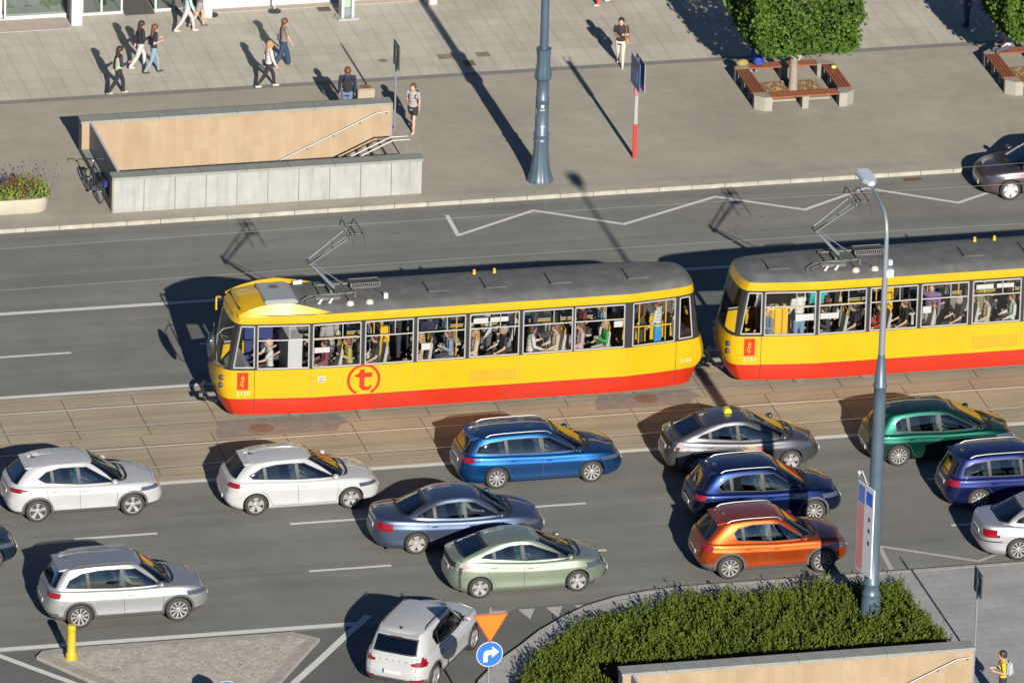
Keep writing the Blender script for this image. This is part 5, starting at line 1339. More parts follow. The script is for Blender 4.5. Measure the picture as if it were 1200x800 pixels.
# ================================================================== people
SKIN = [mat('fair skin', (.40, .24, .17), .6), mat('tan skin', (.30, .17, .11), .6)]
HAIRM = dict(dark=mat('dark brown hair', (.02, .012, .008), .6), brown=mat('chestnut hair', (.10, .038, .015), .6), blond=mat('blond hair', (.26, .16, .07), .6), grey=mat('grey hair', (.2, .2, .2), .7))
_cm = {}
def cloth(c):
    if c not in _cm: _cm[c] = mat('cloth %d' % len(_cm), c, .85, bump=.15, bscale=60, var=.06, vscale=10)
    return _cm[c]
def remeshed(name, build, vox):
    mb = MB(); build(mb); me = bpy.data.meshes.new(name); me.from_pydata([tuple(v) for v in mb.v], [], mb.f)
    b = bmesh.new(); b.from_mesh(me)
    isl = b; bmesh.ops.recalc_face_normals(b, faces=b.faces); b.to_mesh(me); b.free()
    o = bpy.data.objects.new(name, me); COL.objects.link(o)
    m = o.modifiers.new('r', 'REMESH'); m.mode = 'VOXEL'; m.voxel_size = vox; m.use_smooth_shade = True
    m2 = o.modifiers.new('s', 'SMOOTH'); m2.factor = .5; m2.iterations = 2
    bpy.context.view_layer.update()
    out = bpy.data.meshes.new_from_object(o.evaluated_get(bpy.context.evaluated_depsgraph_get()))
    bpy.data.objects.remove(o); bpy.data.meshes.remove(me); out.name = name
    out.polygons.foreach_set('use_smooth', [True]*len(out.polygons)); out.materials.clear(); out.materials.append(SKIN[0])
    return out
def limb(mb, pts, rs, n=10):
    for (a, ra), (b, rb) in zip(zip(pts, rs), zip(pts[1:], rs[1:])): mb.tube([a, b], [ra, rb], n)
    for p, r in zip(pts, rs): mb.ball(p, r*1.0, n, 7)
def sagit(o, ang, l, out=0): return Vector((o[0]+l*math.sin(R(ang))*math.cos(R(out)), o[1], o[2]-l*math.cos(R(ang)))) + Vector((0, l*math.sin(R(out)), 0))
_pm = {}
def figure(key, H=1.70, fem=False, legs=((20, 0), (-18, -8)), arms=((-15, 8, 10), (15, 8, 20)), lean=3, hair='short', top='long', bottom='trousers', seated=False, fat=1.0, vox=.013, headturn=0, fingers=True):
    """walking along +x. legs: (thigh, shin) angle from straight down for left(+y) and right(-y); arms: (swing, outward, elbow bend)"""
    if key in _pm: return _pm[key]
    hipz = .50*H; th, sh = .245*H, .235*H; sw = (.105 if fem else .118)*H; hw_ = (.052 if fem else .05)*H
    feet = []; J = {}
    for s, (a, b) in ((1, legs[0]), (-1, legs[1])):
        hp = Vector((0, s*hw_, 0)); kn = sagit(hp, a, th); an = sagit(kn, b, sh); J[s] = [hp, kn, an]; feet.append(an.z)
    z0 = -min(feet)+.062
    if seated: z0 = 1.31+.11
    for s in J: J[s] = [p+Vector((0, 0, z0)) for p in J[s]]
    up = Vector((math.sin(R(lean)), 0, math.cos(R(lean)))); pel = Vector((0, 0, z0))
    che = pel+up*.20*H; sho = pel+up*.305*H; nek = pel+up*.335*H; hed = nek+Vector((.015, 0, .075*H)); hr = .064*H
    A = {}
    for s, (sw_, ou, el) in ((1, arms[0]), (-1, arms[1])):
        p = sho+Vector((0, s*sw, -.01)); ua = .165*H; fa = .145*H
        e = p+Vector((ua*math.sin(R(sw_))*math.cos(R(ou)), s*ua*math.sin(R(ou)), -ua*math.cos(R(sw_))*math.cos(R(ou))))
        w = e+Vector((fa*math.sin(R(sw_+el)), -s*fa*math.sin(R(max(0, el-40)*.35)), -fa*math.cos(R(sw_+el))))
        A[s] = [p, e, w]
    T = 1.0*fat
    def torso(mb, k=0.0, z_lo=0):
        for f, rx, ry in ((-.02, .095, .155 if fem else .145), (.04, .10, .155 if fem else .148), (.10, .092, .125 if fem else .14), (.16, .10, .135 if fem else .155), (.22, .108, .145 if fem else .17), (.275, .095, .155 if fem else .18), (.305, .07, .14 if fem else .165)):
            c = pel+up*f*H; mb.ball(c, ((rx+k)*T, (ry+k)*T, .075+k), 16, 10)
    def body(mb):
        torso(mb, -.012)
        mb.tube([sho-up*.02, nek+Vector((.01, 0, .03))], [.062, .05], 10)
        mb.ball(hed, (hr*1.12, hr*.86, hr*1.22), 18, 14); mb.ball(hed+Vector((hr*.30, 0, -hr*.55)), (hr*.75, hr*.62, hr*.62), 14, 9)
        mb.ball(hed+Vector((hr*1.12, 0, -hr*.15)), (.018, .014, .024), 8, 6)                      # nose
        mb.ball(hed+Vector((hr*.98, 0, -hr*.55)), (.014, .026, .008), 8, 5)                      # lips
        for s in (-1, 1): mb.ball(hed+Vector((0, s*hr*.88, -hr*.05)), (.018, .010, .028), 8, 6)   # ears
        for s in J: 
            hp, kn, an = J[s]; limb(mb, [hp, hp.lerp(kn, .5), kn], [.085*T, .074*T, .052]); limb(mb, [kn, kn.lerp(an, .35), an], [.052, .054, .034])
            mb.ball(an+Vector((.05, 0, -.03)), (.10, .036, .032), 12, 7)
        for s in A:
            p, e, w = A[s]; limb(mb, [p, e], [.052, .040]); limb(mb, [e, e.lerp(w, .4), w], [.040, .036, .025])
            d = (w-e).normalized(); sd = Vector((0, s, 0)); fr_ = d.cross(sd).normalized(); palm = w+d*.045
            mb.ball(palm, (.03, .022, .045), 10, 7)
            if fingers:
                for i, ln in enumerate((.062, .072, .066, .05)):
                    b0 = palm+d*.03+fr_*(.024-.017*i); b1 = b0+d*ln*.55-sd*.006; b2 = b1+d*ln*.4-sd*.018; mb.tube([b0, b1, b2], [.0085, .008, .007], 6)
                b0 = palm-d*.01+fr_*.024; mb.tube([b0, b0+fr_*.025+d*.02, b0+fr_*.03+d*.045-sd*.008], [.011, .010, .008], 6)
    def shirt(mb):
        torso(mb, .010)
        mb.ball(pel+up*-.035*H, (.115*T, (.165 if fem else .16)*T, .06), 14, 8)
        for s in A:
            p, e, w = A[s]
            if top == 'long': limb(mb, [p, e], [.066, .054]); limb(mb, [e, e.lerp(w, .93)], [.054, .042])
            elif top == 'short': limb(mb, [p, p.lerp(e, .62)], [.066, .060])
            else: mb.ball(p-Vector((0, s*.02, 0)), .05, 8, 6)
    def trousers(mb):
        mb.ball(pel-up*.005*H, (.112*T, (.168 if fem else .158)*T, .10), 16, 10)
        for s in J:
            hp, kn, an = J[s]
            if bottom == 'trousers': limb(mb, [hp, kn], [.102*T, .070]); limb(mb, [kn, an+Vector((0, 0, .015))], [.070, .058])
            elif bottom == 'wide': limb(mb, [hp, kn], [.108, .086]); limb(mb, [kn, an+Vector((0, 0, .03))], [.086, .085])
            elif bottom == 'tight': limb(mb, [hp, kn], [.094, .060]); limb(mb, [kn, kn.lerp(an, .35), an+Vector((0, 0, .02))], [.060, .060, .042])
            elif bottom == 'shorts': limb(mb, [hp, hp.lerp(kn, .48)], [.106, .095])
    def hairf(mb):
        c = hed+Vector((-hr*.13, 0, hr*.20)); mb.ball(c, (hr*1.14, hr*.98, hr*1.20), 16, 12)
        if hair == 'long': 
            mb.ball(hed+Vector((-hr*.75, 0, -hr*.5)), (hr*.6, hr*.9, hr*1.3), 12, 9); mb.ball(hed+Vector((-hr*.95, 0, -hr*1.8)), (hr*.5, hr*.85, hr*1.4), 12, 9)
        if hair == 'bob': mb.ball(hed+Vector((-hr*.45, 0, -hr*.55)), (hr*.85, hr*1.08, hr*1.0), 12, 9)
        if hair == 'tail': mb.ball(hed+Vector((-hr*1.15, 0, hr*.0)), (hr*.4, hr*.35, hr*.4), 10, 7); mb.tube([hed+Vector((-hr*1.1, 0, 0)), hed+Vector((-hr*1.45, 0, -hr*1.6))], [hr*.32, hr*.2], 8)
        if hair == 'bun': mb.ball(hed+Vector((-hr*.95, 0, hr*.8)), (hr*.45, hr*.45, hr*.42), 10, 7)
    def shoes(mb):
        for s in J: an = J[s][2]; mb.ball(an+Vector((.055, 0, -.030)), (.125, .046, .036), 12, 8); mb.ball(an+Vector((-.015, 0, -.015)), (.05, .042, .05), 10, 7)
    def eyes(mb):
        for s in (-1, 1): mb.ball(hed+Vector((hr*1.0, s*hr*.36, hr*.06)), (.007, .012, .007), 8, 5)
    out = {}
    out['body'] = remeshed('body', body, vox)
    if top: out['shirt'] = remeshed('shirt', shirt, vox)
    out['trousers' if bottom != 'shorts' else 'shorts'] = remeshed('trousers', trousers, vox)
    if hair != 'none':
        me = remeshed('hair', hairf, vox); b = bmesh.new(); b.from_mesh(me)     # open the hair over the face
        fc = hed+Vector((hr*1.05, 0, -hr*.30)); 
        bmesh.ops.delete(b, geom=[f for f in b.faces if (f.calc_center_median()-fc).length < hr*.80], context='FACES'); b.to_mesh(me); b.free(); out['hair'] = me
    out['shoe'] = remeshed('shoe', shoes, vox)
    mb = MB(); eyes(mb); out['eyes'] = mb.mesh('eyes', M['black'], True)
    info = dict(pel=pel, sho=sho, up=up, hed=hed, hr=hr, A=A, J=J, H=H, sw=sw)
    _pm[key] = (out, info); return _pm[key]
def person(label, fig, loc, rz, skin=0, hair='brown', top=(.2, .2, .2), bottom=(.05, .05, .06), shoe=(.3, .3, .3), group=None, extra=None):
    meshes, info = fig; root = thing('person', label, 'person', loc, rz, group)
    if fig not in SITTERS: root.scale = (.94, .94, .94)
    for k, me in meshes.items():
        o = link_obj(k, me, root)
        m = {'body': SKIN[skin], 'hair': HAIRM[hair], 'shirt': cloth(top), 'trousers': cloth(bottom), 'shorts': cloth(bottom), 'shoe': cloth(shoe), 'eyes': M['black']}[k]
        if len(o.material_slots): o.material_slots[0].link = 'OBJECT'; o.material_slots[0].material = m
    if extra: extra(root, info)
    return root
SITTERS = []
def backpack(col, nme='backpack'):
    def f(root, I):
        c = I['sho']-I['up']*.22+Vector((-.19, 0, .02)); mb = MB(); mb.box(c.x-.075, c.x+.075, -.14, .14, c.z-.21, c.z+.21); bp = mb.build(nme, cloth(col), root, smooth=True, bevel=.05)
        mb = MB()
        for s in (-1, 1): mb.tube([(c.x+.07, s*.10, c.z+.18), (I['sho'].x-.02, s*.11, I['sho'].z+.05), (I['sho'].x+.13, s*.11, I['sho'].z-.10), (c.x+.10, s*.16, c.z-.15)], .018, 6)
        mb.build('strap', cloth(col), bp); mb = MB(); mb.box(c.x-.10, c.x-.07, -.10, .10, c.z-.16, c.z+.0); mb.build('pocket', cloth(col), bp, bevel=.02)
    return f
def bag(col, side=1, drop=.55):
    def f(root, I):
        s = side; p = I['sho']+Vector((-.02, s*(I['sw']+.03), -drop)); mb = MB(); mb.box(p.x-.15, p.x+.13, p.y-.05, p.y+.06, p.z-.12, p.z+.12); b = mb.build('handbag', cloth(col), root, smooth=True, bevel=.03)
        mb = MB(); mb.tube([(p.x-.1, p.y, p.z+.1), (I['sho'].x-.05, s*(I['sw']-.02), I['sho'].z+.06), (I['sho'].x+.05, s*(I['sw']-.02), I['sho'].z+.05), (p.x+.1, p.y, p.z+.1)], .010, 5); mb.build('strap', cloth(col), b)
    return f
def phone(side=1):
    def f(root, I):
        w = I['A'][side][2]; mb = MB(); mb.box(w.x+.05, w.x+.06, w.y-.035, w.y+.035, w.z-.02, w.z+.11); mb.build('phone', M['black'], root)
    return f
def multi(*fs):
    def f(r, I):
        for g in fs: g(r, I)
    return f
def vest(col):
    def f(root, I):
        def b(mb):
            for q, rx, ry in ((.02, .13, .165), (.08, .135, .165), (.14, .13, .165), (.20, .135, .168), (.26, .125, .165)): mb.ball(I['pel']+I['up']*q*I['H'], (rx, ry, .09), 16, 10)
        me = remeshed('vest', b, .02); me.materials[0] = cloth(col); link_obj('vest', me, root)
    return f
W1 = figure('walk_f_long', 1.66, True, ((24, 4), (-20, -34)), ((-20, 6, 12), (2, 8, 100)), 3, 'long', 'long', 'trousers')
W2 = figure('walk_f_bun', 1.68, True, ((22, 8), (-18, -30)), ((-16, 6, 10), (14, 6, 16)), 3, 'bun', 'short', 'wide')
W3 = figure('walk_f_tight', 1.64, True, ((28, 8), (-24, -36)), ((-18, 8, 14), (12, 8, 14)), 4, 'long', 'long', 'tight')
W4 = figure('walk_f_short', 1.66, True, ((20, 2), (-18, -34)), ((-10, 6, 14), (0, 6, 95)), 2, 'tail', 'short', 'shorts')
W5 = figure('walk_m', 1.74, False, ((18, 2), (-16, -30)), ((-16, 8, 14), (18, 8, 18)), 3, 'short', 'long', 'trousers')
W6 = figure('stand_m', 1.78, False, ((3, 0), (-4, -4)), ((4, 7, 8), (-2, 7, 10)), 1, 'short', 'long', 'trousers')
W7 = figure('walk_f_phone', 1.70, True, ((22, 4), (-14, -30)), ((-8, 10, 118), (-14, 6, 112)), 3, 'long', 'short', 'tight')
W8 = figure('stand_phone_m', 1.74, False, ((10, 2), (-8, -14)), ((-8, 8, 105), (-4, 6, 100)), 3, 'short', 'short', 'wide')
def foot(x, y): return (x+DX, y+DY, DZ)
G1 = None
person('woman with long dark hair, pale green vest and black trousers, walking alone', W1, foot(-7.1, 20.95), R(4), 0, 'dark', (.015, .02, .035), (.012, .012, .015), (.36, .33, .32), extra=multi(vest((.30, .33, .22)), phone(-1)))
person('person in navy top and light blue jeans, nearer one of a strolling pair', W7, foot(-5.70, 22.5), R(2), 0, 'brown', (.012, .018, .035), (.16, .22, .29), (.03, .03, .03), extra=bag((.01, .012, .02), 1, .35))
person('person in black jacket and white trousers, behind the one in light blue jeans', W1, foot(-6.02, 22.95), R(8), 0, 'dark', (.012, .012, .02), (.36, .35, .35), (.38, .37, .36))
mb = MB()
person('woman in pale blue coat and white shoes striding past the shop doors', W3, foot(-3.98, 25.75), R(-3), 0, 'blond', (.30, .37, .36), (.36, .34, .35), (.42, .38, .38))
person('person in dark patterned top and shorts beside the woman in pale blue', W4, foot(-3.52, 26.1), R(0), 0, 'dark', (.10, .085, .10), (.22, .19, .20), (.08, .08, .09))
person('woman with hair bun, grey waistcoat and dark blue trousers', W2, foot(-1.72, 22.4), R(5), 0, 'brown', (.155, .13, .13), (.015, .035, .075), (.30, .20, .15), extra=bag((.08, .07, .09), 1, .4))
person('woman with ginger hair, white top and black leggings, white trainers', W3, foot(-2.55, 20.75), R(4), 0, 'blond', (.40, .38, .37), (.012, .012, .018), (.40, .40, .38), extra=bag((.02, .02, .025), 1, .5))
person('man in dark navy jacket with backpack standing behind the far stair wall', W6, foot(-.80, 17.75), R(80), 0, 'brown', (.008, .012, .035), (.08, .13, .22), (.05, .05, .05), extra=backpack((.01, .012, .02)))
person('woman in grey T-shirt and black shorts with small backpack, by the signpost', W4, foot(.92, 16.45), R(235), 0, 'brown', (.25, .23, .24), (.012, .012, .015), (.42, .38, .36), extra=backpack((.012, .012, .014)))
person('woman in black blouse and cream trousers carrying a tan bag, walking towards the road', W7, foot(8.38, 20.75), R(252), 0, 'dark', (.02, .012, .015), (.42, .38, .33), (.42, .42, .40), extra=bag((.30, .15, .05), 1, .45))
person('person in red trousers and white shoes on the pale slabs', W5, foot(9.1, 26.0), R(190), 0, 'dark', (.30, .30, .30), (.42, .06, .07), (.42, .42, .42))
person('man in yellow T-shirt with pale backpack beside the near stair pit', W8, foot(6.78, -26.75), R(170), 0, 'dark', (.48, .30, .004), (.015, .02, .03), (.05, .05, .05), extra=backpack((.26, .30, .33)))
# seated pose, used for passengers and drivers
SIT1 = figure('sit_f', 1.66, True, ((82, 4), (84, 2)), ((6, 6, 60), (8, 6, 64)), -4, 'long', 'long', 'trousers', True, vox=.016, fingers=True)
SIT2 = figure('sit_m', 1.74, False, ((82, 4), (84, 2)), ((10, 8, 52), (6, 8, 62)), -4, 'short', 'short', 'trousers', True, vox=.016)
SIT3 = figure('sit_bob', 1.66, True, ((84, 2), (82, 6)), ((2, 6, 108), (8, 6, 60)), 6, 'bob', 'long', 'trousers', True, vox=.016)
SIT4 = figure('sit_bald', 1.74, False, ((82, 4), (84, 2)), ((40, 8, 40), (44, 8, 36)), 2, 'none', 'short', 'trousers', True, vox=.016)
ST1 = figure('tram_stand', 1.74, False, ((3, 0), (-3, -3)), ((10, 6, 30), (150, 8, 10)), 0, 'short', 'long', 'trousers', vox=.016)
SITTERS += [SIT1, SIT2, SIT3, SIT4, ST1]
# benches sitters on the far side
def sit_at(label, fig, x, y, z, rz, **k): return person(label, fig, (x, y, z-1.31), rz, **k)
sit_at('person in bright blue on the far bench plank, left of the trunk', SIT3, 12.25+DX, 19.0+DY, DZ+.47, R(95), hair='dark', top=(.01, .05, .36), bottom=(.01, .03, .2))
sit_at('person in white top sitting on the far bench plank, right of the trunk', SIT1, 13.45+DX, 19.15+DY, DZ+.47, R(85), hair='brown', top=(.38, .33, .32), bottom=(.30, .26, .26), shoe=(.2, .2, .2))
sit_at('person in white shirt sitting on the second square bench', SIT1, 20.05+DX, 19.0+DY, DZ+.47, R(200), hair='dark', top=(.42, .40, .42), bottom=(.05, .05, .07))
person('person in dark blue trousers standing in the shade of the second tree', W6, foot(19.75, 22.35), R(200), 0, 'dark', (.02, .03, .07), (.015, .03, .10), (.02, .04, .10))
# ---- passengers
rr = random.Random(11)
n1 = [0]
def passenger(t, u, y, fig, where, desc, rz=180, **k):
    X0 = -9.5 if t == 1 else 5.08; st = fig is ST1 or fig is W1
    person(desc+' '+where, fig, (X0+u, -3.49+y, .86 if st else 0), R(rz), group='people riding in the tram', **k)
car_n = {1: 'of the front tram', 2: 'of the rear tram'}
nth = ['first', 'second', 'third', 'fourth', 'fifth', 'sixth', 'seventh', 'eighth']
wr_ = lambda t, k: 'at %s window %s' % (nth[k-1], car_n[t])
pas = [
 (1, 1.55, -.50, SIT4, 1, 'bald driver in a pale shirt', 180, dict(top=(.40, .41, .42), bottom=(.03, .03, .04))),
 (1, 2.05, .30, SIT2, 1, 'seated rider in bright blue', 180, dict(hair='dark', top=(.02, .20, .45), bottom=(.05, .05, .05))),
 (1, 3.05, -.72, SIT1, 2, 'seated woman in maroon', 180, dict(hair='dark', top=(.16, .03, .05), bottom=(.3, .3, .3))),
 (1, 3.80, -.62, SIT3, 2, 'seated woman in yellow and black', 180, dict(hair='brown', top=(.30, .24, .06), bottom=(.02, .02, .02))),
 (1, 3.35, -.05, ST1, 2, 'standing rider in grey stripes', 90, dict(hair='grey', top=(.22, .21, .22), bottom=(.05, .05, .06))),
 (1, 4.50, -.66, SIT2, 3, 'seated man in a black T-shirt', 180, dict(hair='dark', top=(.012, .012, .012), bottom=(.06, .06, .07))),
 (1, 6.2, -.15, ST1, 4, 'standing man in a dark navy coat', 90, dict(hair='dark', top=(.008, .012, .035), bottom=(.01, .012, .03))),
 (1, 5.78, -.70, SIT1, 4, 'seated woman in beige', 180, dict(hair='blond', top=(.30, .22, .15), bottom=(.2, .15, .1))),
 (1, 6.72, -.55, SIT3, 4, 'seated woman in grey blue', 180, dict(hair='brown', top=(.16, .20, .25), bottom=(.05, .05, .06))),
 (1, 7.35, -.70, SIT1, 5, 'seated woman in cream with long hair', 180, dict(hair='blond', top=(.38, .30, .22), bottom=(.30, .22, .18))),
 (1, 8.18, -.66, SIT2, 5, 'seated man in a dark grey jacket', 180, dict(hair='grey', top=(.02, .02, .025), bottom=(.02, .02, .02))),
 (1, 7.9, .05, ST1, 5, 'standing rider in white shirt', 200, dict(hair='brown', top=(.35, .33, .35), bottom=(.06, .06, .08))),
 (1, 8.95, -.68, SIT3, 6, 'seated rider in white', 0, dict(hair='dark', top=(.40, .38, .37), bottom=(.05, .06, .10))),
 (1, 9.68, -.70, SIT1, 6, 'seated long haired woman in beige coat', 180, dict(hair='brown', top=(.36, .28, .20), bottom=(.30, .24, .18))),
 (1, 10.40, -.68, SIT1, 7, 'seated woman in pale pink', 180, dict(hair='brown', top=(.36, .24, .26), bottom=(.2, .2, .22))),
 (1, 11.20, -.68, SIT3, 7, 'seated woman in bright green', 180, dict(hair='blond', top=(.02, .22, .06), bottom=(.36, .32, .28))),
 (1, 11.95, -.25, ST1, 8, 'standing man in dark blue', 90, dict(hair='dark', top=(.012, .022, .07), bottom=(.015, .02, .05))),
 (1, 12.75, -.30, ST1, 8, 'standing rider in white top with blue bag', 150, dict(hair='brown', top=(.38, .38, .36), bottom=(.02, .20, .42))),
 (1, 12.40, .30, ST1, 8, 'standing rider in brown at the back', 200, dict(hair='dark', top=(.07, .04, .02), bottom=(.03, .03, .03))),
 (1, 13.35, .1, ST1, 8, 'standing rider in dull white, rearmost,', 180, dict(hair='brown', top=(.34, .33, .31), bottom=(.2, .2, .2))),
 (2, 1.35, -.55, SIT3, 1, 'seated rider in blue grey', 200, dict(hair='blond', top=(.10, .13, .17), bottom=(.05, .05, .06))),
 (2, 2.30, -.25, ST1, 1, 'standing person in white with blue jeans', 100, dict(hair='dark', top=(.42, .42, .42), bottom=(.10, .18, .30))),
 (2, 2.95, .10, ST1, 2, 'standing rider in turquoise', 90, dict(hair='dark', top=(.02, .28, .30), bottom=(.03, .03, .04))),
 (2, 3.75, -.68, SIT2, 2, 'seated man in a black jacket', 180, dict(hair='dark', top=(.012, .012, .014), bottom=(.02, .02, .025))),
 (2, 3.0, -.72, SIT3, 2, 'seated rider in dark grey', 180, dict(hair='dark', top=(.03, .03, .035), bottom=(.2, .2, .2))),
 (2, 4.55, -.70, SIT1, 3, 'seated woman in bright red', 180, dict(hair='brown', top=(.38, .01, .02), bottom=(.05, .03, .03))),
 (2, 5.25, -.68, SIT2, 3, 'seated man in a black shirt', 180, dict(hair='brown', top=(.012, .012, .012), bottom=(.10, .10, .08))),
 (2, 6.10, -.45, ST1, 4, 'standing woman in a purple patterned dress', 250, dict(hair='brown', top=(.14, .08, .17), bottom=(.28, .24, .30))),
 (2, 6.85, -.66, SIT2, 4, 'seated rider in black', 180, dict(hair='grey', top=(.015, .015, .015), bottom=(.02, .02, .02))),
 (2, 7.65, -.70, SIT1, 5, 'seated woman in beige', 180, dict(hair='dark', top=(.34, .27, .20), bottom=(.28, .22, .17))),
 (2, 8.42, -.68, SIT1, 5, 'seated woman in pale green', 180, dict(hair='brown', top=(.34, .38, .34), bottom=(.05, .05, .05))),
 (2, 9.1, -.70, SIT3, 6, 'seated rider in grey', 180, dict(hair='brown', top=(.18, .18, .20), bottom=(.05, .05, .05))),
]
for t, u, y, fig, w, d, rz, k in pas: passenger(t, u, y, fig, wr_(t, w), d, rz, **k)
# a second row of riders seen between the first
for t in (1, 2):
    for i, u in enumerate((3.3, 4.75, 5.5, 6.9, 8.6, 9.3, 10.8, 11.4)):
        c = rr.choice([((.02, .025, .05), 'navy'), ((.02, .02, .02), 'black'), ((.05, .035, .03), 'brown'), ((.18, .18, .19), 'grey'), ((.10, .02, .03), 'dark red'), ((.05, .10, .16), 'blue')])
        if t == 2 and u > 9.5: continue
        k = 1+sum(u > b for b in (2.56, 4.04, 5.53, 7.03, 8.56, 10.08, 11.67)); st = i % 3 == 2
        passenger(t, u, .72 if not st else .25, ST1 if st else rr.choice([SIT1, SIT2, SIT3]), wr_(t, k), ('standing rider in %s, second row,' if st else 'seated rider in %s, far side,') % c[1], rr.choice([180, 180, 90]) if st else 180, hair=rr.choice(['dark', 'brown', 'grey', 'blond']), top=c[0], bottom=(.03, .03, .035))
# ---- drivers: raised to the car seats
desc = {'a': 'driver in a pale shirt inside the white crossover', 'b': 'driver in a grey shirt inside the plain white hatchback', 'c': 'driver in white inside the bright blue estate car', 'd': 'driver in a pale shirt inside the slate blue saloon',
        'e': 'driver in green inside the sage green liftback', 'f': 'driver in white inside the silver off-roader', 'h': 'driver in black inside the graphite taxi', 'i': 'driver in grey inside the navy off-roader', 'j': 'driver in white inside the orange off-roader', 'k': 'driver in pale pink inside the dark green hatchback'}
tops = {'a': (.10, .30, .36), 'b': (.25, .25, .25), 'c': (.36, .34, .33), 'd': (.38, .36, .34), 'e': (.08, .25, .18), 'f': (.38, .36, .34), 'h': (.03, .03, .03), 'i': (.15, .15, .16), 'j': (.36, .36, .36), 'k': (.36, .30, .30)}
for key, c, s in CARS:
    if key in desc:
        p = s['pill'][1]; person(desc[key], SIT4 if key in 'fd' else SIT2, (c.location.x+p+.17, c.location.y+.37, .34-1.31), 0, hair='dark', top=tops[key], bottom=(.03, .03, .04), group='drivers of the cars')
# ================================================================== street furniture and plants
def leaf_mat(name, c1, c2, c3):
    n = NB(name); a = n.rng(n.noise(1.1, 4), .35, .65, 0, 1); b = n.rng(n.noise(9, 3), .35, .65, 0, 1)
    col = n.mix(n.mix(c1, c2, a), c3, n.mul(b, .55)); m = n.done(col, .65); n.b.inputs['Specular IOR Level'].default_value = .25
    return m
def leaves(mb, rr, c, size, up=.3, k=1, wd=.42):
    for _ in range(k):
        u = Vector((rr.gauss(0, 1), rr.gauss(0, 1), rr.gauss(0, 1)+up)).normalized(); v = u.cross(Vector((rr.gauss(0, 1), rr.gauss(0, 1), rr.gauss(0, 1)))).normalized()
        s = size*rr.uniform(.7, 1.3); n_ = u.cross(v)*s*.18; c = Vector(c)
        mb.v += [tuple(c-v*s*wd), tuple(c+u*s*.55+n_), tuple(c+v*s*wd), tuple(c-u*s*.55+n_)]; q = len(mb.v)-4; mb.f.append((q, q+1, q+2, q+3))
def raw(mb, name, m, parent=None):
    me = bpy.data.meshes.new(name); me.from_pydata(mb.v, [], mb.f); me.materials.append(m); return link_obj(name, me, parent)
# ---- planting bed on the near side
bed = [(-6.05, -24.9), (-5.35, -22.95), (-4.35, -21.55), (-3.35, -20.55), (-2.3, -19.9), (-1.2, -19.45), (.1, -19.15), (1.6, -19.0), (6.25, -19.05), (6.45, -24.9)]
mb = MB(); mb.add([(x, y, DZ+.02) for x, y in bed], [tuple(range(len(bed)))]); soil = struct(mb.build('bed_soil', mat('dark planting soil', (.045, .035, .025), .95)))
rr = random.Random(21); mb = MB(); st = MB(); cnt = 0
bedi = inset(bed, .12)
while cnt < 6400:
    x, y = rr.uniform(-6.1, 6.5), rr.uniform(-24.9, -19.0)
    if not inpoly((x, y), bedi): continue
    if (x-4.72)**2+(y+21.2)**2 < .42**2: continue
    cnt += 1; hh = .34+.10*math.sin(x*1.7+y*.9)+.08*math.sin(x*5.1-y*3.3)+.06*math.sin(x*9-y*7)+rr.uniform(-.10, .16); 
    if rr.random() < .14: hh += rr.uniform(.08, .26)
    lx, ly = rr.gauss(0, .05), rr.gauss(0, .05)
    n = 13
    for i in range(n):
        t = (i+rr.random())/n; t = .25+.75*t; r = .075*(1.1-t)
        c = (x+lx*t+rr.gauss(0, r), y+ly*t+rr.gauss(0, r), DZ+.02+hh*t); leaves(mb, rr, c, .084, 1.8, 1, .24)
hb = raw(mb, 'planting_bed', leaf_mat('bed leaf green', (.024, .058, .003), (.062, .094, .004), (.085, .075, .010))); hb['kind'] = 'stuff'; hb['label'] = 'dense low evergreen ground cover with upright shoots in the curved bed'; hb['category'] = 'ground cover'
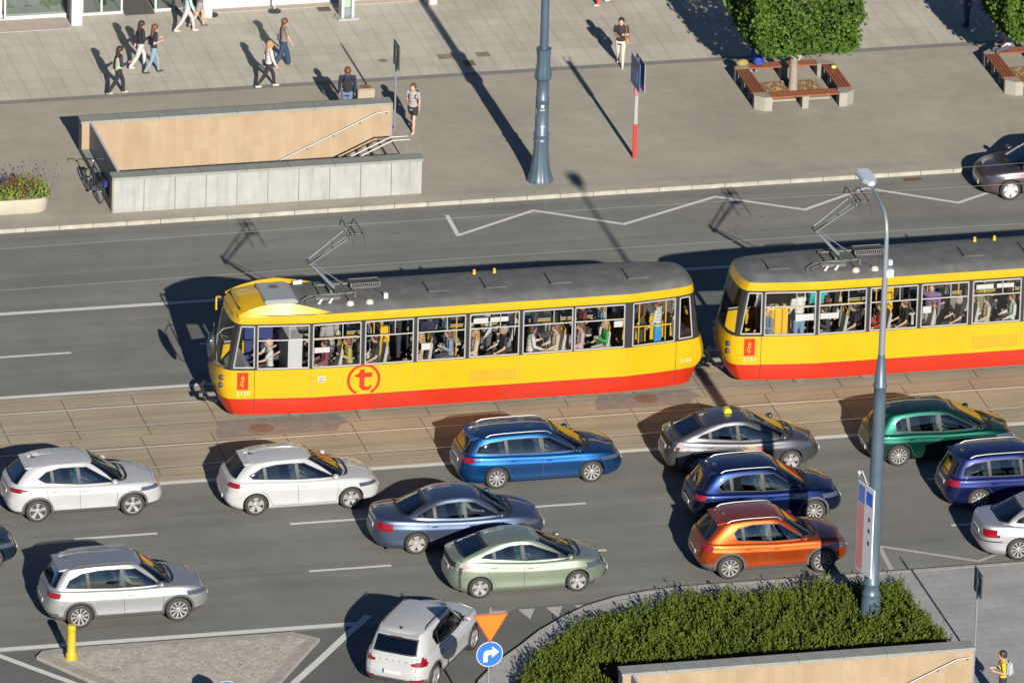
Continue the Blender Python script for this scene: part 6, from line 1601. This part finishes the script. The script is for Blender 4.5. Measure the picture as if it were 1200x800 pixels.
# ---- clipped trees with square bench rings
LM = leaf_mat('clipped tree leaf green', (.018, .060, .008), (.045, .105, .010), (.085, .125, .014))
def tree(x, y, label, glabel='', top=6.2):
    t = thing('clipped_tree', label, 'tree', foot(x, y))
    mb = MB(); mb.tube([(0, 0, 0), (.02, .01, .6), (.0, .03, 1.3), (.03, .0, 2.0), (.0, .05, 3.2), (.05, 0, 4.6)], [.15, .12, .11, .10, .08, .04], 12)
    tk = mb.build('trunk', M['bark'], t, smooth=True); mb = MB()
    for k in range(14):
        a = k*2.4; z = 1.9+.22*k; r = 1.1; mb.tube([(0, 0, z), (r*.5*math.cos(a), r*.5*math.sin(a), z+.25), (r*math.cos(a), r*math.sin(a), z+.35)], [.05, .03, .012], 6)
    mb.build('limb', M['bark'], tk)
    rr = random.Random(int(x*10)); mb = MB(); hw, z0, z1 = 1.64, 1.66, top
    for i in range(38000):
        f = rr.random(); shell = rr.random() < .8
        u, v, w = [rr.uniform(-1, 1) for _ in range(3)]
        if shell:
            k = rr.choice((0, 0, 1, 1, 2, 3)); s = rr.choice((-1, 1)); d = 1-abs(rr.gauss(0, .05))
            if k == 0: u = s*d
            elif k == 1: v = s*d
            elif k == 2: w = d
            else: w = -d
        # rounded box with lumps
        L_ = 1+.022*math.sin(3.1*u*1.6+2*w)+.045*math.sin(4.7*v*1.6-3*w+1)+.035*math.sin(9*w+5*u)+.02*math.sin(17*w+13*u-11*v)
        cx, cy = u, v; m = max(abs(u), abs(v)); rd = (abs(u)**8+abs(v)**8+abs(w)**8)**.125
        if rd > 1.0: q = 1/rd; cx, cy, w = u*q, v*q, w*q
        if math.sin(cx*7+w*5)*math.sin(cy*6-w*7)*math.sin(w*9+2) > .62 and rr.random() < .6: continue
        c = (cx*hw*L_, cy*hw*L_*1.06, (z0+z1)/2+w*(z1-z0)/2*(1+.0*L_))
        leaves(mb, rr, c, .098, .5)
        if i % 14 == 0: leaves(mb, rr, (c[0]*1.06+rr.gauss(0, .03), c[1]*1.06+rr.gauss(0, .03), c[2]+rr.gauss(0, .06)), .12, .5)
    cr = raw(mb, 'crown', LM, t)
    # bench ring
    b = thing('ring_bench', glabel, 'bench', foot(x, y-.08)); h = .45; a0, a1, b0, b1 = -1.55, 1.55, -1.45, 1.45
    def plank(x0, x1, y0, y1, n, along):
        mb = MB()
        for i in range(n):
            if along == 'x': yy = y0+(y1-y0)*i/n; mb.box(x0, x1, yy+.006, yy+(y1-y0)/n-.006, h-.05, h)
            else: xx = x0+(x1-x0)*i/n; mb.box(xx+.006, xx+(x1-x0)/n-.006, y0, y1, h-.05, h)
        mb.build('seat_plank', M['wood'], b, bevel=.006)
    plank(-1.08, 1.02, b0, b0+.42, 4, 'x'); plank(-1.08, 1.02, b1-.42, b1, 4, 'x'); plank(a0, a0+.42, -1.0, 1.0, 4, 'y'); plank(a1-.42, a1, -1.0, 1.0, 4, 'y')
    for sx_ in (-1, 1):
        for sy_ in (-1, 1):
            mb = MB(); p = [(1.04, 1.45), (1.28, 1.45), (1.55, 1.22), (1.55, 1.02), (1.13, 1.02), (1.04, 1.10)]; mb.prism([(px*sx_, py*sy_) for px, py in p], 0, h-.01); mb.build('corner_block', M['bench_concrete'], b, bevel=.012)
    for px, py, sx2, sy2 in ((0, 1.24, .10, .17), (0, -1.24, .10, .17), (1.34, .35, .17, .06), (-1.34, .35, .17, .06), (1.34, -.45, .17, .06), (-1.34, -.45, .17, .06)):
        mb = MB(); mb.box(px-sx2, px+sx2, py-sy2, py+sy2, 0, h-.055); mb.build('support', M['bench_concrete'], b, bevel=.01)
    mb = MB(); mb.box(-.95, .95, -.78, .78, -.01, .05); mb.build('tree_pit_frame', M['bench_concrete'], t); mb = MB(); mb.box(-.86, .86, -.70, .70, .04, .056); mb.build('mulch', M['mulch'], t)
    mb = MB(); rq = random.Random(4)
    for i in range(260): leaves(mb, rq, (rq.uniform(-.82, .82), rq.uniform(-.66, .66), .07), .06, 0)
    raw(mb, 'fallen_leaves', mat('fallen leaves', (.30, .18, .07), .8, var=.4, vscale=20), t)
tree(13.02, 17.85, 'box clipped tree with pale trunk in the middle of the first bench ring', 'square ring bench of red brown planks around the first clipped tree')
tree(20.85, 17.85, 'box clipped tree over the second square bench, with a person in its shade', 'square ring bench of red brown planks around the second clipped tree')
# things lying on the first bench
mb = MB(); mb.ball((11.75+DX, 19.05+DY, DZ+.54), (.2, .15, .12), 14, 9); tag(mb.build('bag', cloth((.22, .18, .05)), smooth=True), 'olive yellow bag on the back left corner of the bench ring', 'bag')
mb = MB(); mb.ball((14.42+DX, 18.35+DY, DZ+.50), (.09, .10, .06), 12, 8); tag(mb.build('bag', cloth((.36, .42, .10)), smooth=True), 'small lime green bag on the right bench plank', 'bag')
# ---- big lamp post on the far footway
def lamp1():
    t = thing('lamp_post', 'tall blue grey lamp post with flared fluted base on the far footway', 'lamp post', foot(3.74, 11.98))
    mb = MB(); mb.lathe([(.385, 0), (.385, .04), (.36, .10), (.30, .30), (.255, .60), (.225, .95), (.21, 1.25), (.215, 1.27)], 48, flute=.035, nf=12); mb.build('base', M['pole_blue'], t, smooth=True, ang=60)
    mb = MB(); mb.lathe([(.235, 1.27), (.24, 1.30), (.215, 1.33), (.215, 1.44), (.235, 1.46), (.235, 1.50), (.20, 1.53), (.195, 2.55), (.205, 2.57), (.205, 2.60), (.185, 2.62), (.18, 3.12), (.19, 3.15), (.19, 3.18)], 32); mb.build('shaft', M['pole_blue'], t, smooth=True, ang=50)
    mb = MB(); mb.lathe([(.175, 3.18), (.235, 3.22), (.25, 3.30), (.21, 3.55), (.19, 3.85), (.215, 4.12), (.225, 4.16), (.14, 4.17)], 40, flute=.05, nf=8); mb.build('collar', M['pole_blue'], t, smooth=True, ang=60)
    mb = MB(); mb.lathe([(.12, 4.1), (.125, 4.3), (.12, 8.0), (.10, 12.0), (.09, 14.0), (.001, 14.05)], 24); mb.build('upper_pole', M['pole_blue'], t, smooth=True)
    for s in (-1, 1):
        mb = MB(); mb.tube([(0, 0, 13.6), (0, s*.5, 14.1), (0, s*1.7, 14.3)], [.05, .045, .04], 10); a = mb.build('arm', M['pole_blue'], t, smooth=True)
        mb = MB(); mb.ball((0, s*2.0, 14.28), (.2, .42, .10), 18, 9); mb.build('lamp_shade', M['lamp_head'], a, smooth=True)
    for k, (z, a, w, h) in enumerate(((2.35, -100, .09, .10), (2.27, -100, .14, .03), (1.74, -95, .14, .05), (2.12, -165, .04, .17))):
        r = .199; mb = MB(); n = 4
        for i in range(n):
            t0, t1 = R(a)+(i/n-.5)*w/r, R(a)+((i+1)/n-.5)*w/r
            mb.quad((r*math.cos(t0), r*math.sin(t0), z), (r*math.cos(t1), r*math.sin(t1), z), (r*math.cos(t1), r*math.sin(t1), z+h), (r*math.cos(t0), r*math.sin(t0), z+h))
        mb.build('sticker', M['plate'], t)
lamp1()
def lamp2():
    t = thing('lamp_post', 'tall grey street lamp with a vertical banner rising from the planting bed', 'lamp post', (4.72, -21.2, DZ))
    mb = MB(); mb.lathe([(.36, 0), (.36, .05), (.30, .12), (.275, .40), (.25, .80), (.24, .86), (.25, .88), (.25, .93), (.215, .97), (.205, 1.15), (.225, 1.18), (.225, 1.24), (.20, 1.27), (.185, 2.5), (.18, 4.0)], 36); mb.build('base', M['pole_blue'], t, smooth=True, ang=50)
    mb = MB(); mb.box(-.10, .10, -.34, -.22, .12, .62); mb.lathe([(.12, .62), (.12, .66), (.001, .70)], 16, (0, -.26, 0)); mb.build('service_door', M['pole_blue'], t, bevel=.02)
    mb = MB(); mb.lathe([(.18, 4.0), (.165, 6.5), (.16, 6.85), (.19, 6.88), (.19, 6.93), (.17, 6.95), (.10, 7.75), (.092, 7.8)], 28); mb.build('shaft', M['pole_blue'], t, smooth=True, ang=50)
    mb = MB(); mb.tube([(0, 0, 7.75), (0, 0, 10.1), (0, 0, 11.15)], [.09, .075, .055], 14); mb.tube([(0, 0, 10.1), (0, 0, 11.2), (0, .08, 11.5), (0, .28, 11.72), (0, .7, 11.82), (0, 1.75, 11.95)], [.07, .055, .052, .05, .045, .04], 12); arm = mb.build('upper_pole', M['pole_grey'], t, smooth=True)
    mb = MB(); mb.box(.02, .22, -.09, .09, 10.0, 10.22); mb.build('junction_box', M['lamp_head'], t, bevel=.02)
    mb = MB(); mb.prism([(-.07, 1.58), (.07, 1.58), (.19, 1.85), (.21, 2.45), (.17, 2.62), (-.17, 2.62), (-.21, 2.45), (-.19, 1.85)], 11.93, 12.07); hd = mb.build('lamp_shade', M['lamp_head'], arm, bevel=.035)
    mb = MB(); mb.box(-.11, .11, 1.95, 2.45, 11.935, 11.95); mb.build('lamp_glass', M['lens'], hd)
    # banner hung on brackets beside the shaft, plane along y
    y0, y1, z0, z1 = -.42, .44, 1.50, 4.05; mb = MB(); mb.box(-.02, .02, y0, y1, z0, z1); bn = mb.build('banner', mat('banner white', (.52, .54, .58), .5), t)
    bn.location = (-.24, 0, 0); bn.rotation_euler = (0, 0, R(13))
    for z in (z0-.02, z1+.04): mb = MB(); mb.tube([(.24, 0, z), (0, 0, z), (0, y1+.05, z)], .022, 8); mb.build('banner_arm', M['pole_grey'], bn, smooth=True)
    mb = MB(); mb.tube([(0, 0, z1+.04), (0, y1-.15, z1+.30), (0, y1+.05, z1+.06)], .014, 6); mb.ball((0, y1, z1+.2), .06, 8, 6); mb.build('banner_stay', M['lamp_head'], bn)
    for s in (-1, 1):
        def pq(ya, yb, za, zb, col, nm_):
            mb = MB(); mb.box(s*.0205-.0008, s*.0205+.0008, ya, yb, za, zb); k = 'banner '+nm_; m = bpy.data.materials.get(k) or mat(k, col, .5, coat=.3); mb.build(nm_.replace(' ', '_'), m, bn)
        pq(-.36, -.02, z1-.52, z1-.14, (.015, .10, .60), 'blue square'); pq(.06, .42, z0+.05, z1-.62, (.50, .20, .20), 'red photo'); pq(.06, .42, z1-.60, z1-.08, (.10, .16, .42), 'blue photo')
        pass
        for k, zz in enumerate((z1-.98, z1-1.30, z1-1.66)): pq(-.27, -.17, zz, zz+.13, (.03, .03, .06), 'dark glyph')
lamp2()
# ---- signposts
def post(label, cat, x, y, h, r=.03, m=None, name='signpost'):
    t = thing(name, label, cat, foot(x, y)); mb = MB(); mb.lathe([(r*1.9, 0), (r*1.9, .03), (r, .04), (r, h), (.001, h+.01)], 14); mb.build('post', m or M['pole_grey'], t, smooth=True); return t
SG = mat('dark sign back', (.05, .058, .065), .5); SW = mat('sign white', (.40, .41, .42), .5); SB = mat('sign blue', (.008, .10, .42), .45, coat=.3)
def flag_sign(t, z0, z1, y0, y1, a=0):
    mb = MB(); mb.box(-.02, .02, y0, y1, z0, z1); s = mb.build('sign_board', SG, t, bevel=.006)
    for sd in (-1, 1):
        x = sd*.0215
        for k, (ya, yb, za, zb) in enumerate(((.45, .55, .30, .82), (.45, .80, .28, .36), (.70, .80, .10, .36), (.1, .3, .85, .93), (.1, .34, .08, .14))):
            mb = MB(); mb.box(x-.001, x+.001, y0+(y1-y0)*ya, y0+(y1-y0)*yb, z0+(z1-z0)*za, z0+(z1-z0)*zb); mb.build('sign_symbol', SW, s)
t = post('slim grey signpost with a dark flag sign behind the far stair pit', 'signpost', .44, 16.76, 2.75); flag_sign(t, 2.0, 2.76, -.42, .30)
t = post('slim grey signpost with a dark flag sign beside the near stair pit', 'signpost', 6.87, -23.8, 2.65); flag_sign(t, 1.98, 2.66, -.42, .30)
t = thing('bus_stop_sign', 'bus stop post with red lower half and blue sign plates', 'bus stop sign', foot(6.93, 13.24))
mr = mat('post red', (.36, .02, .015), .5); mw_ = mat('post grey white', (.24, .24, .24), .6)
mb = MB(); mb.box(-.06, .06, -.03, .03, 0, 1.08); mb.build('lower_post', mr, t, bevel=.008); mb = MB(); mb.box(-.055, .055, -.03, .03, 1.085, 1.98); mb.build('upper_post', mw_, t, bevel=.008)
mb = MB(); mb.box(-.06, .06, -.035, .035, 1.985, 2.36); mb.build('red_section', mat('post pale red', (.36, .10, .10), .5), t, bevel=.008)
mb = MB(); mb.box(-.055, .055, -.03, .03, 2.365, 3.2); mb.build('post_top', SG, t)
for s in (-1, 1):
    mb = MB(); mb.box(s*.075-.012, s*.075+.012, -.62, .42, 2.30, 3.20); pl_ = mb.build('sign_plate', SB if s < 0 else mat('sign plate grey', (.22, .23, .25), .5), t, bevel=.004)
    x = s*.089; mb = MB(); mb.box(x-.001, x+.001, -.60, .40, 2.98, 3.18); mb.build('sign_header', mat('sign pinkish', (.30, .16, .22), .5) if s < 0 else SG, pl_)
    mb = MB(); mb.box(x-.001, x+.001, -.35, .15, 2.52, 2.86); mb.build('sign_pictogram', SW, pl_); mb = MB(); mb.box(x-.0025, x+.0025, -.27, .07, 2.62, 2.76); mb.build('bus_symbol', SB, pl_)
# yield + turn right sign at the slip road
t = thing('road_sign', 'orange yield triangle above a round blue right-turn arrow sign', 'road sign', (-7.11, -26.62, DZ))
mb = MB(); mb.lathe([(.03, 0), (.03, 3.75), (.001, 3.76)], 12); mb.build('post', M['pole_grey'], t, smooth=True)
sgn = bpy.data.objects.new('board', None)
def face(parent, pts, y0, y1, m, nme): mb = MB(); mb.prism(pts, y0, y1, (0, 2, 1)); return mb.build(nme, m, parent)
def tri(cx, cz, r): return [(cx-r*.866, cz+r*.5), (cx+r*.866, cz+r*.5), (cx, cz-r)]
rot = R(-8)
y_ = face(t, tri(0, 3.32, .54), -.055, -.035, mat('yield red orange', (.34, .035, .01), .5), 'yield_triangle'); face(y_, tri(0, 3.32, .49), -.058, -.0552, mat('yield orange', (.42, .125, .004), .5), 'triangle_face'); face(y_, tri(0, 3.32, .55), -.034, -.03, mat('sign rim grey', (.25, .25, .26), .5), 'triangle_back')
circ = lambda r, cz: [(r*math.cos(a*math.pi/20), cz+r*math.sin(a*math.pi/20)) for a in range(40)]
c_ = face(t, circ(.355, 2.46), -.055, -.035, SW, 'round_board'); face(c_, circ(.335, 2.46), -.058, -.0552, SB, 'blue_face')
face(c_, [(-.17, 2.24), (-.05, 2.24), (-.05, 2.40), (-.02, 2.44), (.06, 2.44), (.06, 2.35), (.25, 2.52), (.06, 2.68), (.06, 2.58), (-.06, 2.58), (-.14, 2.54), (-.17, 2.44)], -.061, -.0582, SW, 'arrow')
t = thing('road_sign', 'round blue sign on a low post standing on the cobbled island', 'road sign', (-13.63, -24.5, .1))
mb = MB(); mb.lathe([(.03, 0), (.03, 1.3), (.001, 1.31)], 12); mb.build('post', M['pole_grey'], t, smooth=True)
c_ = face(t, circ(.30, 1.00), -.055, -.035, SW, 'round_board'); face(c_, circ(.285, 1.00), -.058, -.0552, SB, 'blue_face'); face(c_, [(-.04, .85), (.04, .85), (.04, 1.02), (.12, 1.02), (0, 1.2), (-.12, 1.02), (-.04, 1.02)], -.061, -.0582, SW, 'arrow')
# yellow bollard
t = thing('bollard', 'yellow plastic bollard on the tip of the cobbled island', 'bollard', (-16.72, -19.62, .10))
mb = MB(); mb.lathe([(.16, 0), (.16, .05), (.145, .10), (.15, .16), (.115, .20), (.11, .82), (.12, .86), (.12, .93), (.10, .97), (.001, .985)], 24); mb.build('shell', M['yellow_plastic'], t, smooth=True, ang=50)
mb = MB(); mb.box(-.035, .035, -.118, -.108, .25, .78); mb.build('panel', mat('bollard pale panel', (.40, .30, .03), .5), t)
# ---- planter on the left
t = thing('planter', 'pale concrete planter with mixed grasses and flowering plants near the bicycle', 'planter', foot(-12.0, 12.35))
def rrect(a, b, r, z): 
    out = []
    for cx, cy, a0 in ((a-r, b-r, 0), (-a+r, b-r, 90), (-a+r, -b+r, 180), (a-r, -b+r, 270)):
        for i in range(6): tt = R(a0+i*18); out.append((cx+r*math.cos(tt), cy+r*math.sin(tt), z))
    return out
mb = MB(); lv = [rrect(.96, .44, .40, 0), rrect(1.0, .47, .43, .06), rrect(1.04, .50, .46, .42), rrect(1.04, .50, .46, .46), rrect(.97, .43, .40, .46), rrect(.95, .42, .39, .36)]; n = 24
for l in lv: mb.v += l
for j in range(5):
    for i in range(n): mb.f.append((j*n+i, j*n+(i+1) % n, (j+1)*n+(i+1) % n, (j+1)*n+i))
mb.f.append(tuple(5*n+i for i in range(n))); mb.f.append(tuple(range(n))[::-1])
mb.build('tub', mat('cream concrete', (.33, .30, .24), .8, var=.08), t, smooth=True, ang=40)
rr = random.Random(8)
cols = {'green_foliage': leaf_mat('planter green', (.04, .11, .015), (.09, .17, .02), (.16, .20, .03)), 'yellow_foliage': leaf_mat('planter yellow green', (.13, .19, .03), (.24, .22, .03), (.10, .15, .02)), 'red_grass': mat('dark red grass', (.13, .05, .03), .7), 'flowers': mat('purple flower', (.09, .06, .10), .7)}
mbs = {k: MB() for k in cols}
for i in range(1500):
    x, y = rr.uniform(-1.0, 1.05), rr.uniform(-.46, .46); z = .42+rr.uniform(0, .50+.22*math.sin(x*4))*(1-abs(y)*.8); leaves(mbs['green_foliage' if abs(x) > .2 else 'yellow_foliage'] if rr.random() < .7 else mbs['yellow_foliage'], rr, (x, y, z), .07, .8)
for i in range(90):
    a, r = rr.uniform(0, 6.28), rr.uniform(.2, .6); p = Vector((.25+rr.gauss(0, .14), rr.gauss(0, .08), .45)); q = p+Vector((r*math.cos(a), r*math.sin(a)*.6, rr.uniform(.3, .62)))
    mbs['red_grass'].tube([p, p.lerp(q, .6)+Vector((0, 0, .08)), q], [.010, .008, .003], 4)
for i in range(46):
    x, y = rr.uniform(-1.1, 1.5), rr.uniform(-.6, .6); z = .7+rr.uniform(0, .65); mbs['flowers'].tube([(x*.9, y*.8, .5), (x, y, z)], .004, 4); mbs['flowers'].ball((x, y, z), .025, 6, 4)
for k, b in mbs.items(): raw(b, k, cols[k], t)
# ---- bicycle leaning at the end of the stair pit
def bicycle():
    t = thing('bicycle', 'black bicycle with blue details leaning at the left end of the far stair pit', 'bicycle', (-9.58, 12.66, DZ), R(97)); t.rotation_euler = (R(9), 0, R(97))
    for x in (-.54, .54):
        mb = MB(); n = 36; pts = [(x+.33*math.cos(2*math.pi*i/n), 0, .345+.33*math.sin(2*math.pi*i/n)) for i in range(n+1)]; mb.tube(pts, .018, 6); w = mb.build('wheel', M['rubber'], t)
        mb = MB()
        for k in range(14): a = 2*math.pi*k/14; mb.tube([(x, 0, .345), (x+.315*math.cos(a), 0, .345+.315*math.sin(a))], .0028, 4)
        mb.lathe([(.025, -.04), (.025, .04)], 10, (x, 0, .345), 'y'); mb.build('spokes', M['pole_grey'], w)
    fm = M['black']; mb = MB()
    B, S_, Hd, Rr, F = (-.08, 0, .30), (-.24, 0, .86), (.36, 0, .86), (-.54, 0, .345), (.54, 0, .345)
    for p, q, r in ((B, S_, .018), (B, Hd, .02), ((-.22, 0, .78), Hd, .018), (Rr, B, .012), (Rr, S_, .012), ((.40, 0, .72), F, .016), (Hd, (.40, 0, .72), .022)): mb.tube([p, q], r, 8)
    mb.build('frame', fm, t, smooth=True)
    mb = MB(); mb.tube([(.33, 0, .90), (.30, 0, 1.02), (.34, .05, 1.05), (.30, .28, 1.06), (.18, .31, 1.04)], .013, 6); mb.tube([(.34, -.05, 1.05), (.30, -.28, 1.06), (.18, -.31, 1.04)], .013, 6); mb.build('handlebar', fm, t)
    mb = MB(); mb.tube([S_, (-.27, 0, .97)], .013, 6); mb.ball((-.29, 0, .99), (.14, .075, .03), 12, 6); mb.build('saddle', fm, t)
    mb = MB(); mb.lathe([(.09, -.012), (.09, .012)], 18, (B[0], 0, B[2]), 'y'); mb.tube([(B[0], .05, B[2]), (B[0]+.1, .05, B[2]-.13)], .01, 5); mb.tube([(B[0], -.05, B[2]), (B[0]-.1, -.05, B[2]+.13)], .01, 5); mb.box(B[0]+.05, B[0]+.15, .05, .14, B[2]-.145, B[2]-.125); mb.box(B[0]-.15, B[0]-.05, -.14, -.05, B[2]+.12, B[2]+.14); mb.build('crank', M['pole_grey'], t)
    mb = MB(); mb.box(-.70, -.30, -.07, .07, .73, .745); mb.tube([(-.66, .06, .73), (-.54, .02, .36)], .006, 4); mb.build('rack', fm, t)
    mb = MB(); mb.prism([(-.62, .52), (-.40, .52), (-.36, .71), (-.66, .71)], -.16, -.075, (0, 2, 1)); mb.build('pannier', mat('blue pannier', (.03, .06, .35), .5), t, bevel=.015)
    mb = MB(); mb.ball((.43, 0, .95), (.03, .035, .035), 8, 6); mb.build('lamp', INS, t)
bicycle()
# litter bin behind the stair wall
t = thing('litter_bin', 'square pale litter bin behind the far stair wall', 'litter bin', foot(-.02, 18.75)); mb = MB(); mb.box(-.26, .26, -.22, .22, 0, .62); mb.build('body', mat('bin stone', (.27, .23, .17), .8), t, bevel=.03); mb = MB(); mb.lathe([(.17, .62), (.17, .635), (.001, .625)], 16); mb.build('opening', M['rust'], t)

# ---- overhead tram wires
WM = mat('overhead copper wire', (.15, .155, .15), .6)
for y, lab in ((-3.49, 'thin contact wire above the trams touching both pantographs'), (-6.45, 'thin contact wire above the empty nearer track')):
    mb = MB(); mb.tube([(x, y+.12*math.sin(x*.12+1.6), 5.275) for x in range(-60, 64, 6)], .005, 5); tag(mb.build('contact_wire', WM), lab, 'overhead wire')
mb = MB(); mb.tube([(x, -3.49, 5.85+.0006*(x-6)**2) for x in range(-60, 64, 4)], .004, 5); o = tag(mb.build('catenary_wire', WM), 'thin carrying wire hanging above the contact wire over the trams', 'overhead wire')
mb = MB()
for x in range(-54, 60, 9): mb.tube([(x, -3.49+.12*math.sin(x*.12+1.6), 5.28), (x, -3.49, 5.85+.0006*(x-6)**2)], .003, 4)
mb.build('dropper', WM, o)
